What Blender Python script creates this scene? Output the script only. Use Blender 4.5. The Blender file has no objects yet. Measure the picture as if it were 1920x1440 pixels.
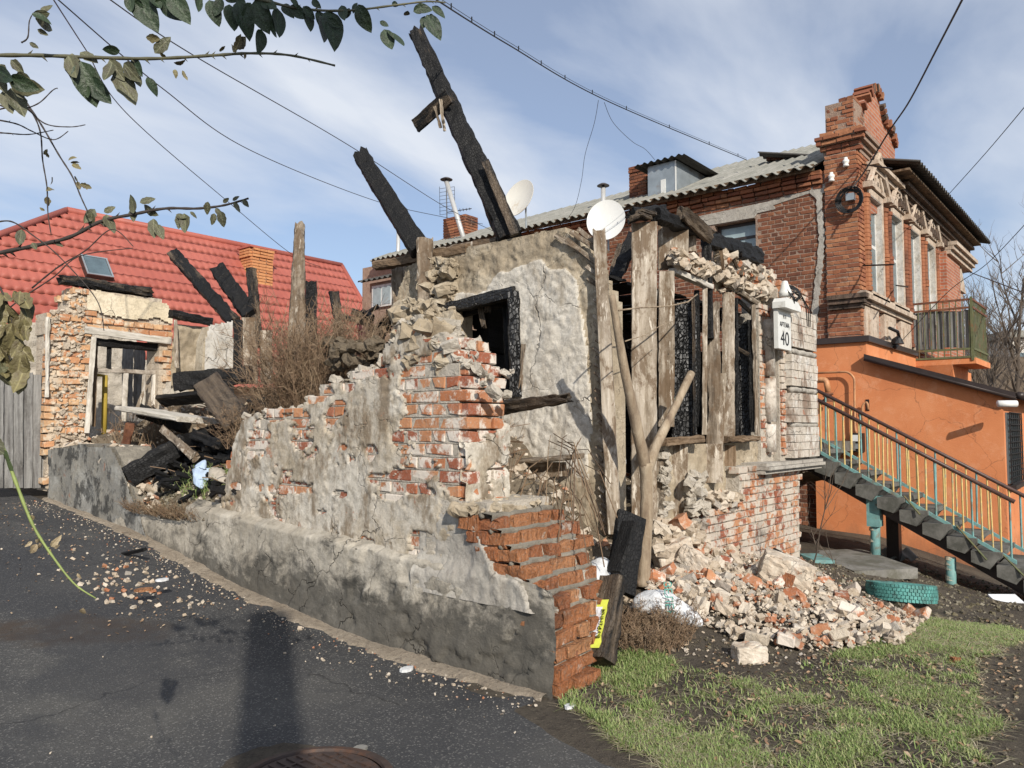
import bpy, math, random
import numpy as np
from mathutils import Vector, Matrix, Euler
rnd = random.Random(7)
R = math.radians
SC = bpy.context.scene
C = SC.collection

# ------------------------------------------------------------------ camera
CAM_H = 1.5
AZ = R(39.8); FPX = 1440.0; PITCH = math.atan(83 / FPX)
FW = Vector((math.cos(AZ), math.sin(AZ), 0)); RT = Vector((math.sin(AZ), -math.cos(AZ), 0)); UPZ = Vector((0, 0, 1))
F3 = FW * math.cos(PITCH) + UPZ * math.sin(PITCH)
U3 = -FW * math.sin(PITCH) + UPZ * math.cos(PITCH)
CP = Vector((0, 0, CAM_H))
cd = bpy.data.cameras.new('camera'); cam = bpy.data.objects.new('camera', cd); C.objects.link(cam)
cam.matrix_world = Matrix.Translation(CP) @ Matrix((RT, U3, -F3)).transposed().to_4x4()
cd.sensor_width = 36; cd.lens = FPX / 1920 * 36; cd.clip_start = 0.05; cd.clip_end = 3000
SC.camera = cam

# ------------------------------------------------------------------ light
LAZ = R(57.5); LEL = R(29)           # the way the light travels, measured from +X
LD = Vector((math.cos(LAZ) * math.cos(LEL), math.sin(LAZ) * math.cos(LEL), -math.sin(LEL)))
sd = bpy.data.lights.new('sun', 'SUN'); sun = bpy.data.objects.new('sun', sd); C.objects.link(sun)
sd.energy = 5.0; sd.angle = R(0.5); sd.color = (1.0, 0.93, 0.82)
sun.rotation_euler = LD.to_track_quat('-Z', 'Y').to_euler()
sun.location = (-20, -20, 30)
W = bpy.data.worlds.new('World'); SC.world = W; W.use_nodes = True
nt = W.node_tree; nt.nodes.clear()
def wn(t, **k):
    n = nt.nodes.new(t)
    for a, b in k.items(): setattr(n, a, b)
    return n
sky = wn('ShaderNodeTexSky', sky_type='NISHITA', sun_disc=False)
sky.sun_elevation = LEL
sx, sy = -LD.x, -LD.y
sky.sun_rotation = math.atan2(sx, sy)
sky.air_density = 1.0; sky.dust_density = 0.6; sky.ozone_density = 2.0
tc = wn('ShaderNodeTexCoord')
sep = wn('ShaderNodeSeparateXYZ'); nt.links.new(tc.outputs['Generated'], sep.inputs[0])
zz = wn('ShaderNodeMath', operation='MAXIMUM'); nt.links.new(sep.outputs['Z'], zz.inputs[0]); zz.inputs[1].default_value = 0.0
za = wn('ShaderNodeMath', operation='ADD'); nt.links.new(zz.outputs[0], za.inputs[0]); za.inputs[1].default_value = 0.22
dx = wn('ShaderNodeMath', operation='DIVIDE'); nt.links.new(sep.outputs['X'], dx.inputs[0]); nt.links.new(za.outputs[0], dx.inputs[1])
dy = wn('ShaderNodeMath', operation='DIVIDE'); nt.links.new(sep.outputs['Y'], dy.inputs[0]); nt.links.new(za.outputs[0], dy.inputs[1])
cb = wn('ShaderNodeCombineXYZ'); nt.links.new(dx.outputs[0], cb.inputs[0]); nt.links.new(dy.outputs[0], cb.inputs[1])
mp = wn('ShaderNodeMapping'); nt.links.new(cb.outputs[0], mp.inputs[0])
mp.inputs['Rotation'].default_value = (0, 0, R(-35)); mp.inputs['Scale'].default_value = (0.8, 2.0, 1); mp.inputs['Location'].default_value = (3.1, 1.7, 0)
n1 = wn('ShaderNodeTexNoise'); nt.links.new(mp.outputs[0], n1.inputs['Vector']); n1.inputs['Scale'].default_value = 0.9; n1.inputs['Detail'].default_value = 8; n1.inputs['Roughness'].default_value = 0.52; n1.inputs['Distortion'].default_value = 0.35
cr = wn('ShaderNodeValToRGB'); nt.links.new(n1.outputs['Fac'], cr.inputs[0])
cr.color_ramp.elements[0].position = 0.40; cr.color_ramp.elements[0].color = (0.26, 0.26, 0.26, 1)
cr.color_ramp.elements[1].position = 0.66; cr.color_ramp.elements[1].color = (0.95, 0.95, 0.95, 1)
sc1 = wn('ShaderNodeMix', data_type='RGBA', blend_type='MIX')
tint = wn('ShaderNodeMix', data_type='RGBA', blend_type='MULTIPLY'); tint.inputs[0].default_value = 1.0
nt.links.new(sky.outputs[0], tint.inputs[6]); tint.inputs[7].default_value = (0.92, 0.98, 1.08, 1)
nt.links.new(cr.outputs[0], sc1.inputs[0]); nt.links.new(tint.outputs[2], sc1.inputs[6]); sc1.inputs[7].default_value = (6.9, 7.3, 8.0, 1)
bg = wn('ShaderNodeBackground'); bg.inputs[1].default_value = 0.115
nt.links.new(sc1.outputs[2], bg.inputs[0])
wo = wn('ShaderNodeOutputWorld'); nt.links.new(bg.outputs[0], wo.inputs[0])
vs = SC.view_settings; vs.view_transform = 'Standard'; vs.look = 'None'; vs.gamma = 1; vs.use_curve_mapping = False; vs.exposure = 0.0

# ------------------------------------------------------------------ pixel helpers
def ray(px, py):
    return (F3 + RT * ((px - 960) / FPX) + U3 * ((720 - py) / FPX))
def at(px, py, s):
    d = ray(px, py); k, v = s
    if k == 'X': t = v / d.x
    elif k == 'Y': t = v / d.y
    elif k == 'Z': t = (v - CAM_H) / d.z
    elif k == 'D': t = v / d.dot(FW)
    elif k == 'P': t = (v[0] - CP).dot(v[1]) / d.dot(v[1])
    return CP + d * t
def proj(p):
    q = Vector(p) - CP; f = q.dot(F3)
    if f < 0.05: return (-9999, -9999, f)
    return (960 + FPX * q.dot(RT) / f, 720 - FPX * q.dot(U3) / f, f)
def depth(p): return (Vector(p) - CP).dot(F3)

# ------------------------------------------------------------------ noise
def _h(ix, iy, iz, s):
    n = (ix.astype(np.int64) * 374761393 + iy.astype(np.int64) * 668265263 + iz.astype(np.int64) * 2147483647 + s * 974634777) & 0xffffffff
    n = ((n ^ (n >> 13)) * 1274126177) & 0xffffffff
    n = ((n ^ (n >> 16)) * 2246822519) & 0xffffffff
    return ((n ^ (n >> 15)) & 0xffffff) / float(0xffffff)
def vn(x, y, z=0.0, s=0):
    x, y, z = np.broadcast_arrays(np.asarray(x, float), np.asarray(y, float), np.asarray(z, float))
    ix, iy, iz = np.floor(x), np.floor(y), np.floor(z)
    fx, fy, fz = x - ix, y - iy, z - iz
    fx, fy, fz = [f * f * (3 - 2 * f) for f in (fx, fy, fz)]
    r = 0
    for a in (0, 1):
        for b in (0, 1):
            for c in (0, 1):
                w = (fx if a else 1 - fx) * (fy if b else 1 - fy) * (fz if c else 1 - fz)
                r = r + w * _h(ix + a, iy + b, iz + c, s)
    return r
def fbm(x, y, z=0.0, s=0, o=4, g=0.5):
    r = 0; a = 1; t = 0; f = 1
    for i in range(o):
        r = r + a * vn(np.asarray(x) * f, np.asarray(y) * f, np.asarray(z) * f, s + i); t += a; a *= g; f *= 2.03
    return r / t
def sstep(a, b, x):
    t = np.clip((x - a) / (b - a), 0, 1); return t * t * (3 - 2 * t)
def inpoly(x, y, P):
    x = np.asarray(x, float); y = np.asarray(y, float); r = np.zeros(x.shape, bool); n = len(P)
    for i in range(n):
        x1, y1 = P[i]; x2, y2 = P[(i + 1) % n]
        if y1 == y2: continue
        c = ((y1 > y) != (y2 > y)) & (x < (x2 - x1) * (y - y1) / (y2 - y1) + x1)
        r ^= c
    return r

# ------------------------------------------------------------------ object helpers
def thing(name, label, cat, loc=(0, 0, 0), group=None):
    o = bpy.data.objects.new(name, None); C.objects.link(o); o.location = loc
    o.empty_display_size = 0.1
    return tag(o, label, cat, group)
def tag(o, label, cat=None, group=None, kind=None):
    if label: o['label'] = label
    if cat: o['category'] = cat
    if group: o['group'] = group
    if kind: o['kind'] = kind
    return o
def par(o, p):
    if p is not None:
        o.parent = p
        inv = Matrix.Translation(-Vector(WORLD[p.name])) if p.name in WORLD else Matrix.Translation(-p.location)
        o.matrix_parent_inverse = inv
WORLD = {}
def link(name, me, mat=None, parent=None, mw=None):
    o = bpy.data.objects.new(name, me); C.objects.link(o)
    if mat is not None and not me.materials: me.materials.append(mat)
    if mw is not None: o.matrix_basis = mw
    if parent is not None:
        o.parent = parent
        if parent.type == 'EMPTY': o.matrix_parent_inverse = Matrix.Translation(-parent.location)
        else:
            pw = parent.get('_w')
            o.matrix_parent_inverse = WM[parent.name].inverted()
    WM[o.name] = (mw.copy() if mw is not None else Matrix())
    return o
WM = {}
class MB:
    def __init__(s): s.v = []; s.f = []
    def add(s, vs, fs):
        n = len(s.v); s.v.extend(vs); s.f.extend([tuple(i + n for i in f) for f in fs]); return s
    def box(s, a, b):
        (x0, y0, z0), (x1, y1, z1) = a, b
        return s.add([(x0, y0, z0), (x1, y0, z0), (x1, y1, z0), (x0, y1, z0), (x0, y0, z1), (x1, y0, z1), (x1, y1, z1), (x0, y1, z1)],
                     [(0, 3, 2, 1), (4, 5, 6, 7), (0, 1, 5, 4), (1, 2, 6, 5), (2, 3, 7, 6), (3, 0, 4, 7)])
    def obox(s, c, ax, ay, az):
        c = Vector(c); v = []
        for k in (-1, 1):
            for (i, j) in ((-1, -1), (1, -1), (1, 1), (-1, 1)):
                v.append(tuple(c + ax * i + ay * j + az * k))
        return s.add(v, [(0, 3, 2, 1), (4, 5, 6, 7), (0, 1, 5, 4), (1, 2, 6, 5), (2, 3, 7, 6), (3, 0, 4, 7)])
    def tube(s, pts, rad, n=8, cap=True):
        pts = [Vector(p) for p in pts]; m = len(pts)
        rads = rad if hasattr(rad, '__len__') else [rad] * m
        ref = None; rings = []
        for i, p in enumerate(pts):
            d = (pts[min(i + 1, m - 1)] - pts[max(i - 1, 0)]).normalized()
            if ref is None:
                ref = d.orthogonal().normalized()
            ref = (ref - d * ref.dot(d)).normalized(); b = d.cross(ref)
            rings.append([tuple(p + (ref * math.cos(2 * math.pi * k / n) + b * math.sin(2 * math.pi * k / n)) * rads[i]) for k in range(n)])
        v = [q for r in rings for q in r]; f = []
        for i in range(m - 1):
            for k in range(n):
                a = i * n + k; b2 = i * n + (k + 1) % n
                f.append((a, b2, b2 + n, a + n))
        if cap:
            f.append(tuple(range(n - 1, -1, -1))); f.append(tuple((m - 1) * n + k for k in range(n)))
        return s.add(v, f)
    def prism(s, poly, axis, a, b):
        # poly: list of 2D pts; axis 'X': (y,z) extruded in x ; 'Y': (x,z) ; 'Z': (x,y)
        def mk(p, t): return {'X': (t, p[0], p[1]), 'Y': (p[0], t, p[1]), 'Z': (p[0], p[1], t)}[axis]
        n = len(poly)
        return s.add([mk(p, a) for p in poly] + [mk(p, b) for p in poly],
                     [tuple(range(n)), tuple(range(2 * n - 1, n - 1, -1))] + [(i, (i + 1) % n + 0, (i + 1) % n + n, i + n)[::-1] for i in range(n)])
    def lathe(s, prof, c, n=24, M=None):
        v = []; f = []; m = len(prof)
        for k in range(n):
            a = 2 * math.pi * k / n
            for (r, z) in prof:
                p = Vector((r * math.cos(a), r * math.sin(a), z))
                if M is not None: p = M @ p
                v.append(tuple(p + Vector(c)))
        for k in range(n):
            k2 = (k + 1) % n
            for i in range(m - 1): f.append((k * m + i, k2 * m + i, k2 * m + i + 1, k * m + i + 1))
        return s.add(v, f)
    def mesh(s, name, smooth=False):
        me = bpy.data.meshes.new(name); me.from_pydata(s.v, [], s.f); me.update()
        fixn(me)
        if smooth: me.shade_smooth()
        return me
    def build(s, name, mat, parent=None, smooth=False, mw=None):
        return link(name, s.mesh(name, smooth), mat, parent, mw)
import bmesh
def fixn(me):
    bm = bmesh.new(); bm.from_mesh(me); bmesh.ops.recalc_face_normals(bm, faces=bm.faces); bm.to_mesh(me); bm.free()
def npmesh(name, V, Q, smooth=False):
    me = bpy.data.meshes.new(name); k = Q.shape[1]
    me.vertices.add(len(V)); me.vertices.foreach_set('co', np.asarray(V, np.float32).ravel())
    me.loops.add(Q.size); me.loops.foreach_set('vertex_index', Q.astype(np.int32).ravel())
    me.polygons.add(len(Q)); me.polygons.foreach_set('loop_start', np.arange(0, Q.size, k, dtype=np.int32))
    me.update(calc_edges=True); me.validate()
    if smooth: me.shade_smooth()
    return me
def gridmesh(name, P, keep=None, smooth=True):
    n, m = P.shape[:2]
    idx = np.arange(n * m).reshape(n, m)
    Q = np.stack([idx[:-1, :-1], idx[1:, :-1], idx[1:, 1:], idx[:-1, 1:]], -1).reshape(-1, 4)
    if keep is not None:
        kk = (keep[:-1, :-1] & keep[1:, :-1] & keep[1:, 1:] & keep[:-1, 1:]).reshape(-1); Q = Q[kk]
    used = np.unique(Q); mp_ = np.full(n * m, -1); mp_[used] = np.arange(len(used))
    return npmesh(name, P.reshape(-1, 3)[used], mp_[Q], smooth)
def sheet(name, plane, val, nsign, u0, u1, z0, z1, res, fn, mat, parent, smooth=True, poly=None):
    """a relief sheet standing on a vertical plane; fn(u,z) -> distance out of the plane (nan = cut)"""
    us = np.arange(u0, u1 + res, res); zs = np.arange(z0, z1 + res, res)
    Ug, Zg = np.meshgrid(us, zs, indexing='ij')
    D = fn(Ug, Zg)
    keep = ~np.isnan(D)
    if poly is not None: keep &= inpoly(Ug, Zg, poly)
    D = np.nan_to_num(D)
    if plane == 'X': P = np.stack([val + nsign * D, Ug, Zg], -1)
    else: P = np.stack([Ug, val + nsign * D, Zg], -1)
    if (plane == 'X') == (nsign < 0): P = P[::-1]; keep = keep[::-1]
    return link(name, gridmesh(name, P, keep, smooth), mat, parent)

# ------------------------------------------------------------------ materials
def lin(c):
    return tuple(((x / 255) / 12.92 if x / 255 <= 0.04045 else ((x / 255 + 0.055) / 1.055) ** 2.4) for x in c)
class NT:
    def __init__(s, name):
        s.m = bpy.data.materials.new(name); s.m.use_nodes = True; s.t = s.m.node_tree
        s.b = s.t.nodes['Principled BSDF']; s.tc = s.n('ShaderNodeTexCoord'); s.geo = s.n('ShaderNodeNewGeometry')
    def n(s, t, **k):
        n = s.t.nodes.new(t)
        for a, b in k.items(): setattr(n, a, b)
        return n
    def l(s, a, b): s.t.links.new(a, b)
    def co(s, kind='P', scale=(1, 1, 1), rot=(0, 0, 0)):
        src = s.geo.outputs['Position'] if kind == 'P' else s.tc.outputs['Object']
        m = s.n('ShaderNodeMapping'); s.l(src, m.inputs[0]); m.inputs['Scale'].default_value = scale; m.inputs['Rotation'].default_value = rot
        if kind == 'O':   # every object its own patch of the pattern
            oi = s.n('ShaderNodeObjectInfo'); ml = s.n('ShaderNodeMath', operation='MULTIPLY'); s.l(oi.outputs['Random'], ml.inputs[0]); ml.inputs[1].default_value = 37.0
            s.l(ml.outputs[0], m.inputs['Location'])
        return m.outputs[0]
    def noise(s, co, scale, detail=6, rough=0.6, dist=0.0):
        n = s.n('ShaderNodeTexNoise'); s.l(co, n.inputs['Vector']); n.inputs['Scale'].default_value = scale
        n.inputs['Detail'].default_value = detail; n.inputs['Roughness'].default_value = rough; n.inputs['Distortion'].default_value = dist
        return n.outputs['Fac']
    def ramp(s, f, stops):
        r = s.n('ShaderNodeValToRGB'); s.l(f, r.inputs[0]); e = r.color_ramp.elements
        while len(e) > 1: e.remove(e[-1])
        for i, (p, c) in enumerate(stops):
            if not hasattr(c, '__len__'): c = (c, c, c)
            if i == 0: e[0].position = p; e[0].color = (*c, 1)
            else: x = e.new(p); x.color = (*c, 1)
        return r.outputs[0]
    def mix(s, f, a, b, mode='MIX'):
        m = s.n('ShaderNodeMix', data_type='RGBA', blend_type=mode)
        for i, x in ((0, f), (6, a), (7, b)):
            if hasattr(x, 'is_linked') or hasattr(x, 'links'): s.l(x, m.inputs[i])
            elif i == 0: m.inputs[0].default_value = x
            else: m.inputs[i].default_value = (*x, 1)
        return m.outputs[2]
    def math(s, op, a, b=None):
        m = s.n('ShaderNodeMath', operation=op)
        for i, x in ((0, a), (1, b)):
            if x is None: continue
            if hasattr(x, 'links'): s.l(x, m.inputs[i])
            else: m.inputs[i].default_value = x
        return m.outputs[0]
    def fin(s, col, rough=0.85, bump=None, bs=0.4, bd=0.02, spec=0.3, metal=0.0):
        if hasattr(col, 'links'): s.l(col, s.b.inputs['Base Color'])
        else: s.b.inputs['Base Color'].default_value = (*col, 1)
        if hasattr(rough, 'links'): s.l(rough, s.b.inputs['Roughness'])
        else: s.b.inputs['Roughness'].default_value = rough
        s.b.inputs['Specular IOR Level'].default_value = spec; s.b.inputs['Metallic'].default_value = metal
        if bump is not None:
            b = s.n('ShaderNodeBump'); s.l(bump, b.inputs['Height']); b.inputs['Strength'].default_value = bs; b.inputs['Distance'].default_value = bd
            s.l(b.outputs[0], s.b.inputs['Normal'])
        return s.m
    def rand(s):   # differs per object and per loose piece of a joined mesh
        oi = s.n('ShaderNodeObjectInfo')
        return s.math('FRACT', s.math('ADD', oi.outputs['Random'], s.geo.outputs['Random Per Island']))
    def vor(s, co, scale, feature='DISTANCE_TO_EDGE', rnd_=1.0):
        v = s.n('ShaderNodeTexVoronoi', feature=feature); s.l(co, v.inputs['Vector']); v.inputs['Scale'].default_value = scale
        v.inputs['Randomness'].default_value = rnd_
        return v.outputs['Distance']
    def warp(s, co, amt, scale):
        n = s.n('ShaderNodeTexNoise'); s.l(co, n.inputs['Vector']); n.inputs['Scale'].default_value = scale; n.inputs['Detail'].default_value = 4
        v = s.n('ShaderNodeVectorMath', operation='MULTIPLY_ADD'); s.l(n.outputs['Color'], v.inputs[0]); v.inputs[1].default_value = (amt,) * 3; s.l(co, v.inputs[2])
        return v.outputs[0]

def mat_brick(name, cols, white=0.0, soot=0.0, wcol=(0.62, 0.57, 0.50), fine=1.0, mortar=(0.36, 0.32, 0.27)):
    cols = [tuple(v * 0.90 + 0.10 * (0.3 * q[0] + 0.6 * q[1] + 0.1 * q[2]) * 1.25 for v in q) for q in cols]; cols = [(a_, b_ * 1.02, c_ * 0.9) for a_, b_, c_ in cols]
    t = NT(name); r = t.rand(); n = len(cols)
    c = t.ramp(r, [(i / n, cols[i]) for i in range(n)])
    p = t.co('P')
    n1 = t.noise(p, 14 * fine, 8, 0.65); n2 = t.noise(p, 55, 5, 0.6); n3 = t.noise(p, 3.2, 5, 0.6)
    c = t.mix(t.ramp(n1, [(0.35, 0.0), (0.75, 0.55)]), c, (cols[0][0] * 0.55, cols[0][1] * 0.5, cols[0][2] * 0.5))
    c = t.mix(t.ramp(n2, [(0.5, 0.0), (0.75, 0.5)]), c, mortar)
    if white > 0:
        w = t.noise(t.warp(p, 0.15, 6), 9, 9, 0.7)
        w2 = t.math('ADD', w, t.math('MULTIPLY', t.math('SUBTRACT', n3, 0.5), 0.8))
        th = 0.78 - white * 0.5
        c = t.mix(t.ramp(w2, [(th, 0.0), (th + 0.09, 0.92)]), c, wcol)
    if soot > 0:
        s_ = t.noise(p, 1.7, 6, 0.65)
        c = t.mix(t.ramp(s_, [(0.62 - soot * 0.3, 0.0), (0.78 - soot * 0.2, 0.75)]), c, (0.035, 0.03, 0.028))
    h = t.math('ADD', n1, t.math('MULTIPLY', n2, 0.5))
    if fine > 1.5:
        st = t.noise(t.co('P', (1, 1, 0.16)), 42, 6, 0.7, 0.8); c = t.mix(t.ramp(st, [(0.36, 0.7), (0.46, 0.0)]), c, (0.13, 0.06, 0.03)); h = t.math('ADD', h, t.math('MULTIPLY', st, 1.6))
    return t.fin(c, 0.92, h, 0.7 if fine < 1.5 else 1.0, 0.012 if fine < 1.5 else 0.03, 0.2)
BR = [(0.42, 0.14, 0.06), (0.50, 0.19, 0.085), (0.36, 0.10, 0.05), (0.46, 0.20, 0.10), (0.55, 0.24, 0.12), (0.30, 0.085, 0.05)]
BRD = [(0.21, 0.067, 0.036), (0.26, 0.09, 0.047), (0.15, 0.05, 0.033), (0.31, 0.118, 0.062), (0.10, 0.04, 0.03), (0.24, 0.083, 0.045)]
m_brick = mat_brick('old_orange_brick', BR, white=0.60)
m_brick_raw = mat_brick('broken_orange_brick', [(0.54, 0.21, 0.09), (0.48, 0.16, 0.06), (0.60, 0.27, 0.13), (0.42, 0.14, 0.06)], white=0.30, soot=0.22, fine=1.8)
m_brick_wh = mat_brick('whitewashed_brick', BR, white=0.70, soot=0.2, wcol=(0.52, 0.47, 0.40))
m_brick_house = mat_brick('dark_red_house_brick', BRD, white=0.0, soot=0.34, mortar=(0.16, 0.10, 0.07))
m_brick_tower = mat_brick('orange_red_pier_brick', [(0.38, 0.14, 0.068), (0.31, 0.10, 0.052), (0.48, 0.20, 0.10), (0.25, 0.078, 0.045)], soot=0.38, mortar=(0.18, 0.11, 0.075))
m_brick_left = mat_brick('weathered_cream_brick', [(0.58, 0.28, 0.14), (0.52, 0.21, 0.10), (0.62, 0.38, 0.22), (0.60, 0.33, 0.18)], white=0.5, wcol=(0.60, 0.50, 0.38))

def mat_mortar(name, a=(0.54, 0.49, 0.42), b=(0.38, 0.34, 0.28), d=(0.1, 0.09, 0.07)):
    t = NT(name); p = t.co('P'); n1 = t.noise(p, 7, 9, 0.7); n2 = t.noise(p, 45, 6, 0.7)
    c = t.mix(t.ramp(n1, [(0.35, 0.0), (0.65, 1.0)]), a, b)
    c = t.mix(t.ramp(n2, [(0.55, 0.0), (0.75, 0.7)]), c, d)
    return t.fin(c, 0.95, t.math('ADD', n1, t.math('MULTIPLY', n2, 0.5)), 1.0, 0.03, 0.15)
m_mortar = mat_mortar('lime_mortar')
m_mortar_cream = mat_mortar('cream_mortar', (0.60, 0.52, 0.42), (0.46, 0.38, 0.29), (0.2, 0.15, 0.11))
m_mortar_grey = mat_mortar('grey_mortar', (0.30, 0.27, 0.22), (0.17, 0.155, 0.13), (0.08, 0.07, 0.06))
m_mortar_red = mat_mortar('stained_mortar', (0.36, 0.26, 0.20), (0.27, 0.19, 0.145), (0.10, 0.07, 0.055))

def mat_plaster(name, cols, stain=(0.05, 0.05, 0.045), sa=0.3, sr=None, crack=0.5, stretch=(1, 1, 0.45), rust=None, scale=1.0, damp=None, cellsz=2.2):
    t = NT(name); p = t.co('P'); ps = t.co('P', stretch); pw = t.warp(p, 0.25, 2.5)
    n1 = t.noise(pw, 1.6 * scale, 8, 0.65); n2 = t.noise(ps, 5 * scale, 9, 0.7); n3 = t.noise(p, 40, 8, 0.7); n4 = t.noise(pw, 3.3 * scale, 8, 0.7)
    c = t.ramp(n1, [(0.30, cols[0]), (0.46, cols[1]), (0.56, cols[2]), (0.70, cols[3 % len(cols)])])
    c = t.mix(t.ramp(n4, [(0.45, 0.0), (0.53, 0.6), (0.66, 0.6), (0.7, 0.1)]), c, cols[-1])
    sr = sr or (0.62 - 0.3 * sa, 0.80 - 0.25 * sa); c = t.mix(t.ramp(n2, [(sr[0], 0.0), (sr[1], 0.88)]), c, stain)
    c = t.mix(t.ramp(t.noise(p, 13, 9, 0.75), [(0.50, 0.0), (0.60, 0.45)]), c, tuple(x * 0.5 for x in cols[0]))
    c = t.mix(t.ramp(n3, [(0.45, 0.0), (0.75, 0.4)]), c, tuple(x * 0.45 for x in cols[1]))
    if rust:
        c = t.mix(t.ramp(t.noise(pw, 6.5, 8, 0.7), [(0.62, 0.0), (0.66, 0.8)]), c, rust)
    if damp:
        sp = t.n('ShaderNodeSeparateXYZ'); t.l(p, sp.inputs[0])
        hgt = t.math('ADD', sp.outputs['Z'], t.math('MULTIPLY', t.noise(pw, 4.0, 9, 0.72), damp[1]))
        c = t.mix(t.ramp(t.math('MULTIPLY', hgt, 0.2), [(damp[0] * 0.2 - 0.03, 0.8), (damp[0] * 0.2 + 0.01, 0.0)]), c, damp[2])
    h = t.math('ADD', t.math('MULTIPLY', n2, 0.8), t.math('MULTIPLY', n3, 0.5))
    if crack > 0:
        vd = t.vor(t.warp(t.warp(p, 0.5, 1.6), 0.2, 7), cellsz, 'DISTANCE_TO_EDGE')
        gate = t.ramp(t.noise(p, 1.1, 3), [(0.48, 0.0), (0.6, 1.0)])
        ck = t.math('MULTIPLY', t.ramp(vd, [(0.0, 1.0), (0.011, 0.0)]), gate)
        c = t.mix(t.math('MULTIPLY', ck, crack), c, (0.06, 0.05, 0.04))
        h = t.math('SUBTRACT', h, t.math('MULTIPLY', ck, 1.2))
    return t.fin(c, 0.93, h, 0.8, 0.02, 0.2)
m_plaster = mat_plaster('flaking_grey_plaster', [(0.34, 0.28, 0.20), (0.45, 0.39, 0.305), (0.60, 0.56, 0.49), (0.36, 0.325, 0.275), (0.53, 0.485, 0.415)], stain=(0.20, 0.15, 0.10), sa=0.5, sr=(0.49, 0.6), crack=0.45, rust=(0.33, 0.16, 0.10))
m_plinth = mat_plaster('sooty_plinth_render', [(0.42, 0.375, 0.30), (0.36, 0.32, 0.26), (0.52, 0.475, 0.40), (0.56, 0.52, 0.45), (0.34, 0.31, 0.26)], stain=(0.032, 0.032, 0.030), sa=0.5, sr=(0.54, 0.63), crack=0.3, scale=0.7, stretch=(1, 0.6, 1.1), damp=(1.12, 1.25, (0.052, 0.050, 0.045)))
m_clay = mat_plaster('pale_clay_plaster', [(0.50, 0.45, 0.375), (0.60, 0.555, 0.48), (0.66, 0.62, 0.55), (0.53, 0.49, 0.425), (0.62, 0.575, 0.50)], stain=(0.27, 0.22, 0.16), sa=0.42, crack=0.4, cellsz=1.3)
m_mud = mat_plaster('raw_mud_render', [(0.44, 0.37, 0.275), (0.37, 0.305, 0.22), (0.51, 0.445, 0.345), (0.41, 0.345, 0.255), (0.33, 0.27, 0.19)], stain=(0.12, 0.09, 0.06), sa=0.3, crack=0.25, cellsz=4)
m_sand_plaster = mat_plaster('cream_plaster', [(0.62, 0.52, 0.36), (0.68, 0.58, 0.42), (0.72, 0.63, 0.48), (0.55, 0.45, 0.31), (0.66, 0.57, 0.42)], stain=(0.3, 0.24, 0.16), sa=0.2, crack=0.5)
m_leftplinth = mat_plaster('grey_blistered_render', [(0.42, 0.42, 0.40), (0.34, 0.33, 0.30), (0.28, 0.26, 0.22), (0.48, 0.48, 0.46), (0.2, 0.19, 0.17)], stain=(0.035, 0.035, 0.035), sa=0.72, sr=(0.5, 0.57), crack=0.4, stretch=(1, 1, 0.8), rust=(0.28, 0.14, 0.09))
m_whiteplaster = mat_plaster('white_interior_plaster', [(0.56, 0.54, 0.50), (0.64, 0.62, 0.59), (0.48, 0.43, 0.36), (0.6, 0.58, 0.54)], stain=(0.3, 0.25, 0.19), sa=0.3, crack=0.3)
m_limewash = mat_plaster('flaking_limewash', [(0.50, 0.44, 0.37), (0.60, 0.56, 0.50), (0.68, 0.65, 0.60), (0.50, 0.43, 0.35)], stain=(0.20, 0.13, 0.09), sa=0.4, sr=(0.5, 0.60), crack=0.3, rust=(0.36, 0.14, 0.08))
m_cement = mat_plaster('cement_patch', [(0.36, 0.33, 0.29), (0.42, 0.39, 0.34), (0.48, 0.45, 0.40), (0.38, 0.35, 0.31)], stain=(0.18, 0.15, 0.12), sa=0.2, crack=0.2)
m_trim = mat_plaster('weathered_facade_trim', [(0.46, 0.35, 0.26), (0.52, 0.42, 0.33), (0.58, 0.49, 0.40), (0.44, 0.30, 0.21), (0.50, 0.40, 0.31)], stain=(0.13, 0.09, 0.07), sa=0.35, crack=0.3, rust=(0.36, 0.16, 0.09))
m_trim_dark = mat_plaster('blackened_cornice', [(0.10, 0.075, 0.06), (0.15, 0.11, 0.085), (0.08, 0.065, 0.055), (0.2, 0.13, 0.095)], stain=(0.03, 0.025, 0.02), sa=0.6, crack=0.2)

def mat_orange():
    t = NT('orange_render'); p = t.co('P'); n1 = t.noise(t.warp(p, 0.4, 1.5), 1.3, 6, 0.6); n2 = t.noise(p, 60, 5, 0.7); n3 = t.noise(t.co('P', (1, 1, 0.25)), 5, 7, 0.65)
    c = t.ramp(n1, [(0.3, (0.54, 0.19, 0.08)), (0.5, (0.61, 0.225, 0.095)), (0.7, (0.66, 0.265, 0.12))])
    c = t.mix(t.ramp(n3, [(0.58, 0.0), (0.8, 0.45)]), c, (0.40, 0.16, 0.075))
    n4 = t.noise(t.warp(p, 0.3, 3), 3.5, 9, 0.75); c = t.mix(t.ramp(n4, [(0.52, 0.0), (0.64, 0.30)]), c, (0.74, 0.40, 0.24))
    vd = t.vor(t.warp(t.warp(p, 0.6, 1.3), 0.15, 8), 0.9, 'DISTANCE_TO_EDGE'); c = t.mix(t.ramp(vd, [(0.0, 0.6), (0.006, 0.0)]), c, (0.22, 0.09, 0.05))
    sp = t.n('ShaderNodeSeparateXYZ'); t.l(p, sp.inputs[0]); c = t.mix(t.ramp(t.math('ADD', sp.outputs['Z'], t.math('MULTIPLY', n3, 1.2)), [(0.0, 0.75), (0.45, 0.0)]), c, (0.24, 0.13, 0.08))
    return t.fin(c, 0.9, t.math('ADD', n2, t.math('MULTIPLY', n4, 0.8)), 0.6, 0.008, 0.2)
m_orange = mat_orange()

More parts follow.
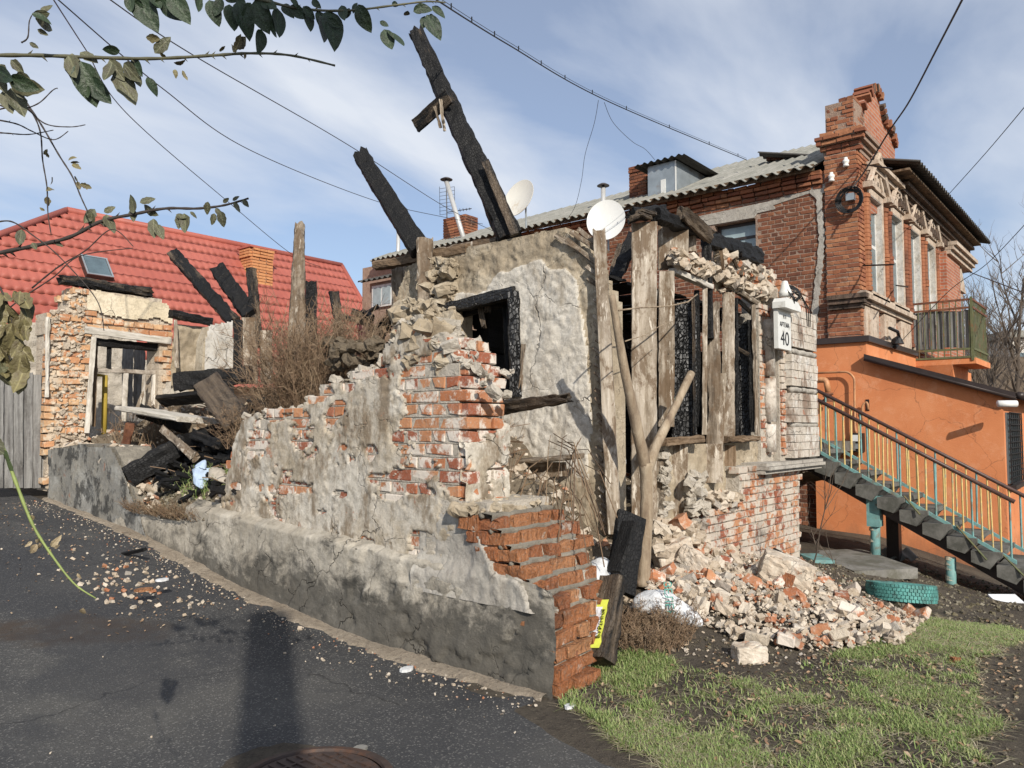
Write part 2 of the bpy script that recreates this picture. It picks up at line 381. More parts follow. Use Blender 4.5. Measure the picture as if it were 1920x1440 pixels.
def mat_wood(name, cols, dark=(0.05, 0.035, 0.025), da=0.4, g=26, bs=0.6, patch=0.0):
    t = NT(name); o = t.co('O', (g, g, 1.3)); o2 = t.co('O', (3, 3, 0.7)); o3 = t.co('O', (1, 1, 1)); p = t.co('P')
    n1 = t.noise(o, 1.0, 8, 0.65, 0.4); n2 = t.noise(o2, 1.5, 6, 0.7, 0.6); n3 = t.noise(p, 30, 5, 0.6)
    c = t.ramp(n1, [(0.28, dark), (0.42, cols[0]), (0.55, cols[1]), (0.7, cols[2])])
    c = t.mix(t.ramp(n2, [(0.55 - 0.2 * da, 0.0), (0.75 - 0.15 * da, 0.9)]), c, dark)
    c = t.mix(t.ramp(n3, [(0.5, 0.0), (0.8, 0.35)]), c, cols[2])
    if patch:
        c = t.mix(t.ramp(t.noise(t.warp(t.co('P', (1, 1, 0.5)), 0.2, 5), 5.5, 9, 0.72), [(0.49, 0.0), (0.56, patch)]), c, (0.13, 0.085, 0.05)); c = t.mix(t.ramp(t.noise(t.co('P', (3, 3, 0.5)), 7, 8, 0.7), [(0.58, 0.0), (0.63, patch)]), c, (0.68, 0.62, 0.53)); c = t.mix(t.ramp(t.noise(p, 2.7, 8, 0.7), [(0.60, 0.0), (0.64, patch)]), c, (0.02, 0.017, 0.014))
    return t.fin(c, 0.85, t.math('ADD', n1, t.math('MULTIPLY', n3, 0.3)), bs, 0.015, 0.2)
m_wood = mat_wood('weathered_grey_wood', [(0.17, 0.135, 0.10), (0.29, 0.24, 0.185), (0.42, 0.36, 0.29)], da=0.6, patch=0.6)
m_wood_pale = mat_wood('stained_pale_board', [(0.30, 0.25, 0.19), (0.43, 0.37, 0.30), (0.54, 0.49, 0.42)], dark=(0.12, 0.085, 0.055), da=0.6, g=18, patch=0.8)
m_wood_white = mat_wood('peeling_white_board', [(0.42, 0.39, 0.33), (0.56, 0.52, 0.46), (0.66, 0.62, 0.56)], dark=(0.16, 0.125, 0.09), da=0.25, g=16)
m_wood_brown = mat_wood('brown_timber', [(0.13, 0.085, 0.05), (0.20, 0.14, 0.09), (0.29, 0.215, 0.15)], dark=(0.03, 0.022, 0.016), da=0.5)
m_wood_grey = mat_wood('silver_fence_board', [(0.16, 0.155, 0.15), (0.23, 0.225, 0.215), (0.31, 0.30, 0.285)], dark=(0.06, 0.055, 0.05), da=0.35)
m_bark = mat_wood('peeled_trunk_bark', [(0.27, 0.205, 0.14), (0.35, 0.28, 0.20), (0.43, 0.36, 0.27)], dark=(0.14, 0.10, 0.07), da=0.55, g=13, bs=0.9)

def mat_char(name, brown=0.0, cell=48, ash=0.25, bs=0.55, sp_=0.28):
    t = NT(name); o = t.co('O', (1, 1, 0.6)); og = t.co('O', (22, 22, 1.4)); p = t.co('P')
    vd = t.vor(t.warp(o, 0.02, 12), cell, 'DISTANCE_TO_EDGE', 0.75); n1 = t.noise(og, 1, 7, 0.65); n2 = t.noise(p, 9, 6, 0.7)
    c = t.ramp(n1, [(0.35, (0.004, 0.004, 0.0045)), (0.65, (0.0105, 0.010, 0.0098))])
    c = t.mix(t.ramp(n2, [(0.62 - ash * 0.3, 0.0), (0.78, 0.7)]), c, (0.032, 0.029, 0.027))
    if brown > 0:
        n3 = t.noise(t.co('O', (4, 4, 0.8)), 1.2, 6, 0.7)
        c = t.mix(t.ramp(n3, [(0.66 - brown * 0.35, 0.0), (0.74 - brown * 0.3, 1.0)]), c, t.ramp(n1, [(0.35, (0.045, 0.032, 0.022)), (0.6, (0.13, 0.098, 0.068))]))
    h = t.math('ADD', t.ramp(vd, [(0.0, 0.0), (0.12, 1.0)]), t.math('MULTIPLY', n1, 0.6))
    return t.fin(c, 0.62 if sp_ < 0.5 else 0.42, h, bs, 0.010 if bs < 0.9 else 0.025, sp_)
m_char = mat_char('charred_timber')
m_char_l = mat_char('alligator_charred_board', 0.0, 34, 0.5, 1.0, 0.8)
m_char_k = mat_char('black_alligator_char', 0.12, ash=0.0)
m_char_b = mat_char('half_charred_timber', 0.38, ash=0.1)
m_char_g = mat_char('ashen_scorched_timber', 0.8, ash=0.4)

def simple(name, col, rough=0.6, metal=0.0, var=0.25, sc=8, spec=0.4, dirt=None, da=0.4, bump=0.2):
    t = NT(name); p = t.co('P'); n = t.noise(p, sc, 6, 0.65); n2 = t.noise(p, sc * 5, 5, 0.6)
    c = t.ramp(n, [(0.3, tuple(x * (1 - var) for x in col)), (0.7, tuple(min(1, x * (1 + var * 0.5)) for x in col))])
    if dirt: c = t.mix(t.ramp(t.noise(t.warp(p, 0.1, 5), sc * 0.6, 8, 0.7), [(0.62 - da * 0.3, 0.0), (0.72 - da * 0.2, 0.85)]), c, dirt)
    return t.fin(c, rough, n2, bump, 0.005, spec, metal)
m_metal = simple('zinc_sheet', (0.36, 0.40, 0.42), 0.4, 0.5, 0.25, 3, dirt=(0.25, 0.2, 0.16), da=0.2)
m_white = simple('white_enamel', (0.72, 0.72, 0.70), 0.4, 0, 0.06, 4, dirt=(0.45, 0.36, 0.27), da=0.05)
m_darkmetal = simple('dark_brown_metal', (0.045, 0.033, 0.03), 0.4, 0.1, 0.3, 5)
m_rail = simple('brown_handrail', (0.075, 0.04, 0.032), 0.45, 0, 0.4, 12)
m_teal = simple('worn_teal_paint', (0.16, 0.32, 0.31), 0.6, 0, 0.3, 10, dirt=(0.16, 0.11, 0.07), da=0.35)
m_yellow = simple('faded_yellow_paint', (0.60, 0.44, 0.17), 0.6, 0, 0.25, 14, dirt=(0.25, 0.3, 0.26), da=0.3)
m_rust = simple('rusty_iron', (0.20, 0.085, 0.045), 0.8, 0.1, 0.4, 14, dirt=(0.10, 0.04, 0.025), da=0.6)
m_iron = simple('dark_cast_iron', (0.065, 0.045, 0.038), 0.65, 0.2, 0.4, 14, dirt=(0.10, 0.05, 0.03), da=0.4)
m_greeniron = simple('mossy_green_iron', (0.12, 0.13, 0.06), 0.75, 0, 0.4, 9, dirt=(0.2, 0.09, 0.04), da=0.3)
m_concrete = simple('dark_stair_concrete', (0.15, 0.145, 0.13), 0.9, 0, 0.4, 6, dirt=(0.06, 0.06, 0.05), da=0.6, bump=0.7)
m_slab = simple('grey_slab_concrete', (0.22, 0.21, 0.19), 0.9, 0, 0.35, 5, dirt=(0.1, 0.095, 0.07), da=0.6, bump=0.7)
m_black = simple('black_cable_rubber', (0.012, 0.012, 0.013), 0.5, 0, 0.1, 5)
m_wire = simple('grey_wire', (0.05, 0.05, 0.055), 0.5, 0.2, 0.1, 5)
m_tyre = simple('turquoise_painted_rubber', (0.10, 0.32, 0.29), 0.6, 0, 0.35, 9, dirt=(0.05, 0.09, 0.08), da=0.5, bump=0.5)
m_glass = simple('dusty_window_glass', (0.10, 0.14, 0.16), 0.12, 0.0, 0.3, 3, spec=0.9)
m_bluegrey = simple('bluish_curtain_glass', (0.30, 0.38, 0.40), 0.25, 0, 0.3, 4, spec=0.7)
m_winwhite = simple('white_window_paint', (0.62, 0.62, 0.60), 0.6, 0, 0.15, 8, dirt=(0.3, 0.26, 0.2), da=0.3)
m_pinkwood = simple('dirty_frame_paint', (0.42, 0.37, 0.31), 0.7, 0, 0.35, 10, dirt=(0.12, 0.085, 0.06), da=0.5)
m_ceramic = simple('white_ceramic', (0.75, 0.74, 0.7), 0.2, 0, 0.08, 8)
m_signwhite = simple('white_sign_enamel', (0.66, 0.66, 0.63), 0.4, 0, 0.08, 7, dirt=(0.3, 0.27, 0.22), da=0.12)
m_yellowpaper = simple('yellow_notice_paper', (0.70, 0.76, 0.10), 0.7, 0, 0.08, 6)
m_whitepaper = simple('white_paper', (0.72, 0.74, 0.78), 0.7, 0, 0.08, 6)
m_gaspipe = simple('ochre_pipe_paint', (0.50, 0.25, 0.12), 0.55, 0, 0.3, 10, dirt=(0.25, 0.12, 0.07), da=0.3)
m_oldyellow = simple('mustard_gas_pipe', (0.45, 0.33, 0.06), 0.5, 0, 0.2, 8)
m_orangechimney = mat_brick('bright_orange_brick', [(0.58, 0.22, 0.08), (0.52, 0.19, 0.07), (0.62, 0.26, 0.10)])
def mat_cloth(name, col, sc=18):
    t = NT(name); p = t.co('P'); n = t.noise(p, sc, 6, 0.6); c = t.ramp(n, [(0.3, tuple(x * 0.75 for x in col)), (0.7, col)])
    return t.fin(c, 0.75, n, 0.9, 0.02, 0.3)
m_bag = mat_cloth('white_plastic_sack', (0.72, 0.73, 0.74)); m_bluecloth = mat_cloth('pale_blue_plastic', (0.45, 0.56, 0.72)); m_beigecloth = mat_cloth('dirty_beige_rag', (0.45, 0.40, 0.33)); m_tealprint = simple('teal_print', (0.10, 0.36, 0.31), 0.7)

def mat_corr(name, a, b, moss):
    t = NT(name); p = t.co('P'); n = t.noise(p, 1.8, 8, 0.7); n2 = t.noise(p, 20, 7, 0.7)
    c = t.mix(t.ramp(n, [(0.35, 0.0), (0.65, 1.0)]), a, b); c = t.mix(t.ramp(n2, [(0.55, 0.0), (0.72, 0.6)]), c, moss)
    return t.fin(c, 0.9, n2, 0.5, 0.01, 0.2)
m_slate = mat_corr('weathered_asbestos_sheet', (0.30, 0.29, 0.26), (0.19, 0.19, 0.165), (0.10, 0.10, 0.07))
m_slate_dark = mat_corr('dark_asbestos_sheet', (0.10, 0.095, 0.085), (0.06, 0.055, 0.05), (0.03, 0.03, 0.025))
def mat_redroof():
    t = NT('red_metal_tile'); p = t.co('P'); n = t.noise(p, 0.9, 5, 0.6); n2 = t.noise(t.co('P', (1, 0.3, 0.3)), 9, 6, 0.65)
    c = t.ramp(n, [(0.3, (0.32, 0.085, 0.062)), (0.7, (0.42, 0.125, 0.092))]); c = t.mix(t.ramp(n2, [(0.52, 0.0), (0.75, 0.5)]), c, (0.24, 0.075, 0.06))
    return t.fin(c, 0.55, n2, 0.1, 0.005, 0.35)
m_redroof = mat_redroof(); m_redshade = simple('painted_tile_shade', (0.20, 0.05, 0.04), 0.8)  # second, darker red stands in for the shade under tile rows

def mat_asphalt():
    t = NT('worn_asphalt'); p = t.co('P'); n1 = t.noise(t.warp(p, 0.5, 0.8), 0.7, 7, 0.6); n2 = t.noise(p, 90, 6, 0.75); n3 = t.noise(p, 6, 8, 0.65)
    v = t.n('ShaderNodeTexVoronoi'); t.l(p, v.inputs['Vector']); v.inputs['Scale'].default_value = 130
    c = t.ramp(n1, [(0.32, (0.030, 0.031, 0.034)), (0.5, (0.050, 0.050, 0.051)), (0.66, (0.085, 0.082, 0.076))])
    c = t.mix(t.ramp(n2, [(0.5, 0.0), (0.72, 0.65)]), c, (0.17, 0.165, 0.155))
    sepc = t.n('ShaderNodeSeparateColor'); t.l(v.outputs['Color'], sepc.inputs[0])
    c = t.mix(t.ramp(sepc.outputs[0], [(0.90, 0.0), (0.93, 0.6)]), c, (0.24, 0.23, 0.21))
    c = t.mix(t.ramp(n3, [(0.55, 0.0), (0.8, 0.4)]), c, (0.028, 0.028, 0.03))
    pd = at(155, 1212, ('Z', 0.05)); vs_ = t.n('ShaderNodeVectorMath', operation='SUBTRACT'); t.l(t.warp(p, 0.5, 3.0), vs_.inputs[0]); vs_.inputs[1].default_value = (pd.x + 0.25, pd.y + 0.25, 0.25)
    mr = t.n('ShaderNodeMapping'); t.l(vs_.outputs[0], mr.inputs[0]); mr.vector_type = 'TEXTURE'; mr.inputs['Rotation'].default_value = (0, 0, AZ + R(100)); mr.inputs['Scale'].default_value = (0.62, 0.34, 1)
    ln = t.n('ShaderNodeVectorMath', operation='LENGTH'); t.l(mr.outputs[0], ln.inputs[0]); pm = t.ramp(t.math('MULTIPLY', ln.outputs['Value'], 0.5), [(0.38, 1.0), (0.52, 0.0)])
    c = t.mix(t.math('MULTIPLY', pm, t.ramp(t.noise(p, 9, 9, 0.75), [(0.36, 0.2), (0.55, 1.0)])), c, (0.060, 0.046, 0.036))
    ckn = t.vor(t.warp(t.warp(p, 0.9, 0.9), 0.12, 9), 0.55, 'DISTANCE_TO_EDGE'); ck = t.ramp(ckn, [(0.0, 0.8), (0.006, 0.0)]); c = t.mix(t.math('MULTIPLY', ck, t.ramp(n1, [(0.45, 0.0), (0.55, 1.0)])), c, (0.012, 0.012, 0.012))
    c = t.mix(t.ramp(t.noise(t.warp(p, 0.8, 0.6), 0.45, 4, 0.6), [(0.52, 0.0), (0.56, 0.45)]), c, (0.030, 0.032, 0.038))
    return t.fin(c, 0.8, t.math('ADD', n2, t.math('MULTIPLY', v.outputs['Distance'], 0.7)), 0.8, 0.008, 0.35)
m_asphalt = mat_asphalt()
def mat_soil(name, a, b, c_, sc=1.0):
    t = NT(name); p = t.co('P'); n1 = t.noise(p, 1.6 * sc, 8, 0.65); n2 = t.noise(p, 24, 8, 0.75); n3 = t.noise(p, 70, 5, 0.7)
    c = t.ramp(n1, [(0.35, a), (0.6, b)]); c = t.mix(t.ramp(n2, [(0.5, 0.0), (0.66, 0.8)]), c, c_); c = t.mix(t.ramp(n3, [(0.62, 0.0), (0.7, 0.7)]), c, tuple(min(1, x * 2.6) for x in b))
    return t.fin(c, 0.95, t.math('ADD', n2, t.math('MULTIPLY', n3, 0.6)), 1.0, 0.03, 0.15)
m_soil = mat_soil('dark_littered_soil', (0.075, 0.063, 0.052), (0.14, 0.118, 0.09), (0.045, 0.038, 0.031))
m_debris = mat_soil('dusty_debris_earth', (0.15, 0.115, 0.078), (0.22, 0.18, 0.13), (0.06, 0.045, 0.032))
m_sand = mat_soil('sandy_grit', (0.30, 0.245, 0.185), (0.38, 0.32, 0.25), (0.16, 0.13, 0.10))
def mat_blade(name, cols):
    t = NT(name); c = t.ramp(t.geo.outputs['Random Per Island'], [(i / len(cols), cols[i]) for i in range(len(cols))])
    m = t.fin(c, 0.6, spec=0.25); return m
m_grass = mat_blade('short_grass', [(0.10, 0.165, 0.04), (0.16, 0.23, 0.065), (0.22, 0.28, 0.10), (0.33, 0.32, 0.16), (0.12, 0.185, 0.045), (0.18, 0.25, 0.075), (0.26, 0.31, 0.12)])
m_dry = mat_blade('dry_stalk', [(0.14, 0.088, 0.052), (0.21, 0.14, 0.085), (0.09, 0.058, 0.038), (0.28, 0.205, 0.13), (0.16, 0.105, 0.065)])
m_straw = mat_blade('straw', [(0.40, 0.34, 0.22), (0.30, 0.25, 0.15), (0.48, 0.42, 0.30), (0.22, 0.24, 0.10)])
m_litter = mat_blade('dead_leaf', [(0.22, 0.13, 0.075), (0.30, 0.20, 0.12), (0.14, 0.085, 0.055), (0.36, 0.27, 0.18)])
m_twig = mat_blade('bare_twig', [(0.10, 0.075, 0.055), (0.15, 0.115, 0.085), (0.075, 0.06, 0.05)])
def mat_chunk():
    t = NT('rubble_mix'); r = t.rand(); p = t.co('P')
    c = t.ramp(r, [(0.0, (0.48, 0.40, 0.31)), (0.2, (0.57, 0.50, 0.41)), (0.38, (0.38, 0.31, 0.23)), (0.61, (0.38, 0.15, 0.075)), (0.69, (0.53, 0.46, 0.37)), (0.84, (0.42, 0.19, 0.10)), (0.89, (0.36, 0.33, 0.29)), (0.96, (0.22, 0.19, 0.16))])
    for n in t.t.nodes:
        if n.type == 'VALTORGB' and len(n.color_ramp.elements) == 8: n.color_ramp.interpolation = 'CONSTANT'
    n1 = t.noise(p, 20, 7, 0.7); n2 = t.noise(p, 75, 5, 0.7)
    c = t.mix(t.ramp(n1, [(0.48, 0.0), (0.62, 0.55)]), c, (0.58, 0.50, 0.41)); c = t.mix(t.ramp(n2, [(0.5, 0.0), (0.75, 0.6)]), c, (0.22, 0.16, 0.12))
    return t.fin(c, 0.95, t.math('ADD', n1, n2), 0.8, 0.01, 0.15)
m_chunk = mat_chunk(); m_blk0 = mat_mortar('lime_caked_lump', (0.56, 0.49, 0.40), (0.46, 0.39, 0.30), (0.25, 0.19, 0.14))
m_litterdark = mat_brick('dark_ground_litter', [(0.10, 0.08, 0.06), (0.16, 0.13, 0.10), (0.30, 0.26, 0.21), (0.07, 0.06, 0.05), (0.12, 0.10, 0.06)])
def mat_leaf(name, a, b, brown, ba=0.3):
    t = NT(name); oi = t.n('ShaderNodeObjectInfo'); o = t.tc.outputs['Object']; n = t.noise(o, 3, 5, 0.6)
    c = t.mix(oi.outputs['Random'], a, b); c = t.mix(t.ramp(n, [(0.6 - ba * 0.3, 0.0), (0.72, 0.8)]), c, brown)
    sx_ = t.n('ShaderNodeSeparateXYZ'); t.l(o, sx_.inputs[0])
    vein = t.ramp(t.math('ABSOLUTE', sx_.outputs[0]), [(0.0, 1.0), (0.035, 0.0)]); c = t.mix(t.math('MULTIPLY', vein, 0.5), c, tuple(min(1, x * 1.8) for x in b))
    t.b.inputs['Subsurface Weight'].default_value = 0.0
    return t.fin(c, 0.5, n, 0.3, 0.05, 0.4)
m_leaf = mat_leaf('shaded_rose_leaf', (0.018, 0.034, 0.016), (0.035, 0.055, 0.026), (0.03, 0.028, 0.02))  # shade over the upper leaves is put into this darker green
m_leaf_o = mat_leaf('olive_rose_leaf', (0.07, 0.075, 0.04), (0.125, 0.125, 0.07), (0.055, 0.04, 0.028), 0.6)
m_leaf_d = mat_leaf('withered_rose_leaf', (0.13, 0.11, 0.05), (0.20, 0.175, 0.08), (0.07, 0.048, 0.03), 0.6)
m_leaf_t = mat_leaf('tan_rose_leaf', (0.30, 0.23, 0.14), (0.38, 0.31, 0.20), (0.2, 0.14, 0.08), 0.5)
m_cane = simple('olive_cane_bark', (0.10, 0.095, 0.055), 0.6, 0, 0.4, 20)
m_cane_g = simple('green_cane_bark', (0.22, 0.27, 0.08), 0.55, 0, 0.25, 20)
m_cane_d = simple('dark_cane_bark', (0.045, 0.035, 0.03), 0.7, 0, 0.4, 20)

# ------------------------------------------------------------------ builders
def beam_mesh(L, w, h, seed, rough=0.012, jag0=0.0, jag1=0.0, taper0=1.0, taper1=1.0, bow=0.0, seg=None, wave=0.0):
    seg = seg or max(3, min(48, int(L / 0.045))); npr = 4
    per = []
    for k in range(npr): per.append((-1 + 2 * k / npr, -1))
    for k in range(npr): per.append((1, -1 + 2 * k / npr))
    for k in range(npr): per.append((1 - 2 * k / npr, 1))
    for k in range(npr): per.append((-1, 1 - 2 * k / npr))
    per = np.array(per, float); n = len(per)
    cr_ = np.where((np.abs(per[:, 0]) == 1) & (np.abs(per[:, 1]) == 1), 0.93, 1.0)[:, None]; per = per * cr_
    t = np.linspace(0, 1, seg + 1)[:, None]
    tap = taper0 + (taper1 - taper0) * t
    X = per[None, :, 0] * w / 2 * tap; Y = per[None, :, 1] * h / 2 * tap; Z = np.broadcast_to(t * L, X.shape).copy()
    sx_, sy_ = seed * 7.31, seed * 3.17
    pn = np.arange(n)[None, :] * 0.9
    def cyc(s): return vn(per[None, :, 0] * 2.2 + sx_ + 0 * t, per[None, :, 1] * 2.2 + sy_ + 0 * t, t * L * 9 + 0 * pn, s)
    d = (cyc(1) - 0.5) * 2 * rough + (vn(per[None, :, 0] * 5 + sx_, per[None, :, 1] * 5, t * L * 22, 5) - 0.5) * rough
    X = X + d * np.sign(per[None, :, 0]) * np.abs(per[None, :, 0]); Y = Y + d * 0.8 * np.sign(per[None, :, 1]) * np.abs(per[None, :, 1])
    X = X + bow * np.sin(np.pi * t) + wave * (vn(t * L * 3, seed * 1.7, 0, 9) - 0.5)
    j1 = vn(per[:, 0] * 2.6 + sx_, per[:, 1] * 2.6 + 4, 0.5, 11); j0 = vn(per[:, 0] * 2.6 + sx_, per[:, 1] * 2.6 + 9, 1.5, 12)
    ramp1 = sstep(0.6, 1.0, t); ramp0 = 1 - sstep(0.0, 0.4, t)
    Z = Z - ramp1 * j1[None, :] * jag1 + ramp0 * j0[None, :] * jag0
    V = np.stack([X, Y, Z], -1).reshape(-1, 3)
    Q = []
    for i in range(seg):
        for k in range(n):
            a = i * n + k; b = i * n + (k + 1) % n; Q.append((a, b, b + n, a + n))
    V = np.vstack([V, [[0, 0, jag0 * 0.8 + 0.0]], [[bow * 0, 0, L - jag1 * 0.75]]])
    F_ = [tuple(q) for q in Q] + [((k + 1) % n, k, len(V) - 2) for k in range(n)] + [(seg * n + k, seg * n + (k + 1) % n, len(V) - 1) for k in range(n)]
    me = bpy.data.meshes.new('timber'); me.from_pydata([tuple(v) for v in V], [], F_); me.update()
    return me
BS = [0]
def beam(name, p0, p1, w, h, mat, parent=None, ref=None, roll=0.0, **k):
    p0 = Vector(p0); p1 = Vector(p1); z = (p1 - p0); L = z.length; z.normalize()
    if ref is None: ref = ((p0 + p1) / 2 - CP); ref.z = 0
    ref = Vector(ref); y = (ref - z * ref.dot(z))
    if y.length < 1e-4: y = z.orthogonal()
    y.normalize(); x = y.cross(z)
    Rm = Matrix((x, y, z)).transposed().to_4x4()
    BS[0] += 1
    me = beam_mesh(L, w, h, BS[0], **k); me.name = name
    return link(name, me, mat, parent, Matrix.Translation(p0) @ Rm @ Matrix.Rotation(roll, 4, 'Z'))
def bP(name, a, b, sa, wpx, th, mat, parent=None, sb=None, **k):
    p0 = at(*a, sa); p1 = at(*b, sb or sa); w = wpx / FPX * depth((p0 + p1) / 2)
    return beam(name, p0, p1, w, th if th else w, mat, parent, **k)
NX = (1, 0, 0); NY = (0, 1, 0)

def brick_variants(prefix, L, D, H, n=6, jit=0.006, mat=None, chip=0.15):
    out = []
    r = random.Random(hash(prefix) % 1000 if False else len(prefix) * 13)
    for i in range(n):
        v = []; 
        for x in (-1, 1):
            for y in (-1, 1):
                for z in (-1, 1): v.append([x, y, z])
        bm = bmesh.new(); bmesh.ops.create_cube(bm, size=1)
        for q in bm.verts: q.co = Vector((q.co.x * L, q.co.y * D, q.co.z * H))
        bmesh.ops.bevel(bm, geom=[e for e in bm.edges], offset=0.0055 if H < 0.1 else 0.01, segments=1, affect='EDGES')
        for q in bm.verts:
            q.co += Vector((r.uniform(-1, 1), r.uniform(-1, 1), r.uniform(-1, 1))) * jit * 0.6
        bm.verts.ensure_lookup_table()
        if r.random() < chip * 3:
            sx_ = r.choice((-1, 1)); sz_ = r.choice((-1, 1))
            for q in bm.verts:
                if q.co.x * sx_ > L * 0.4 and q.co.z * sz_ > H * 0.3: q.co.x -= sx_ * r.uniform(0.01, 0.03); q.co.z -= sz_ * r.uniform(0.004, 0.014)
        me = bpy.data.meshes.new('brick'); bm.to_mesh(me); bm.free()
        if mat: me.materials.append(mat)
        out.append(me)
    return out
class Bricks:
    """collects brick places on one thing; the 300 that show largest become parts, the rest one joined part"""
    def __init__(s, parent, mat, L, D, H, plane, jit=0.006, n=6, key='a', chip=0.15):
        s.p = parent; s.mat = mat; s.L, s.D, s.H = L, D, H; s.list = []; s.plane = plane
        s.full = brick_variants(key + 'full', L, D, H, n, jit, mat, chip); s.half = brick_variants(key + 'half12', L / 2 - 0.006, D, H, n, jit, mat, chip)
    def add(s, c, half=False, rz=0.0, rt=0.0, sc=1.0):
        s.list.append((Vector(c), half, rz, rt, sc))
    def mtx(s, c, rz, rt, sc):
        base = Matrix.Rotation(R(90), 4, 'Z') if s.plane == 'X' else Matrix()
        return Matrix.Translation(c) @ base @ Matrix.Rotation(rz, 4, 'Z') @ Matrix.Rotation(rt, 4, 'Y') @ Matrix.Diagonal((sc, 1, 1, 1))
    def finish(s, limit=295, used=0):
        def size(e):
            x, y, f = proj(e[0])
            vis = 1.0 if (-40 < x < 1960 and -40 < y < 1480 and f > 0) else 0.01
            return -vis / max(f, 0.2)
        s.list.sort(key=size)
        V = []; Fs = []; 
        for i, e in enumerate(s.list):
            me = rnd.choice(s.half if e[1] else s.full); M = s.mtx(e[0], e[2], e[3], e[4])
            if i < limit: link('brick', me, None, s.p, M)
            else:
                n = len(V); V.extend([tuple(M @ v.co) for v in me.vertices]); Fs.extend([tuple(j + n for j in p.vertices) for p in me.polygons])
        if V:
            me = bpy.data.meshes.new('far_bricks'); me.from_pydata(V, [], Fs); me.update()
            o = link('brickwork', me, s.mat, s.p); o['kind'] = 'stuff'
        return len(s.list)
def courses(B, val, u0, u1, z0, z1, ch, L, inside, off=0.0, jit=0.004, drop=0.0, offfn=None, seed=1, tilt=0.012, header_every=2, slope=0.0):
    r = random.Random(seed); k = 0; z = z0 + ch / 2
    while z < z1:
        u = u0 - (0.0 if k % 2 else L * 0.25) - r.uniform(0, 0.01); hd = (k % header_every == header_every - 1)
        while u < u1:
            half = hd or r.random() < 0.08
            w = L / 2 if half else L
            a_, b_ = max(u, u0), min(u + w, u1); u += w
            if b_ - a_ < 0.045: continue
            c = (a_ + b_) / 2; zc = z + slope * (c - u0); sc_ = (b_ - a_) / w
            if inside(c, zc) and r.random() > drop:
                o = off + r.uniform(-jit, jit) + (offfn(c, zc) if offfn else 0)
                p = (val - o, c, zc) if B.plane == 'X' else (c, val - o, zc)
                B.add(p, half, r.uniform(-tilt, tilt), r.uniform(-tilt, tilt), r.uniform(0.97, 1.0) * sc_)
        z += ch; k += 1

def chunk_meshes(n, mat, sub=True, seed=3):
    r = random.Random(seed); out = []
    for i in range(n):
        bm = bmesh.new(); bmesh.ops.create_cube(bm, size=1)
        if sub: bmesh.ops.subdivide_edges(bm, edges=bm.edges[:], cuts=1, use_grid_fill=True)
        sc = (r.uniform(0.8, 1.3), r.uniform(0.6, 1.0), r.uniform(0.4, 0.75))
        for v in bm.verts:
            l = v.co.length; v.co = v.co * (1 - 0.25 * max(0, (l - 0.5))) 
            v.co = Vector((v.co.x * sc[0], v.co.y * sc[1], v.co.z * sc[2])) + Vector([r.uniform(-1, 1) * 0.115 for _ in range(3)])
        me = bpy.data.meshes.new('chunk'); bm.to_mesh(me); bm.free(); me.materials.append(mat); out.append(me)
    return out
CH = chunk_meshes(12, m_chunk)
CHS = chunk_meshes(8, m_chunk, False, 5)
def scatter_stuff(name, pts, sizes, mat, parent=None, seed=1, src=None):
    r = random.Random(seed); V = []; Fs = []
    src = src or CHS
    arr = [(np.array([v.co[:] for v in m.vertices]), [tuple(p.vertices) for p in m.polygons]) for m in src]
    for p, s_ in zip(pts, sizes):
        a, f = r.choice(arr); M = np.array(Euler((r.uniform(-0.7, 0.7), r.uniform(-0.7, 0.7), r.uniform(0, 6.28))).to_matrix())
        q = (a * s_) @ M.T + np.array(p); n = len(V)
        V.extend(map(tuple, q)); Fs.extend([tuple(j + n for j in g) for g in f])
    me = bpy.data.meshes.new(name); me.from_pydata(V, [], Fs); me.update()
    o = link(name, me, mat, parent); o['kind'] = 'stuff'; return o

# ------------------------------------------------------------------ terrain
def gz(X, Y):
    X = np.asarray(X, float); Y = np.asarray(Y, float)
    f = np.interp(Y, [-50, 3.5, 4.4, 5.8, 7.6, 10.07, 14, 25, 300], [-0.05, 0, 0.04, 0.176, 0.45, 0.67, 0.9, 1.2, 1.2])
    drop = np.clip(X - 6, 0, 8.5) * 0.075 * np.clip(1 + (2.4 - Y) * 0.45, 0.5, 1.45)
    drop = drop * (1 - sstep(5, 9, Y)) 
    # heap of rubble against the street wall
    return f - drop
def heap(X, Y):
    X = np.asarray(X, float); Y = np.asarray(Y, float)
    e = ((X - 7.0) / 2.3) ** 2 + ((Y - 3.25) / 1.25) ** 2
    h = 0.27 * np.exp(-e * 1.3)
    h = h + 0.14 * np.exp(-(((X - 5.4) / 0.8) ** 2 + ((Y - 2.9) / 0.6) ** 2))
    return h
def gfull(X, Y, amp=1.0):
    return gz(X, Y) + heap(X, Y) + amp * 0.05 * (fbm(np.asarray(X) * 1.3, np.asarray(Y) * 1.3, 0, 3, 4) - 0.5) * sstep(3.1, 3.8, X)
def onG(px, py):
    d = ray(px, py); t = 0.5
    for _ in range(4000):
        p = CP + d * t
        if p.z <= float(gfull(p.x, p.y)): return p
        t += 0.01
    return CP + d * 5
def vary(n, a, b, mid, k=2.5):
    t = np.linspace(-1, 1, n); t = np.sign(t) * np.abs(t) ** k
    return np.where(t < 0, mid + (mid - a) * t, mid + (b - mid) * t)
gx = np.unique(np.concatenate([vary(60, -900, 3.0, -10, 3), np.arange(3.0, 12.5, 0.06), vary(40, 12.5, 1500, 13, 4)]))
gy = np.unique(np.concatenate([vary(30, -900, -1, -2, 4), np.arange(-1, 4.2, 0.06), np.arange(4.2, 18, 0.4), vary(30, 18, 1500, 19, 4)]))
GX, GY = np.meshgrid(gx, gy, indexing='ij')
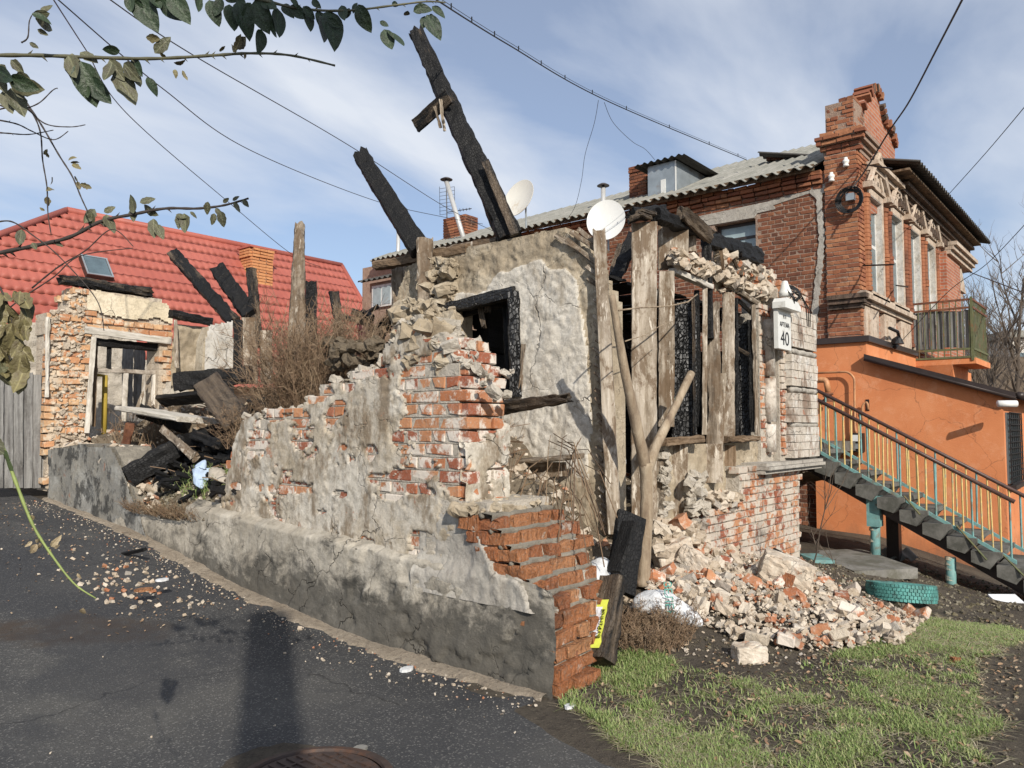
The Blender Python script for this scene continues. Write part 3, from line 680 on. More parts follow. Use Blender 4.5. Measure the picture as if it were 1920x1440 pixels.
GZ = gfull(GX, GY) + 0.02 * (fbm(GX * 6, GY * 6, 0, 8, 3) - 0.5) * ((GX > 3.3) & (GX < 12.4))
tag(link('ground', gridmesh('ground', np.stack([GX, GY, GZ], -1)), m_soil), None, kind='structure')
# road
ry = np.unique(np.concatenate([np.linspace(-60, -2, 30), np.arange(-2, 11.0, 0.05), np.linspace(11, 90, 60)]))
def road_edge(Y):
    b = np.interp(Y, [-60, -1, 0.5, 1.55, 2.5, 2.62, 9, 10.3, 90], [2.7, 2.7, 2.95, 3.12, 3.36, 3.42, 3.42, 3.42, 3.4])
    n = (fbm(Y * 3.1, 0.3, 0, 21, 5) - 0.5)
    return b + n * np.where(Y < 2.7, 0.22, 0.05)
ts = np.concatenate([np.linspace(0, 0.8, 20), np.linspace(0.82, 1, 60)])
Yg, Tg = np.meshgrid(ry, ts, indexing='ij')
EX = road_edge(Yg); Xg = -25 + (EX + 25) * Tg
Zg = gz(Xg, Yg) + 0.012 + 0.012 * (fbm(Xg * 1.2, Yg * 1.2, 0, 4, 3) - 0.5) - 0.02 * sstep(0.985, 1.0, Tg) * (Yg < 2.7)
tag(link('road', gridmesh('road', np.stack([Xg, Yg, Zg], -1)[:, ::-1]), m_asphalt), None, kind='structure')
# sandy strip along the plinth
sy_ = np.arange(2.64, 10, 0.03); st = np.linspace(0, 1, 9)
Ys, Ts = np.meshgrid(sy_, st, indexing='ij')
wd = sstep(2.6, 3.0, Ys) * 0.04 + 0.22 * fbm(Ys * 4.2, 0.0, 0, 31, 5, 0.7) * np.interp(Ys, [2.3, 3, 6, 10], [0.8, 1, 1, 0.5])
Xs = 3.50 - wd * Ts
Zs = gz(Xs, Ys) + 0.022 + 0.035 * (1 - Ts) * fbm(Ys * 5, Ts * 3, 0, 32, 3) - 0.03 * sstep(0.8, 1, Ts)
tag(link('sand_strip', gridmesh('sand_strip', np.stack([Xs, Ys, Zs], -1)[:, ::-1]), m_sand), None, kind='structure')
# dirt patch on the road, and manhole
def blob_patch(name, cx, cy, rx, ry_, rot, mat, amp=0.3, lift=0.016, dome=0.012, seed=0, n=72, kind='structure'):
    V = [(cx, cy, float(gz(cx, cy)) + lift + dome)]; F_ = []; rings = 6
    for j in range(1, rings + 1):
        for k in range(n):
            a = 2 * math.pi * k / n; rr = 1 + amp * (float(fbm(math.cos(a) * 2 + seed, math.sin(a) * 2, 0, seed, 5)) - 0.5) * 2
            x, y = rx * rr * math.cos(a) * j / rings, ry_ * rr * math.sin(a) * j / rings
            X = cx + x * math.cos(rot) - y * math.sin(rot); Y = cy + x * math.sin(rot) + y * math.cos(rot)
            V.append((X, Y, float(gz(X, Y)) + lift + dome * (1 - (j / rings) ** 2) - (0.012 if j == rings else 0)))
    for k in range(n): F_.append((0, 1 + k, 1 + (k + 1) % n))
    for j in range(rings - 1):
        for k in range(n):
            a = 1 + j * n + k; b = 1 + j * n + (k + 1) % n; F_.append((a, a + n, b + n, b))
    m = MB(); m.v = V; m.f = F_
    o = m.build(name, mat, smooth=True)
    if kind: o['kind'] = kind
    return o
# manhole
mc = Vector((0, 0, 0)) + FW * 3.30 + RT * (-0.83); mzh = float(gz(mc.x, mc.y)) + 0.014
blob_patch('dirt_ring', mc.x - 0.12 * RT.x, mc.y - 0.12 * RT.y, 0.48, 0.40, AZ, m_soil, 0.25, 0.018, 0.006, 9)
T = thing('manhole_cover', 'round rusty cast iron manhole cover with a grid of ribs set in the asphalt', 'manhole cover', (mc.x, mc.y, mzh))
m = MB(); m.lathe([(0.0, 0.0), (0.33, 0.0), (0.335, 0.022), (0.30, 0.026), (0.295, 0.014)], (mc.x, mc.y, mzh), 40); m.build('frame', m_iron, T)
m = MB(); m.lathe([(0.0, 0.020), (0.28, 0.020), (0.287, 0.014), (0.287, 0.0)], (mc.x, mc.y, mzh), 40); m.build('lid', m_iron, T)
for i in range(-5, 6):
    for q in (0, 1):
        o_ = i * 0.045; hl = math.sqrt(max(0, 0.26 ** 2 - o_ ** 2))
        m = MB(); ax = Vector((1, 0, 0)) if q else Vector((0, 1, 0)); ay = Vector((0, 1, 0)) if q else Vector((1, 0, 0))
        if q and i % 2: continue
        m.obox(Vector((mc.x, mc.y, mzh + 0.0235)) + ay * o_, ax * hl, ay * 0.006, UPZ * (0.004 if q else 0.0045)); m.build('rib', m_iron, T)

# ------------------------------------------------------------------ FRONT WALL of the collapsed annex (plane X=XF, runs along Y)
XF = 3.475; XW = XF + 0.10; XP = 5.5; YS = 3.52; YE = 10.07; XH = 13.8; YH = 3.77
def pX(pts, X): return [(at(x, y, ('X', X)).y, at(x, y, ('X', X)).z) for x, y in pts]
def pY(pts, Y): return [(at(x, y, ('Y', Y)).x, at(x, y, ('Y', Y)).z) for x, y in pts]
front_px = [(385, 1010), (415, 960), (425, 900), (442, 830), (455, 790), (480, 778), (572, 768), (580, 738), (640, 712), (688, 690), (722, 678), (722, 652), (742, 640), (752, 606), (790, 598), (800, 640), (838, 640), (862, 690), (900, 705), (905, 742), (935, 770), (945, 800), (946, 862), (948, 968), (1000, 1010), (1040, 1300), (450, 1200), (380, 1090)]
FP = pX(front_px, XW)
ch = 0.0876
T = thing('brick_wall', 'broken annex wall with flaking plaster over orange bricks beside the asphalt', 'wall', (XF, 4.4, 0))
def infront(y, z): return bool(inpoly(np.array([y]), np.array([z]), FP)[0])
yR = at(866, 900, ('X', XW)).y   # right-hand corner of the upper wall
# mortar core built course by course (stepped outline, real thickness)
m = MB()
z = 0.0
while z < 2.6:
    ys = [y for y in np.arange(2.4, 6.6, 0.03) if infront(y, z + ch / 2) and y > yR + 0.01]
    if ys: m.box((XW - 0.004, min(ys), z - 0.002), (XW + 0.39, max(ys), z + ch - 0.006))
    z += ch
# base core (low raking part)
def rake_y(z): return float(np.interp(z, [0, 0.3, 0.5, 0.7, 0.85, 0.96], [2.60, 2.65, 2.75, 2.90, 3.03, 3.13]))
def rake_x1(z): return float(np.interp(z, [0, 0.15, 0.4, 0.7, 0.96], [3.88, 4.02, 4.18, 4.26, 4.20]))
z = 0.0; k = 0
while z < 0.97:
    m.box((XW - 0.02, rake_y(z) + 0.03, z), (rake_x1(z) - 0.02, yR + 0.3, z + ch - 0.012)); z += ch
m.build('mortar_core', m_mortar, T)
bare_e = [(805, 770, 60, 85), (870, 790, 75, 80), (850, 715, 40, 30), (785, 1045, 22, 45), (835, 1060, 26, 18), (685, 693, 30, 12), (530, 782, 34, 9), (495, 820, 14, 30), (715, 898, 20, 9), (730, 925, 18, 8), (555, 915, 14, 7), (560, 1015, 26, 12), (545, 1035, 22, 8), (478, 985, 34, 13), (497, 1010, 12, 14), (780, 905, 24, 14), (860, 920, 14, 12), (700, 848, 12, 16), (600, 735, 18, 9), (770, 620, 16, 10), (640, 925, 12, 6), (445, 912, 10, 6), (605, 960, 14, 7), (800, 1010, 14, 8), (880, 1075, 10, 10), (655, 725, 10, 8), (590, 745, 12, 8), (845, 890, 12, 14), (930, 880, 10, 10), (640, 760, 10, 8), (930,740,24,22)]
BE = []
for (x, y, a, b) in bare_e:
    c0 = at(x, y, ('X', XW)); c1 = at(x + a, y, ('X', XW)); c2 = at(x, y + b, ('X', XW)); BE.append((c0.y, c0.z, abs(c1.y - c0.y), abs(c2.z - c0.z)))
def mask_front(y, z):
    y = np.asarray(y, float); z = np.asarray(z, float)
    n = fbm(y * 2.6, z * 3.4, 0, 41, 6, 0.68); n2 = fbm(y * 7, z * 13, 0, 47, 5, 0.7)
    M = 0.5 * (n - 0.395) / 0.12 + 1.7 * (n2 - 0.45)
    for (cy, cz, ra, rb) in BE:
        e = ((y - cy) / ra) ** 2 + ((z - cz) / rb) ** 2
        M = M - 2.0 * np.exp(-e * 0.9)
    return M
def edge_in(y, z, P, d=0.03):
    r = inpoly(y, z, P)
    for a, b in ((d, 0), (-d, 0), (0, d), (0, -d)): r &= inpoly(y + a, z + b, P)
    return r
def f_front(y, z):
    M = mask_front(y, z)
    D = 0.018 + 0.008 * sstep(0.48, 0.50, fbm(y * 2, z * 2.6, 0, 57, 5, 0.65)) - 0.036 * (1 - sstep(-0.06, 0.02, M)) + 0.012 * (fbm(y * 3, z * 3, 0, 52, 4) - 0.5) + 0.010 * (fbm(y * 22, z * 22, 0, 53, 3) - 0.5)
    # thin skim where bricks telegraph through
    D = D - 0.012 * sstep(0.55, 0.75, fbm(y * 1.7, z * 2.1, 0, 61, 4))
    P = inpoly(y + 0.05 * (fbm(z * 9, y * 9, 0, 58, 3) - 0.5), z + 0.05 * (fbm(z * 8, y * 8, 0, 59, 3) - 0.5), FP)
    D = np.where((M < -0.35) | ~P | (z < 0.5) | (y < yR - 0.0 * z), np.nan, D)
    return D
sheet('plaster_coat', 'X', XW, -1, 2.5, 6.7, 0.5, 2.75, 0.0125, f_front, m_plaster, T)
# white daub patches
B = Bricks(T, m_brick, 0.252, 0.118, 0.074, 'X', key='frn', jit=0.005)
def in_front_b(y, z):
    if not infront(y, z) or z < 0.62 or y < yR + 0.06: return False
    pts = [(y + a, z + b) for a in (-0.1, 0, 0.1) for b in (-0.03, 0.03)]
    M = mask_front([p[0] for p in pts], [p[1] for p in pts])
    return bool(M.min() < 0.12)
courses(B, XW + 0.05, 2.75, 6.6, 0.965, 2.6, ch, 0.262, in_front_b, jit=0.005, seed=4, tilt=0.01)
courses(B, XW + 0.05, 2.75, 6.6, 0.965 - 5 * ch, 0.965, ch, 0.262, in_front_b, jit=0.005, seed=14, tilt=0.01)
# broken top: bricks across the thickness
for kx in (1, 2):
    def in_top(y, z):
        return infront(y, z) and not infront(y, z + ch * 1.2) and y > yR + 0.06 and z > 1.0
    courses(B, XW + 0.05 + 0.13 * kx, 2.75, 6.6, 0.965, 2.7, ch, 0.262, in_top, jit=0.01, seed=4 + kx, tilt=0.04, drop=0.12)
nb = B.finish(230)
# end face of the pier (facing the street) and the raking base, bricks facing -Y
BW = Bricks(T, m_brick, 0.252, 0.118, 0.076, 'Y', key='endface', jit=0.006)
z = 0.965; k = 0
while z < 2.05:
    rr = random.Random(k + 50)
    ye = min([y for y in np.arange(2.4, 6.6, 0.02) if infront(y, z + ch / 2)] + [9]);
    ye = max(ye, yR)
    x = XW + 0.002
    lens = [0.125, 0.26] if k % 2 else [0.26, 0.125]
    for l_ in lens:
        BW.add((x + l_ / 2, ye + 0.02 + rr.uniform(-0.015, 0.015), z + ch / 2), l_ < 0.2, rr.uniform(-0.03, 0.03), rr.uniform(-0.02, 0.02), 0.98); x += l_
    z += ch; k += 1
BW.finish(60)
BRK = Bricks(T, m_brick_raw, 0.246, 0.17, 0.078, 'Y', key='rawend', jit=0.017, n=9)
z = 0.0; k = 0
while z < 0.95:
    rr = random.Random(k + 9); x = XF + (0.02 if k < 4 else 0.03) + (0.0 if k % 2 else -0.0)
    first = True; ye = rake_y(z)
    while x < rake_x1(z) - 0.05:
        half = (k % 2 == 0 and first) or rr.random() < 0.35
        l_ = 0.13 if half else 0.262
        BRK.add((x + l_ / 2, ye + 0.075 + rr.uniform(-0.034, 0.016) + (x - XF) * 0.05, z + ch / 2), half, rr.uniform(-0.05, 0.05), rr.uniform(-0.02, 0.02) - 0.01, 1.0)
        x += l_ + 0.016; first = False
    # bricks showing on the road side between the plaster and the broken corner
    if 0.3 < z < 0.93:
        BRK.add((XF + 0.145, ye + 0.22, z + ch / 2), False, rr.uniform(-0.05, 0.05), 0, 1.0)
    z += ch; k += 1
BRK.finish(120)
# fat squeezed-out mortar beds between the raking courses
m = MB(); z = 0.0
while z < 0.97:
    ye = rake_y(z); n = 26; x0, x1 = XF + 0.035, rake_x1(z) - 0.02
    pts = [Vector((x0 + (x1 - x0) * i / n, ye + 0.045 + (x0 + (x1 - x0) * i / n - XF) * 0.05 - 0.018 * vn(i * 0.9, z * 31, 0, 3), z + 0.002 + 0.007 * (vn(i * 0.7, z * 17, 0, 8) - 0.5))) for i in range(n + 1)]
    m.tube(pts, [0.008 + 0.013 * float(vn(i * 0.55, z * 9, 0, 5)) for i in range(n + 1)], 6)
    z += ch
z = ch
while z < 1.0:
    ylo, yhi = rake_y(z - ch), rake_y(z); n = 22; x0, x1 = XF + 0.03, rake_x1(z) - 0.03; k0 = len(m.v)
    for i in range(n + 1):
        x = x0 + (x1 - x0) * i / n; g_ = float(vn(x * 9, z * 23, 0, 12)); dy_ = (x - XF) * 0.05
        for (y_, z_) in ((ylo + 0.012 + 0.03 * g_ + dy_, z - 0.016 - 0.008 * g_), (ylo + 0.008 + 0.03 * g_ + dy_, z - 0.004), (ylo + 0.02 + dy_, z + 0.010 + 0.008 * g_), (yhi + 0.03 + dy_, z + 0.014 + 0.014 * g_)): m.v.append((x, y_, z_))
    for i in range(n):
        for j in range(3): a = k0 + i * 4 + j; m.f.append((a, a + 4, a + 5, a + 1))
    z += ch
m.build('mortar_beds', m_mortar_grey, T, smooth=True)
# plinth: rendered band with sloping ledge on top
LED = lambda y: np.interp(y, [2.6, 3.2, 3.7, 6.2, 6.7], [0.52, 0.60, 0.62, 0.765, 0.78])
yy = np.arange(2.60, 6.75, 0.02); prof_t = np.linspace(0, 1, 46)
Yp, Tp = np.meshgrid(yy, prof_t, indexing='ij')
led = LED(Yp); top = led + 0.07
Zp = np.where(Tp < 0.82, (gz(XF, Yp) - 0.1) + (led - (gz(XF, Yp) - 0.1)) * Tp / 0.82, led + (top - led) * (Tp - 0.82) / 0.18)
Xp = np.where(Tp < 0.82, XF + 0.0 * Tp, XF + 0.115 * sstep(0.82, 1.0, Tp) ** 0.8)
fade = sstep(2.95, 3.7, Yp)
Xp = XF + (Xp - XF) * fade + (0.0) - 0.018 * np.exp(-((Zp - 0.05) / 0.1) ** 2)
n_ = 0.055 * (fbm(Yp * 1.6, Zp * 1.6, 0, 71, 5, 0.55) - 0.5) + 0.022 * (fbm(Yp * 13, Zp * 13, 0, 72, 4) - 0.5)
chunk_out = 0.02 * sstep(0.52, 0.56, fbm(Yp * 2.2 + 0.4 * Zp, Zp * 4, 0, 77, 6, 0.65)) * (Yp < 4.4)
Xp = Xp + n_ + chunk_out
Zp = Zp + np.where(Tp > 0.8, 0.03 * (fbm(Yp * 5, 0.2, 0, 74, 3) - 0.5), 0)
# right end: the plaster above the plinth reaches up to the corner
link('plinth', gridmesh('plinth', np.stack([Xp, Yp, Zp], -1)[::-1]), m_plinth, T)
# plaster skin carrying on over the lower corner
def f_corner(y, z):
    up = z > np.interp(y, [2.62, 2.72, 2.85, 3.05, 3.3, 3.4], [0.40, 0.44, 0.60, 0.70, 0.98, 1.0]) + 0.1 * (fbm(y * 9, z * 9, 0, 81, 3) - 0.5)
    D = 0.012 + 0.05 * (fbm(y * 4, z * 4, 0, 82, 5) - 0.5) + 0.02 * (fbm(y * 18, z * 18, 0, 83, 3) - 0.5)
    D = D - 0.085 * sstep(3.02, 3.55, y) * sstep(0.55, 0.70, z)
    line = np.interp(y, [2.62, 2.72, 2.85, 3.05, 3.3, 3.4], [0.40, 0.44, 0.60, 0.70, 0.98, 1.0]) + 0.16 * (fbm(y * 7, z * 7, 0, 81, 4) - 0.5)
    D = D - 0.14 * sstep(-0.015, 0.015, z - line)
    return np.where((z > line + 0.06) | (y < 2.60), np.nan, D)
sheet('corner_render', 'X', XF + 0.01, -1, 2.6, 3.75, 0.45, 1.02, 0.014, f_corner, m_cement, T)

def f_pier(x, z):
    line = 1.40 + 0.16 * (fbm(x * 6, 1, 0, 181, 4) - 0.5) + (0.25 * (x - XW)); D = 0.016 + 0.03 * (fbm(x * 4, z * 4, 0, 182, 4) - 0.5) + 0.012 * (fbm(x * 20, z * 20, 0, 183, 3) - 0.5)
    D = D - 0.06 * sstep(-0.01, 0.01, z - line) - 0.05 * sstep(0.62, 0.66, fbm(x * 7, z * 9, 0, 184, 4, 0.65))
    return np.where(z > line + 0.05, np.nan, D)
sheet('pier_render', 'Y', yR - 0.03, -1, XW - 0.02, XW + 0.41, 0.93, 1.6, 0.0125, f_pier, m_plaster, T)
# stones and mud lumps on the crumbled pier top, with splintered post
def lumps(name, label, pts, mat, seed, group=None, cat='masonry'):
    pass
m = MB()
r_ = random.Random(5)
pts = []; sz = []
for i in range(150):
    px_, py_ = r_.uniform(748, 862), r_.uniform(560, 700)
    if px_ > 800 + (py_ - 560) * 0.5: continue
    p = at(px_, py_, ('X', XW + r_.uniform(0.03, 0.34))); pts.append(p); sz.append(r_.uniform(0.05, 0.16))
scatter_stuff('mud_lumps', pts, sz, m_mud, T, 4, src=CH)
pts = []; sz = []
for i in range(110): pts.append((r_.uniform(XF + 0.02, 4.2), r_.uniform(3.16, yR + 0.05), 0.985 + r_.uniform(-0.02, 0.03))); sz.append(r_.uniform(0.02, 0.09))
scatter_stuff('mortar_crumbs', pts, sz, m_mud, T, 41, src=CH)
pts = []; sz = []
for i in range(260):   # crumbs and loose mortar on the stepped top
    y = r_.uniform(3.2, 6.1)
    zt = [z for z in np.arange(1.2, 2.5, 0.03) if infront(y, z)]
    if not zt: continue
    pts.append((XW + r_.uniform(0.0, 0.38), y, max(zt) + r_.uniform(-0.01, 0.05))); sz.append(r_.uniform(0.02, 0.10))
scatter_stuff('loose_mortar', pts, sz, m_mortar, T, 6, src=CH)

# ------------------------------------------------------------------ low grey wall at the left and the far end wall
T = thing('low_wall', 'low grey rendered wall stub with blackened patches at the far left of the road', 'wall', (XF, 9.0, 0.6))
LP_ = pX([(92, 950), (92, 842), (150, 832), (212, 838), (232, 875), (262, 960), (285, 1020), (285, 1060), (92, 1000)], XF)
P_ = [(y, z) for y, z in LP_]
P_ = [(min(y, 10.03), z) for y, z in P_]
m = MB(); m.prism(P_, 'X', XF + 0.02, XF + 0.38); m.build('core', m_mortar_grey, T)
sheet('render_coat', 'X', XF + 0.015, -1, min(p[0] for p in P_), 10.05, 0.2, 1.5, 0.025, lambda y, z: np.where(inpoly(y + 0.06 * (fbm(z * 7, y * 3, 0, 91, 3) - 0.5), z + 0.08 * (fbm(y * 5, z * 3, 0, 92, 3) - 0.5), [(a * 1.0, b) for a, b in P_]), 0.025 + 0.06 * (fbm(y * 2.5, z * 2.5, 0, 93, 5) - 0.5), np.nan), m_leftplinth, T)
pts = []; sz = []
for i in range(220):
    y = r_.uniform(7.7, 10.0); zt = float(np.interp(y, [7.3, 8.0, 8.6, 10], [0.75, 0.95, 1.2, 1.28]))
    pts.append((XF + r_.uniform(0.03, 0.4), y, zt + r_.uniform(-0.02, 0.05))); sz.append(r_.uniform(0.03, 0.11))
scatter_stuff('broken_coping', pts, sz, m_chunk, T, 8)
pts = []; sz = []
for i in range(260):
    y = r_.uniform(7.3, 8.4); zt = float(np.interp(y, [7.3, 7.75, 8.0, 8.45], [0.72, 0.85, 1.05, 1.28])); pts.append((XF + r_.uniform(0.04, 0.45), y, zt + r_.uniform(-0.05, 0.06))); sz.append(r_.uniform(0.02, 0.08))
scatter_stuff('broken_edge', pts, sz, m_chunk, T, 18)
# low plinth strip joining it to the front wall
T2 = thing('plinth_strip', 'low crumbling plinth strip between the grey wall stub and the plastered wall', 'plinth', (XF, 7.2, 0.3))
def f_strip(y, z):
    topz = np.interp(y, [6.5, 7.2, 8.2], [0.72, 0.66, 0.72]) + 0.12 * (fbm(y * 3, 0, 0, 94, 4) - 0.5)
    return np.where(z > topz, np.nan, 0.0 + 0.07 * (fbm(y * 2.5, z * 2.5, 0, 95, 5) - 0.5))
sheet('render_coat', 'X', XF + 0.01, -1, 6.5, 8.3, -0.1, 1.0, 0.025, f_strip, m_plinth, T2)
m = MB(); m.box((XF + 0.04, 6.5, 0), (XF + 0.3, 8.3, 0.68)); m.build('core', m_mortar_grey, T2)

# far end wall with window opening, facing the street side (plane Y=YE)
T = thing('end_wall', 'small cream plastered brick wall with a broken window opening under a burnt lintel beam', 'wall', (4.2, YE, 0.8))
EW = pY([(90, 920), (88, 590), (96, 583), (128, 583), (132, 548), (150, 540), (312, 568), (322, 590), (322, 700), (300, 745), (300, 840), (150, 880), (150, 930)], YE)
HO = pY([(172, 622), (300, 634), (300, 745), (300, 860), (168, 860)], YE)  # opening
ho_x0 = at(172, 640, ('Y', YE)).x; ho_x1 = at(299, 660, ('Y', YE)).x; ho_z1 = at(235, 628, ('Y', YE)).z
def inEW(x, z): return bool(inpoly(np.array([x]), np.array([z]), EW)[0]) and not (ho_x0 < x < ho_x1 and z < ho_z1)
ex0 = min(p[0] for p in EW); ex1 = max(p[0] for p in EW); ez1 = max(p[1] for p in EW)
m = MB(); z = 0.5
while z < ez1:
    for (a, b) in ((ex0, ho_x0), (ho_x0, ho_x1), (ho_x1, ex1)):
        xs = [x for x in np.arange(a + 0.01, b, 0.02) if inEW(x, z + 0.04)]
        if xs: m.box((min(xs) - 0.01, YE + 0.012, z), (max(xs) + 0.01, YE + 0.36, z + 0.083))
    z += 0.085
m.build('mortar_core', m_mortar_cream, T)
B = Bricks(T, m_brick_left, 0.245, 0.118, 0.070, 'Y', key='lefts', jit=0.014)
rl = random.Random(3); pts = []; sz = []
for i in range(900):
    x, z = rl.uniform(ex0, ho_x0 - 0.05), rl.uniform(0.7, ez1)
    if inEW(x, z): pts.append((x, YE + rl.uniform(-0.02, 0.03), z)); sz.append(rl.uniform(0.02, 0.07))
scatter_stuff('squeezed_mortar', pts, sz, m_mortar_cream, T, 44)
PLZ = at(200, 612, ('Y', YE)).z
def inLb(x, z):
    if not inEW(x, z): return False
    return not (x > ho_x0 - 0.03 and z > PLZ + 0.13)
courses(B, YE + 0.045, ex0, ex1, 0.5, ez1, 0.085, 0.255, inLb, jit=0.02, seed=8, tilt=0.05, drop=0.03, header_every=2)
for kx in (1, 2):
    courses(B, YE + 0.045 + 0.12 * kx, ex0, ex1, 0.5, ez1, 0.085, 0.255, lambda x, z: inEW(x, z) and not inEW(x, z + 0.1) and z > 2.4, jit=0.02, seed=8 + kx, tilt=0.08, drop=0.1)
B.finish(290)
# left column: the road-side return of the end wall
m = MB(); zt = at(90, 590, ('Y', YE)).z
# plastered head above the opening
def f_head(x, z):
    lo = PLZ + 0.10 + 0.13 * fbm(x * 3, 0, 0, 97, 4) - 0.05 * (x - 4)
    inn = inpoly(x, z + 0.05 * (fbm(x * 9, z * 3, 0, 98, 3) - 0.5), EW)
    return np.where((z < lo) | ~inn | (x < ho_x0 - 0.12 + 0.1 * fbm(z * 6, 0, 0, 99, 3)), np.nan, 0.03 + 0.02 * (fbm(x * 4, z * 4, 0, 96, 4) - 0.5))
sheet('plaster_head', 'Y', YE + 0.0, -1, ho_x0 - 0.2, ex1, 2.2, ez1 + 0.05, 0.02, f_head, m_sand_plaster, T)
bP('lintel_board', (158, 618), (320, 640), ('Y', YE - 0.03), 13, 0.05, m_wood_white, T, rough=0.006)
bP('jamb_board', (176, 632), (163, 812), ('Y', YE - 0.03), 9, 0.05, m_wood_white, T, rough=0.006)
bP('reveal_strip', (90, 595), (88, 745), ('Y', YE - 0.04), 6, 0.06, m_wood_white, T, rough=0.012)
wf = bP('window_frame', (176, 641), (300, 652), ('Y', YE + 0.10), 14, 0.10, m_char_b, T)
for (a, b, w_, mt) in [((180, 640), (176, 800), 6, m_wood_brown), ((296, 650), (296, 742), 9, m_wood), ((182, 694), (320, 700), 8, m_pinkwood), ((236, 700), (232, 790), 9, m_wood_white), ((290, 700), (288, 760), 9, m_wood_white), ((270, 702), (268, 780), 6, m_wood_white), ((205, 640), (204, 692), 8, m_char_b), ((300, 703), (330, 706), 7, m_wood_white), ((326, 700), (324, 742), 7, m_wood_white), ((255, 770), (275, 722), 6, m_wood)]:
    bP('frame_bar', a, b, ('Y', YE + 0.12), w_, 0.05, mt, T, rough=0.006)
o = bP('upright_plank', (240, 650), (238, 790), ('Y', YE + 1.2), 18, 0.04, m_wood_grey); tag(o, 'silvery upright plank seen through the end wall window opening, left one', 'plank')
o = bP('upright_plank', (262, 650), (260, 790), ('Y', YE + 1.2), 18, 0.04, m_wood_grey); tag(o, 'silvery upright plank seen through the end wall window opening, right one', 'plank')
m = MB(); p0 = at(197, 705, ('Y', YE + 0.5)); p1 = at(196, 786, ('Y', YE + 0.5)); m.tube([p1 + Vector((0, 0, -0.3)), p0, p0 + Vector((-0.3, 0.02, 0.02))], 0.035, 10)
tag(m.build('gas_pipe', m_oldyellow, smooth=True), 'mustard yellow pipe standing inside the broken window opening', 'pipe')
# back room wall seen through the opening
def f_back(x, z): return np.where(z < 3.05 + 0.35 * (fbm(x * 1.3, 0, 0, 101, 4) - 0.5) - 0.5 * (x > 5.6), 0.1 * (fbm(x * 4, z * 4, 0, 102, 5, 0.6) - 0.5) * 2, np.nan)
o = sheet('back_wall', 'Y', YE + 2.4, -1, 3.6, 7.0, 0.4, 3.2, 0.04, f_back, m_mortar, None); 
tag(o, 'rough rubble masonry wall seen through the broken end window', 'wall')

# wooden plank fence / gate left of the ruin
T = thing('plank_gate', 'old silver grey plank gate at the left edge beside the ruin', 'gate', (2.9, YE + 0.1, 0.67))
for i, (a, w_) in enumerate([(-44, 19), (-24, 18), (-4, 18), (15, 17), (33, 18), (52, 16), (69, 15), (83, 12)]):
    tp = 700 + (4 * math.sin(i * 2.1)); bP('board', (a, 915), (a + 1, tp), ('Y', YE + 0.12 + 0.01 * (i % 2)), w_ * 0.94, 0.025, m_wood_grey, T, rough=0.004, jag1=0.03)
for yv in (735, 870): bP('rail', (-60, yv - 6), (88, yv + 2), ('Y', YE + 0.18), 10, 0.05, m_wood_brown, T)
bP('corner_post', (89, 900), (90, 690), ('Y', YE + 0.2), 9, 0.09, m_wood_brown, T)
T = thing('shed', 'dark low shed roof and wall behind the plank gate at the left edge', 'shed', (2, 12.5, 0.7))
m = MB(); m.box((-2, 12.5, 0.5), (3.3, 14.5, 2.9)); m.build('wall', m_wood_grey, T)
m = MB(); m.prism([(12.2, 2.80), (12.2, 2.86), (14.9, 3.3), (14.9, 3.24)], 'X', -2.2, 3.4); m.build('roof', m_slate_dark, T)
# heap of rotten wood by the foot of the gate
# ------------------------------------------------------------------ debris mound inside the ruin
HC = [(3.9, 3.0, .35), (4.4, 3.0, .22), (4.9, 2.9, .15), (5.3, 3.0, .15), (5.45, 3.6, .55), (4.6, 3.6, .85), (4.2, 3.45, .85), (5.3, 4.0, 1.1), (5.3, 4.6, 1.5), (4.5, 4.6, 1.4), (4.0, 3.9, 1.12), (4.2, 5.5, 1.6), (5.2, 6.0, 1.75), (4.2, 7, 1.3), (5, 8, 1.8), (4.4, 8.4, 1.25), (5, 9.8, 1.8), (4, 9.6, 1.45),  (3.65, 9.3, .95), (3.95, 7.5, 1.1), (3.95, 6.4, 1.15), (4.0, 8.6, 1.1), (3.46, 6.3, .86), (3.46, 6.8, .82), (3.46, 7.2, .78), (3.46, 7.6, .80), (3.46, 8, .84), (3.75, 6.6, .97), (3.75, 7.0, .95), (3.75, 7.4, .93), (3.8, 8.0, .98), (4.2, 7.5, 1.3), (4.2, 8.0, 1.25), (4.1,5.0,1.55),
      (6.2, 7, 1.95), (7, 9, 2.0), (8, 7, 1.7), (7, 5, .9), (9, 10, 1.8), (9, 5, .8), (6.2, 4.2, .7), (6.5, 11, 1.8), (10, 8, 1.3), (12, 6, .4), (12, 12, 1.6), (5.0, 11.5, 1.2), (4, 11, 1.0), (9, 14, 1.2)]
HCa = np.array(HC)
def rimz(x, y): return 0.0 if x > 3.8 else float((0.69 - mound(x, y)) * (1 - sstep(3.46, 3.80, x)))
def mound(X, Y):
    X = np.asarray(X, float); Y = np.asarray(Y, float); num = 0; den = 0
    for (x, y, z) in HC:
        w = 1 / (((X - x) ** 2 + (Y - y) ** 2) ** 1.6 + 0.01); num = num + w * z; den = den + w
    return num / den + 0.16 * (fbm(X * 2.4, Y * 2.4, 0, 111, 5, 0.6) - 0.5) + 0.05 * (fbm(X * 11, Y * 11, 0, 112, 3) - 0.5)
mx = np.concatenate([[3.512, 3.516], np.arange(3.52, 13.0, 0.04)]); my = np.arange(2.85, 15.0, 0.05)
Xm, Ym = np.meshgrid(mx, my, indexing='ij'); Zm = mound(Xm, Ym)
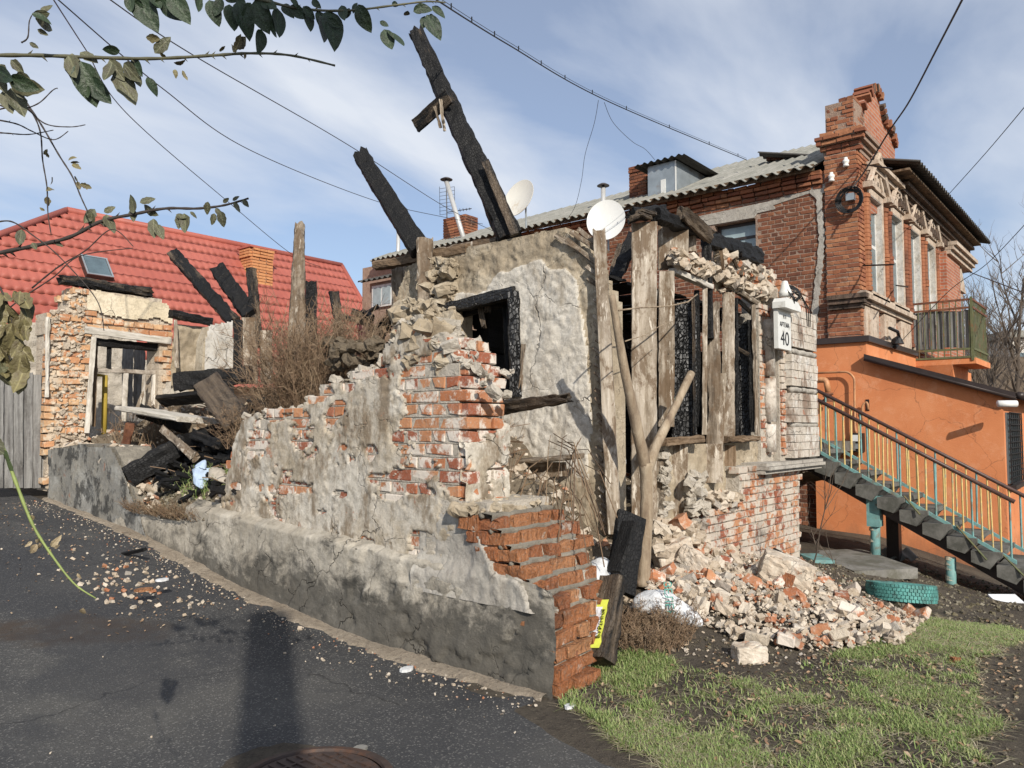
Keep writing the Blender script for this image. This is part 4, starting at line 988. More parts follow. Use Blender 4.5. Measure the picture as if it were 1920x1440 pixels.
zrim = 0.69 + 0.09 * (fbm(Ym * 4, 0.5, 0, 115, 4) - 0.5); Zm = np.where(Xm < 3.80, zrim + (Zm - zrim) * sstep(3.46, 3.80, Xm), Zm); Zm[0, :] = 0.63; Zm[1, :] = Zm[2, :] - 0.03
keep = ~((Xm < 3.80) & (Ym > 8.35)) & ~((Ym < 3.35) & (Xm < 4.0)) & ~((Xm > 5.55) & (Ym < YS + 0.1)) & ~((Xm < 4.0) & (Ym < 6.05)) & ~((Xm < 3.62) & (Ym < 6.27)) & ~((Xm > XH - 0.9))
o = link('debris_mound', gridmesh('debris_mound', np.stack([Xm, Ym, Zm], -1), keep), m_debris); o['kind'] = 'structure'
r_ = random.Random(77); pts = []; sz = []
for i in range(5200):
    x = r_.uniform(3.62, 5.45) if r_.random() < 0.8 else r_.uniform(5.5, 9); y = r_.uniform(2.95, 9.9)
    if y < 6.0 and x < 4.0: continue
    if y < 3.5 and x > 5.4: continue
    if y > 6 and r_.random() < 0.5: continue
    if r_.random() > 0.25 + 0.75 * float(vn(x * 2.2, y * 2.2, 0, 5)): continue
    s_ = r_.choice([0.025, 0.03, 0.04, 0.05, 0.05, 0.08]) * r_.uniform(0.7, 1.2)
    pts.append((x, y, float(mound(x, y)) + rimz(x, y) + s_ * 0.15)); sz.append(s_)
scatter_stuff('debris_crumbs', pts, sz, m_chunk, None, 12)
pts = []; sz = []
for i in range(2200):
    x, y = 3.49 + abs(r_.gauss(0, 0.35)), r_.uniform(6.1, 8.3); s_ = r_.choice([0.012, 0.018, 0.025, 0.04]) * r_.uniform(0.7, 1.3); pts.append((x, y, float(mound(x, y)) + s_ * 0.2 + rimz(x, y))); sz.append(s_)
scatter_stuff('slope_litter', pts, sz, m_litterdark, None, 13)
# ------------------------------------------------------------------ PLASTERED WALL with the burnt window (plane X=XP)
T = thing('clay_wall', 'pale cracked clay plastered wall with a burnt black window opening', 'wall', (XP, 5.0, 1.0))
cw_px = [(745, 700), (742, 560), (760, 500), (800, 482), (870, 462), (930, 452), (985, 446), (1005, 434), (1040, 430), (1075, 440), (1108, 500), (1140, 560), (1146, 700), (1152, 920), (1165, 1060), (1000, 1110), (745, 900)]
CW = pX(cw_px, XP)
wy0 = at(968, 640, ('X', XP)).y; wy1 = at(856, 640, ('X', XP)).y; wz1 = at(910, 560, ('X', XP)).z; wz0 = at(930, 748, ('X', XP)).z
hole = [(wy0, wz0 - 0.05), (wy1, wz0 - 0.05), (wy1, wz1), (wy0, wz1)]
def inCW(y, z): return bool(inpoly(np.array([y]), np.array([z]), CW)[0]) and not (wy0 < y < wy1 and wz0 < z < wz1)
def f_clay(y, z):
    P = inpoly(y + 0.05 * (fbm(z * 8, y * 8, 0, 121, 3) - 0.5), z + 0.05 * (fbm(y * 8, z * 8, 0, 122, 3) - 0.5), CW)
    H = (y > wy0 + 0.0) & (y < wy1) & (z > wz0) & (z < wz1)
    edgey = np.interp(z, [0.3, 1.5, 2.2, 2.8, 3.05], [3.74, 3.70, 3.72, 3.83, 4.05]) + 0.06 * (fbm(z * 4, 0, 0, 123, 4) - 0.5)
    topz = np.interp(y, [3.5, 4.2, 4.7, 4.9, 5.5], [2.85, 3.0, 2.95, 2.86, 2.80]) + 0.2 * (fbm(y * 3, 1, 0, 124, 5) - 0.5)
    M = sstep(-0.01, 0.012, y - edgey) * sstep(-0.012, 0.012, topz - z)
    holes = sstep(0.93, 0.95, fbm(y * 2.2, z * 2.2, 0, 128, 5, 0.6))
    M = M * (1 - holes)
    D = 0.028 * M + 0.020 * (fbm(y * 2, z * 2, 0, 125, 4) - 0.5) * 2 + 0.030 * (fbm(y * 10, z * 13, 0, 126, 4, 0.6) - 0.5)
    rough = 0.05 * (fbm(y * 8, z * 9, 0, 127, 4, 0.6) - 0.5)
    ridge = -0.007 * sstep(0.03, 0.0, np.abs(fbm(y * 1.5, z * 1.2, 0, 129, 5, 0.6) - 0.5)) * M
    D = D + rough * (1 - M) + ridge
    return np.where(~P | H, np.nan, D)
cl = sheet('clay_coat', 'X', XP, -1, 3.50, 6.6, 0.2, 3.45, 0.0125, f_clay, None, T)
# two materials on one real relief: raw mud where the pale coat has fallen off (kept as face material by relief height)
cl.data.materials.append(m_clay); cl.data.materials.append(m_mud)
me = cl.data; nP = len(me.polygons); cen = np.zeros(nP * 3); me.polygons.foreach_get('center', cen); cen = cen.reshape(-1, 3)
yv, zv = cen[:, 1], cen[:, 2]
edgey = np.interp(zv, [0.3, 1.5, 2.2, 2.8, 3.05], [3.74, 3.70, 3.72, 3.83, 4.05]) + 0.06 * (fbm(zv * 4, 0, 0, 123, 4) - 0.5)
topz = np.interp(yv, [3.5, 4.2, 4.7, 4.9, 5.5], [2.85, 3.0, 2.95, 2.86, 2.80]) + 0.2 * (fbm(yv * 3, 1, 0, 124, 5) - 0.5)
holes = fbm(yv * 2.2, zv * 2.2, 0, 128, 5, 0.6) > 0.94
mud = (yv < edgey) | (zv > topz) | holes | (zv < 1.15 + 0.4 * (fbm(yv * 3, 0, 0, 130, 4) - 0.5))
me.polygons.foreach_set('material_index', mud.astype(np.int32)); me.update()
m = MB()
z = 0.2
while z < 3.4:
    for (a, b) in ((3.50, wy0), (wy0, wy1), (wy1, 6.6)):
        ys = [y for y in np.arange(a + 0.005, b, 0.02) if inCW(y, z + 0.05)]
        if ys: m.box((XP + 0.03, min(ys) + 0.0, z), (XP + 0.24, max(ys), z + 0.1))
    z += 0.1
m.build('timber_core', m_mud, T)
# charred window frame
def fb(name, a, b, w_, th, mat, X=XP - 0.02, par_=None, **k): return bP(name, a, b, ('X', X), w_, th, mat, par_ or T, **k)
fb('window_head', (842, 579), (970, 547), 20, 0.16, m_char_l, X=XP - 0.01, rough=0.01, jag0=0.02)
fb('window_jamb', (963, 548), (968, 745), 22, 0.16, m_char_l, X=XP - 0.01, rough=0.01)
fb('inner_jamb', (948, 572), (955, 750), 12, 0.06, m_char, X=XP + 0.12, rough=0.01)
fb('inner_jamb', (858, 585), (872, 668), 9, 0.06, m_char, X=XP + 0.12, rough=0.01, jag1=0.1)
fb('inner_head', (855, 592), (955, 566), 13, 0.06, m_char, X=XP + 0.12, rough=0.01)
fb('broken_muntin', (900, 575), (908, 618), 9, 0.04, m_char_g, X=XP + 0.06, jag1=0.06)
fb('broken_muntin', (916, 572), (914, 590), 12, 0.03, m_char_g, X=XP + 0.08, jag1=0.06)
fb('splinter', (975, 735), (982, 640), 7, 0.03, m_wood, X=XP - 0.03, jag1=0.05)
# diagonal laths at the corner, one by one
r_ = random.Random(15)
lath = [((1068, 432), (1120, 470)), ((1082, 428), (1140, 475)), ((1060, 447), (1128, 500)), ((1076, 462), (1130, 510)), ((1098, 497), (1126, 520)), ((1100, 520), (1128, 541)), ((1040, 440), (1090, 470))]
for a, b in lath: bP('lath', a, b, ('X', XP - 0.02 - r_.uniform(0, 0.03)), 9, 0.02, m_wood, T, rough=0.004, jag0=0.03, jag1=0.03)
for i in range(30):
    y_ = 545 + i * 15.3; x0 = 1113 + (y_ - 545) * 0.03 + r_.uniform(-5, 5)
    bP('lath', (x0, y_), (x0 + r_.uniform(9, 18), y_ + r_.uniform(8, 15)), ('X', XP - 0.035), r_.uniform(5, 8), 0.02, r_.choice([m_wood, m_wood_pale]), T, rough=0.004, jag0=0.01, jag1=0.01)
bP('corner_post', (1152, 1000), (1123, 425), ('X', XP - 0.03), 25, 0.13, m_wood_pale, T, rough=0.008, jag1=0.08, taper1=0.95)
bP('base_board', (952, 868), (1085, 856), ('X', XP - 0.25), 9, 0.18, m_wood, T, rough=0.01)
bP('base_board', (948, 882), (1060, 880), ('X', XP - 0.22), 26, 0.03, m_wood_pale, T, rough=0.01)
# timbers on the head of the wall
o = bP('wall_plate', (700, 500), (880, 466), ('X', XP + 0.05), 17, 0.12, m_wood_brown, rough=0.012, jag0=0.1); tag(o, 'weathered timber plate lying along the top of the clay wall, below the corrugated roof', 'beam')
o = bP('wall_plate', (800, 478), (935, 452), ('X', XP + 0.12), 14, 0.1, m_wood, rough=0.012, jag0=0.1); tag(o, 'split grey timber lying on the clay wall head left of the big rafter', 'beam')
o = bP('burnt_post', (797, 620), (797, 440), ('X', XP - 0.12), 28, 0.15, m_wood, rough=0.015, jag1=0.12); tag(o, 'splintered pale post at the left end of the clay wall below the short rafter', 'post')
o = bP('burnt_post', (749, 640), (747, 483), ('X', XP + 0.3), 24, 0.16, m_wood, rough=0.015, jag1=0.1); tag(o, 'grey scorched post left of the pale splintered post', 'post')
o = bP('burnt_post', (772, 600), (768, 490), ('X', XP + 0.5), 16, 0.12, m_char_b, rough=0.015, jag1=0.1); tag(o, 'thin blackened post between the pale post and the grey post', 'post')
pts = []; sz = []
for i in range(110):
    p = at(r_.uniform(792, 850), r_.uniform(480, 640), ('X', XP - r_.uniform(-0.05, 0.12))); pts.append(p); sz.append(r_.uniform(0.06, 0.17))
scatter_stuff('mud_lumps', pts, sz, m_mud, T, 19, src=CH)
# the two great rafters
o = bP('burnt_rafter', (958, 446), (772, 42), ('X', XP + 0.12), 43, 0.17, m_char_k, rough=0.016, jag1=0.25, taper1=0.62, sb=('X', XP - 0.1)); tag(o, 'longest charred rafter leaning high above the clay wall', 'rafter')
RA = thing('rafter_splinters', 'short broken board nailed across the longest charred rafter', 'board', tuple(at(810, 215, ('X', XP - 0.12))))
bP('board', (777, 238), (842, 180), ('X', XP - 0.14), 27, 0.03, m_char_b, RA, rough=0.006, jag0=0.03)
bP('splinter', (826, 186), (833, 246), ('X', XP - 0.17), 3.5, 0.012, m_wood_pale, RA); bP('splinter', (815, 200), (826, 240), ('X', XP - 0.17), 3.5, 0.012, m_wood, RA)
o = bP('burnt_rafter', (966, 440), (905, 290), ('X', XP + 0.02), 16, 0.04, m_char_g, rough=0.008, jag1=0.15, sb=('X', XP - 0.05)); tag(o, 'half burnt grey board running along the lower edge of the longest rafter', 'board')
o = bP('burnt_rafter', (788, 470), (664, 272), ('X', XP - 0.05), 37, 0.15, m_char_k, rough=0.014, jag1=0.35, taper1=0.8); tag(o, 'shorter charred rafter leaning over the pale splintered post', 'rafter')
# beam end sticking out over the stepped bricks
o = bP('charred_beam', (912, 768), (1078, 744), ('X', 4.35), 27, 0.13, m_char_g, sb=('X', 4.0), rough=0.012, jag1=0.16, taper1=0.55); tag(o, 'half burnt beam end sticking out above the stepped bricks below the window', 'beam')
o = bP('charred_beam', (898, 722), (938, 745), ('X', 4.9), 32, 0.12, m_char, rough=0.012); tag(o, 'small charred stump wedged behind the stepped bricks under the window', 'beam')

# ------------------------------------------------------------------ STREET WALL of the ruin (plane Y=YS)
T = thing('street_wall', 'burnt timber street wall with two black window openings and a whitewashed brick corner', 'wall', (8.0, YS, 0))
def sb(name, a, b, w_, th, mat, dy=0.0, parent=None, **k): return bP(name, a, b, ('Y', YS + dy), w_, th, mat, parent or T, **k)
sx = lambda px_, py_=700, dy=0: at(px_, py_, ('Y', YS + dy)).x
# log backing between openings (dark charred logs seen inside)
sb('plank', (1207, 1010), (1208, 412), 47, 0.05, m_wood_pale, -0.03, rough=0.006, jag1=0.05)
sb('plank', (1249, 800), (1250, 507), 29, 0.045, m_wood_pale, -0.01, rough=0.006, jag1=0.02)
sb('plank', (1262, 505), (1262, 412), 56, 0.04, m_wood_pale, 0.03, rough=0.006, jag1=0.03)
sb('plank', (1297, 472), (1297, 425), 17, 0.06, m_wood, 0.0, rough=0.006)
sb('plank', (1342, 880), (1337, 560), 24, 0.05, m_wood, -0.01, rough=0.01, jag1=0.1, wave=0.05)
sb('plank', (1338, 900), (1345, 700), 30, 0.04, m_wood_pale, 0.03, rough=0.01)
sb('plank', (1364, 820), (1366, 546), 26, 0.05, m_wood_pale, -0.03, rough=0.01, jag1=0.03, taper1=0.8)
sb('charred_stud', (1329, 640), (1325, 462), 17, 0.12, m_char, 0.0, rough=0.01, jag0=0.05)
sb('charred_stud', (1311, 800), (1306, 545), 9, 0.08, m_char, 0.05, rough=0.01)
sb('plank', (1273, 985), (1272, 832), 34, 0.04, m_wood_pale, 0.02, rough=0.008)
sb('plank', (1233, 1000), (1234, 835), 22, 0.04, m_wood, 0.03, rough=0.012, jag1=0.1)
sb('plank', (1330, 905), (1328, 832), 48, 0.04, m_wood_pale, 0.03, rough=0.008)
sb('plank', (1365, 895), (1366, 835), 26, 0.05, m_wood_brown, 0.03, rough=0.01)
# window one
WN = sb('window_frame', (1321, 815), (1322, 520), 9, 0.06, m_wood_pale, -0.03, rough=0.004)
sb('window_frame', (1262, 508), (1330, 538), 10, 0.10, m_wood_white, -0.03, rough=0.006)
sb('window_frame', (1302, 815), (1300, 560), 5, 0.05, m_char_g, 0.02, rough=0.008)
sb('sill', (1240, 829), (1312, 823), 13, 0.12, m_wood_brown, -0.05, rough=0.01)
sb('charred_log', (1284, 822), (1283, 560), 44, 0.08, m_char_l, 0.14, rough=0.012, jag1=0.06)
# window two
sb('window_frame', (1420, 815), (1412, 570), 8, 0.08, m_wood, -0.02, rough=0.006)
sb('window_frame', (1382, 545), (1415, 567), 9, 0.1, m_wood, -0.02, rough=0.006)
sb('window_frame', (1411, 810), (1405, 600), 9, 0.06, m_char, 0.03, rough=0.01)
sb('window_frame', (1380, 652), (1408, 668), 7, 0.04, m_char_g, 0.05, rough=0.006)
sb('window_frame', (1383, 562), (1412, 590), 7, 0.04, m_char_g, 0.03, rough=0.006)
sb('window_frame', (1381, 815), (1381, 560), 6, 0.1, m_char, 0.02, rough=0.006)
sb('sill', (1357, 824), (1415, 822), 10, 0.14, m_wood_brown, -0.05, rough=0.01)
sb('charred_log', (1396, 820), (1392, 600), 22, 0.08, m_char_l, 0.16, rough=0.012, jag1=0.1)
# dark charred interior lining (far side of the room, real wall)
TI = thing('charred_inner_wall', 'blackened log partition inside the ruin seen through the window openings', 'wall', (8, 5.2, 0))
for i in range(11):
    beam('log', (5.85, 5.3, 0.4 + i * 0.25), (9.8, 5.3, 0.4 + i * 0.25), 0.25, 0.2, m_char, TI, rough=0.02)
for i in range(9):
    beam('log', (9.65, 3.9, 0.4 + i * 0.25), (9.65, 5.3, 0.4 + i * 0.25), 0.25, 0.2, m_char, TI, rough=0.02)
for i in range(9):
    if i * 0.25 + 0.4 > 0.3: beam('log', (5.86, 5.4, 0.4 + i * 0.25), (6.9, 7.0, 0.4 + i * 0.25), 0.25, 0.2, m_char, TI, rough=0.02)
# ceiling remains over the room: burnt boards (keep the room dark)
TR = thing('burnt_ceiling', 'remains of the blackened board ceiling over the burnt rooms', 'ceiling', (7.5, 4.4, 2.9))
for i in range(15):
    x = XP + 0.22 + i * 0.30
    beam('board', (x, YS + 0.22, 2.86 + 0.02 * (i % 2)), (x + 0.02, 5.35 + 0.2 * (i % 3) * 0.3, 2.88 + 0.02 * (i % 2)), 0.29, 0.03, m_char, TR, ref=(0, 0, 1), rough=0.008, jag1=0.2)
for i in range(7):
    x = XP + 0.27 + i * 0.25
    beam('board', (x, 5.3, 2.80), (x + 0.05, 6.3 + 0.3 * ((i * 7) % 3), 2.84), 0.24, 0.03, m_char, TR, ref=(0, 0, 1), rough=0.008, jag1=0.25)
# burnt timbers along the top, sloping down to the right
for a, b, w_, mt, dy in [((1225, 402), (1330, 440), 22, m_char, -0.05), ((1275, 397), (1332, 446), 24, m_char_g, -0.12), ((1320, 448), (1425, 480), 26, m_char, 0.0), ((1335, 440), (1400, 500), 20, m_char, 0.25), ((1180, 405), (1245, 395), 18, m_char, 0.0), ((1190, 440), (1150, 530), 22, m_char, 0.5), ((1165, 460), (1130, 600), 16, m_char_b, 0.9), ((1380, 478), (1425, 492), 12, m_char_b, -0.08)]:
    o = sb('charred_timber', a, b, w_, 0.12, mt, dy, rough=0.015, jag0=0.06, jag1=0.08)
for a, b in [((1195, 398), (1222, 410)), ((1200, 394), (1230, 402)), ((1182, 410), (1206, 400)), ((1395, 488), (1388, 520)), ((1352, 470), (1356, 510)), ((1372, 478), (1384, 505))]:
    sb('splinter', a, b, 6, 0.04, rnd.choice([m_char_g, m_wood_brown]), -0.1, rough=0.01, jag1=0.04)
# mud and brick infill above the windows
def lump_area(px0, py0, px1, py1, n, mats, s0, s1, dy0, dy1, seed, slope=0.0, name='infill_lumps'):
    r = random.Random(seed); P = []; S = []
    for i in range(n):
        fx = r.random(); x = px0 + (px1 - px0) * fx; y = r.uniform(py0, py1) + slope * fx
        P.append(at(x, y, ('Y', YS + r.uniform(dy0, dy1)))); S.append(r.uniform(s0, s1))
    scatter_stuff(name, P, S, mats, T, seed, src=CH)
lump_area(1262, 470, 1335, 492, 170, m_chunk, 0.04, 0.12, -0.12, 0.12, 31, slope=28)
lump_area(1345, 470, 1440, 520, 300, m_chunk, 0.05, 0.15, -0.08, 0.18, 32, slope=38)
lump_area(1352, 520, 1385, 545, 40, m_chunk, 0.04, 0.1, -0.05, 0.1, 33)
def f_infill(x, z): 
    P = inpoly(x, z, pY([(1345, 468), (1400, 480), (1450, 520), (1450, 580), (1418, 565), (1380, 545), (1345, 548)], YS))
    P2 = inpoly(x, z, pY([(1262, 478), (1320, 470), (1326, 530), (1262, 505)], YS)); P3 = inpoly(x, z, pY([(1225, 1100), (1228, 830), (1440, 828), (1440, 1100)], YS))
    return np.where(P | P2 | P3, 0.0 + 0.07 * (fbm(x * 7, z * 7, 0, 141, 4, 0.6) - 0.5), np.nan)
sheet('mud_infill', 'Y', YS + 0.05, -1, 5.9, 10, -0.3, 3.6, 0.02, f_infill, m_mud, T)
lump_area(1232, 980, 1320, 1050, 120, m_chunk, 0.06, 0.16, -0.35, 0.0, 35)
lump_area(1330, 925, 1385, 955, 90, m_chunk, 0.05, 0.13, -0.15, 0.1, 36)
lump_area(1292, 890, 1318, 985, 60, m_mortar, 0.06, 0.14, -0.15, 0.0, 37)
lump_area(1238, 850, 1252, 970, 40, m_mortar, 0.04, 0.1, -0.05, 0.05, 38)
# lower brick wall + whitewashed corner pillar
LW = pY([(1310, 985), (1330, 950), (1385, 950), (1385, 875), (1435, 870), (1500, 868), (1503, 1100), (1310, 1150)], YS - 0.12)
m = MB(); lx0, lx1 = min(p[0] for p in LW), sx(1502)
B = Bricks(T, m_brick_wh, 0.245, 0.118, 0.066, 'Y', key='lower', jit=0.006)
def inLW(x, z): return bool(inpoly(np.array([x]), np.array([z]), LW)[0]) and x < lx1
courses(B, YS - 0.12 + 0.05, lx0, lx1, -0.4, 1.4, 0.0785, 0.255, inLW, jit=0.006, seed=12, tilt=0.012)
z = -0.4
while z < 1.4:
    xs = [x for x in np.arange(lx0, lx1, 0.03) if inLW(x, z + 0.04)]
    if xs: m.box((min(xs) + 0.02, YS - 0.12 + 0.012, z), (max(xs), YS + 0.35, z + 0.078))
    z += 0.0785
PX0, PX1 = sx(1424), lx1
for i, (x0, x1, ya, yb) in enumerate([(1424, 1450, 590, 870), (1446, 1501, 555, 870)]):
    xx0, xx1 = sx(x0), min(sx(x1), lx1 - 0.01); m.box((xx0, YS - 0.02 - 0.09 * i + 0.02, 1.0), (xx1, YS + 0.36, at((x0 + x1) / 2, ya, ('Y', YS)).z))
m.build('mortar_core', m_mortar, T)
# pillar bricks, front and returning side faces
pz0 = 1.18; ztop = at(1475, 540, ('Y', YS)).z
courses(B, YS - 0.11 + 0.05, sx(1447), lx1, pz0, ztop, 0.0785, 0.255, lambda x, z: x < lx1, jit=0.006, seed=22, tilt=0.02)
courses(B, YS - 0.0 + 0.05, sx(1424), sx(1449), pz0, at(1437, 575, ('Y', YS)).z, 0.0785, 0.255, lambda x, z: True, jit=0.012, seed=23, tilt=0.03, drop=0.03)
courses(B, YS + 0.02, sx(1412), sx(1500), at(1440, 560, ('Y', YS)).z, at(1440, 515, ('Y', YS)).z, 0.0785, 0.255, lambda x, z: z < at(1440, 515, ('Y', YS)).z - 0.12 * (x - sx(1440)), jit=0.04, seed=24, tilt=0.12, drop=0.15)
B.finish(260)
# rusticated whitewashed blocks of the corner with dark mouldings between
def qz(py, px_=1475): return at(px_, py, ('Y', YS - 0.18)).z
for (ya, yb) in ((575, 648), (662, 722), (735, 792), (800, 860)):
    m = MB(); z0, z1 = qz(yb), qz(ya); x0, x1 = sx(1454), lx1 + 0.02
    n = max(1, int((z1 - z0) / 0.08)); 
    for i in range(n):
        zz0 = z0 + (z1 - z0) * i / n; hb = (z1 - z0) / n
        off = 0.0 if i % 2 else 0.1
        cuts = [x0] + [x0 + off + 0.22 * q for q in range(0, 4) if x0 + 0.05 < x0 + off + 0.22 * q < x1 - 0.05] + [x1]
        for a, b in zip(cuts[:-1], cuts[1:]):
            dj = rnd.uniform(-0.008, 0.008); m.box((a + 0.004, YS - 0.205 + dj, zz0 + 0.003), (b - 0.004, YS - 0.05, zz0 + hb - 0.003))
    o = m.build('quoin_block', m_limewash, T)
for ya in (655, 728, 796):
    m = MB(); z0 = qz(ya + 6); x0, x1 = sx(1456), lx1 + 0.04
    pts = [Vector((x0 + (x1 - x0) * i / 10, YS - 0.16, z0 + 0.03 + 0.006 * (i % 3))) for i in range(11)]
    m.tube(pts, 0.036, 8); m.tube([Vector((x1 - 0.02, YS - 0.16, z0 + 0.03)), Vector((x1 - 0.02, YS + 0.3, z0 + 0.03))], 0.045, 8); m.build('moulding', m_cement, T, smooth=True)
m = MB()
for k, (dz, pr) in enumerate(((0, 0.17), (0.045, 0.22), (0.085, 0.19))):
    zc = qz(884) + dz; m.box((sx(1395), YS - pr - 0.05, zc), (lx1 + 0.05, YS + 0.2, zc + 0.036))
m.build('cornice', m_cement, T)
# round half column strip between window and corner
m = MB()
for (ya, yb, rr) in ((590, 700, 0.075), (705, 790, 0.08), (795, 850, 0.07)):
    xc = sx(1437); z0 = qz(yb, 1437); z1 = qz(ya, 1437); m.tube([Vector((xc, YS - 0.03, z0)), Vector((xc, YS - 0.03, z1))], rr, 12)
m.build('half_column', m_limewash, T, smooth=True)
# side return of the corner (faces the gap to the stairs)
m = MB(); m.box((lx1 - 0.30, YS + 0.34, -0.6), (lx1 - 0.01, 8.0, 2.55)); m.build('side_return', m_mortar, T)
# house number plate
TP = thing('number_plate', 'white house number plate with the number 40 on the whitewashed brick corner', 'sign', tuple(at(1472, 620, ('Y', YS - 0.26))))
Yq = YS - 0.25
def pl(px_, py_, Y=None): return at(px_, py_, ('Y', Y or Yq))
x0 = pl(1459, 620).x; x1 = pl(1483, 620).x; z0 = pl(1471, 655).z; z1 = pl(1471, 582).z
m = MB(); m.box((x0, Yq, z0), (x1, Yq + 0.05, z1)); m.build('plate', m_signwhite, TP)
m = MB(); m.prism([(x0 - 0.03, z1 + 0.0), (x1 + 0.07, z1 + 0.0), (x1 + 0.07, z1 + 0.05), (x1 - 0.02, z1 + 0.10), (x0 + 0.03, z1 + 0.12), (x0 - 0.03, z1 + 0.07)], 'Y', Yq - 0.10, Yq + 0.05); m.build('lamp_hood', m_signwhite, TP)
def text3d(name, s, size, M, mat, parent, ext=0.001, wx=1.0, sy=1.0):
    cu = bpy.data.curves.new(name, 'FONT'); cu.body = s; cu.size = size; cu.extrude = ext; cu.align_x = 'CENTER'; cu.align_y = 'CENTER'
    o = bpy.data.objects.new(name, cu); C.objects.link(o)
    dg = bpy.context.evaluated_depsgraph_get(); me = bpy.data.meshes.new_from_object(o.evaluated_get(dg)); bpy.data.objects.remove(o)
    me.materials.clear(); return link(name, me, mat, parent, M @ Matrix.Diagonal((wx, sy, 1, 1)))
RY = Matrix.Rotation(R(90), 4, 'X')
xc = (x0 + x1) / 2; hh = z1 - z0; ww = x1 - x0
text3d('number', '40', 0.2, Matrix.Translation((xc, Yq - 0.003, z0 + hh * 0.26)) @ RY, m_black, TP, wx=ww / 0.30, sy=1.15)
text3d('street_name', 'АРТЕМА', 0.075, Matrix.Translation((xc, Yq - 0.003, z0 + hh * 0.62)) @ RY, m_black, TP, wx=ww / 0.42)
text3d('street_word', 'УЛ', 0.06, Matrix.Translation((xc, Yq - 0.003, z0 + hh * 0.82)) @ RY, m_black, TP, wx=ww / 0.32)
# insulator knot with loose cables above the plate
TK = thing('cable_knot', 'tangle of black cables round a white insulator above the number plate', 'cables', tuple(pl(1475, 550)))
m = MB(); c = pl(1472, 548); m.lathe([(0.0, 0.14), (0.03, 0.13), (0.05, 0.06), (0.075, 0.0), (0.075, -0.05), (0.0, -0.05)], c, 14); m.build('insulator', m_signwhite, TK, smooth=True)
m = MB(); r_ = random.Random(2)
for i in range(7):
    pts = []; ph = r_.uniform(0, 6.28); a0 = r_.uniform(0.08, 0.14)
    for k in range(14):
        a = ph + k * 0.5; pts.append(c + Vector((a0 * math.cos(a) + 0.08, -0.06 + 0.05 * math.sin(a * 1.7), a0 * 0.9 * math.sin(a) - 0.03)))
    m.tube(pts, 0.006, 5)
for i in range(3): m.tube([c + Vector((0.08, -0.05, 0.02)), c + Vector((0.25 + 0.05 * i, -0.1, 0.0 - 0.03 * i)), c + Vector((0.42 + 0.07 * i, -0.1, -0.16)), c + Vector((0.5 + 0.05 * i, -0.08, -0.36))], 0.006, 5)
m.build('cable', m_black, TK, smooth=True)

# tyre, rubble etc need the heap height
def gh(x, y): return float(gfull(x, y))
# ------------------------------------------------------------------ cut forked tree
T = thing('forked_tree', 'pruned bare forked tree trunk leaning before the burnt street wall', 'tree', tuple(at(1206, 1088, ('Y', YS - 0.42))))
DY = YS - 0.42
m = MB()
def tp(px_, py_, dy=0.0): return at(px_, py_, ('Y', DY + dy))
def pr(w_, p): return w_ / FPX * depth(p) / 2
def limb(m, pts, ws, n=12, sub=5):
    P = [tp(*p) for p in pts]; out = []; rr = []
    for i in range(len(P) - 1):
        for k in range(sub):
            t = k / sub; q = P[i].lerp(P[i + 1], t); out.append(q + Vector((0.006 * (rnd.random() - 0.5), 0, 0))); w_ = ws[i] + (ws[i + 1] - ws[i]) * t; rr.append(pr(w_, q) * rnd.uniform(0.96, 1.05))
    out.append(P[-1]); rr.append(pr(ws[-1], P[-1])); m.tube(out, rr, n)
limb(m, [(1206, 1100), (1208, 1060), (1212, 980), (1213, 900), (1210, 868)], [30, 24, 24, 25, 27])
m.build('trunk', m_bark, T, smooth=True)
m = MB(); limb(m, [(1212, 885), (1196, 810), (1172, 700), (1158, 620), (1147, 553)], [23, 22, 18, 15, 13]); b1 = m.build('branch', m_bark, T, smooth=True)
m = MB(); limb(m, [(1212, 885), (1228, 840), (1260, 775), (1296, 700)], [22, 19, 15, 15]); m.build('branch', m_bark, T, smooth=True)
m = MB(); limb(m, [(1160, 582), (1200, 577), (1255, 574), (1290, 566), (1307, 552)], [3.5, 3, 3, 2.6, 3], 6); m.build('twig', m_bark, T, smooth=True)
m = MB(); limb(m, [(1172, 640), (1210, 628), (1236, 612), (1262, 602)], [2.5, 2, 1.6, 1.2], 6); m.build('twig', m_bark, T, smooth=True)
# ------------------------------------------------------------------ charred board box, notice board, bags
o = bP('charred_door', (1162, 1110), (1184, 966), ('Y', 2.95), 60, 0.06, m_char, rough=0.008, sb=('Y', 3.05), roll=R(25)); tag(o, 'black charred board leaning on the forked trunk above the notice board', 'board')
bP('edge_strip', (1136, 1075), (1172, 990), ('Y', 2.92), 4, 0.03, m_wood_pale, o, rough=0.003) if False else None
o = bP('charred_door', (1150, 1072), (1180, 978), ('Y', 2.9), 32, 0.03, m_char, rough=0.006, roll=R(-45)); tag(o, 'thin burnt panel edge leaning left of the black charred board', 'board')
T = thing('notice_board', 'dark wooden block with torn yellow paper notices leaning at the brick corner', 'sign', tuple(at(1130, 1245, ('Z', 0.0))))
pb = at(1128, 1238, ('Z', 0.03)); 
bb = beam('block', at(1122, 1240, ('D', 4.72)), at(1152, 1085, ('D', 5.0)), 0.175, 0.14, m_char_g, T, rough=0.014, roll=R(-42), taper1=0.85)
Mb = bb.matrix_basis.copy()
Lb = 0.62
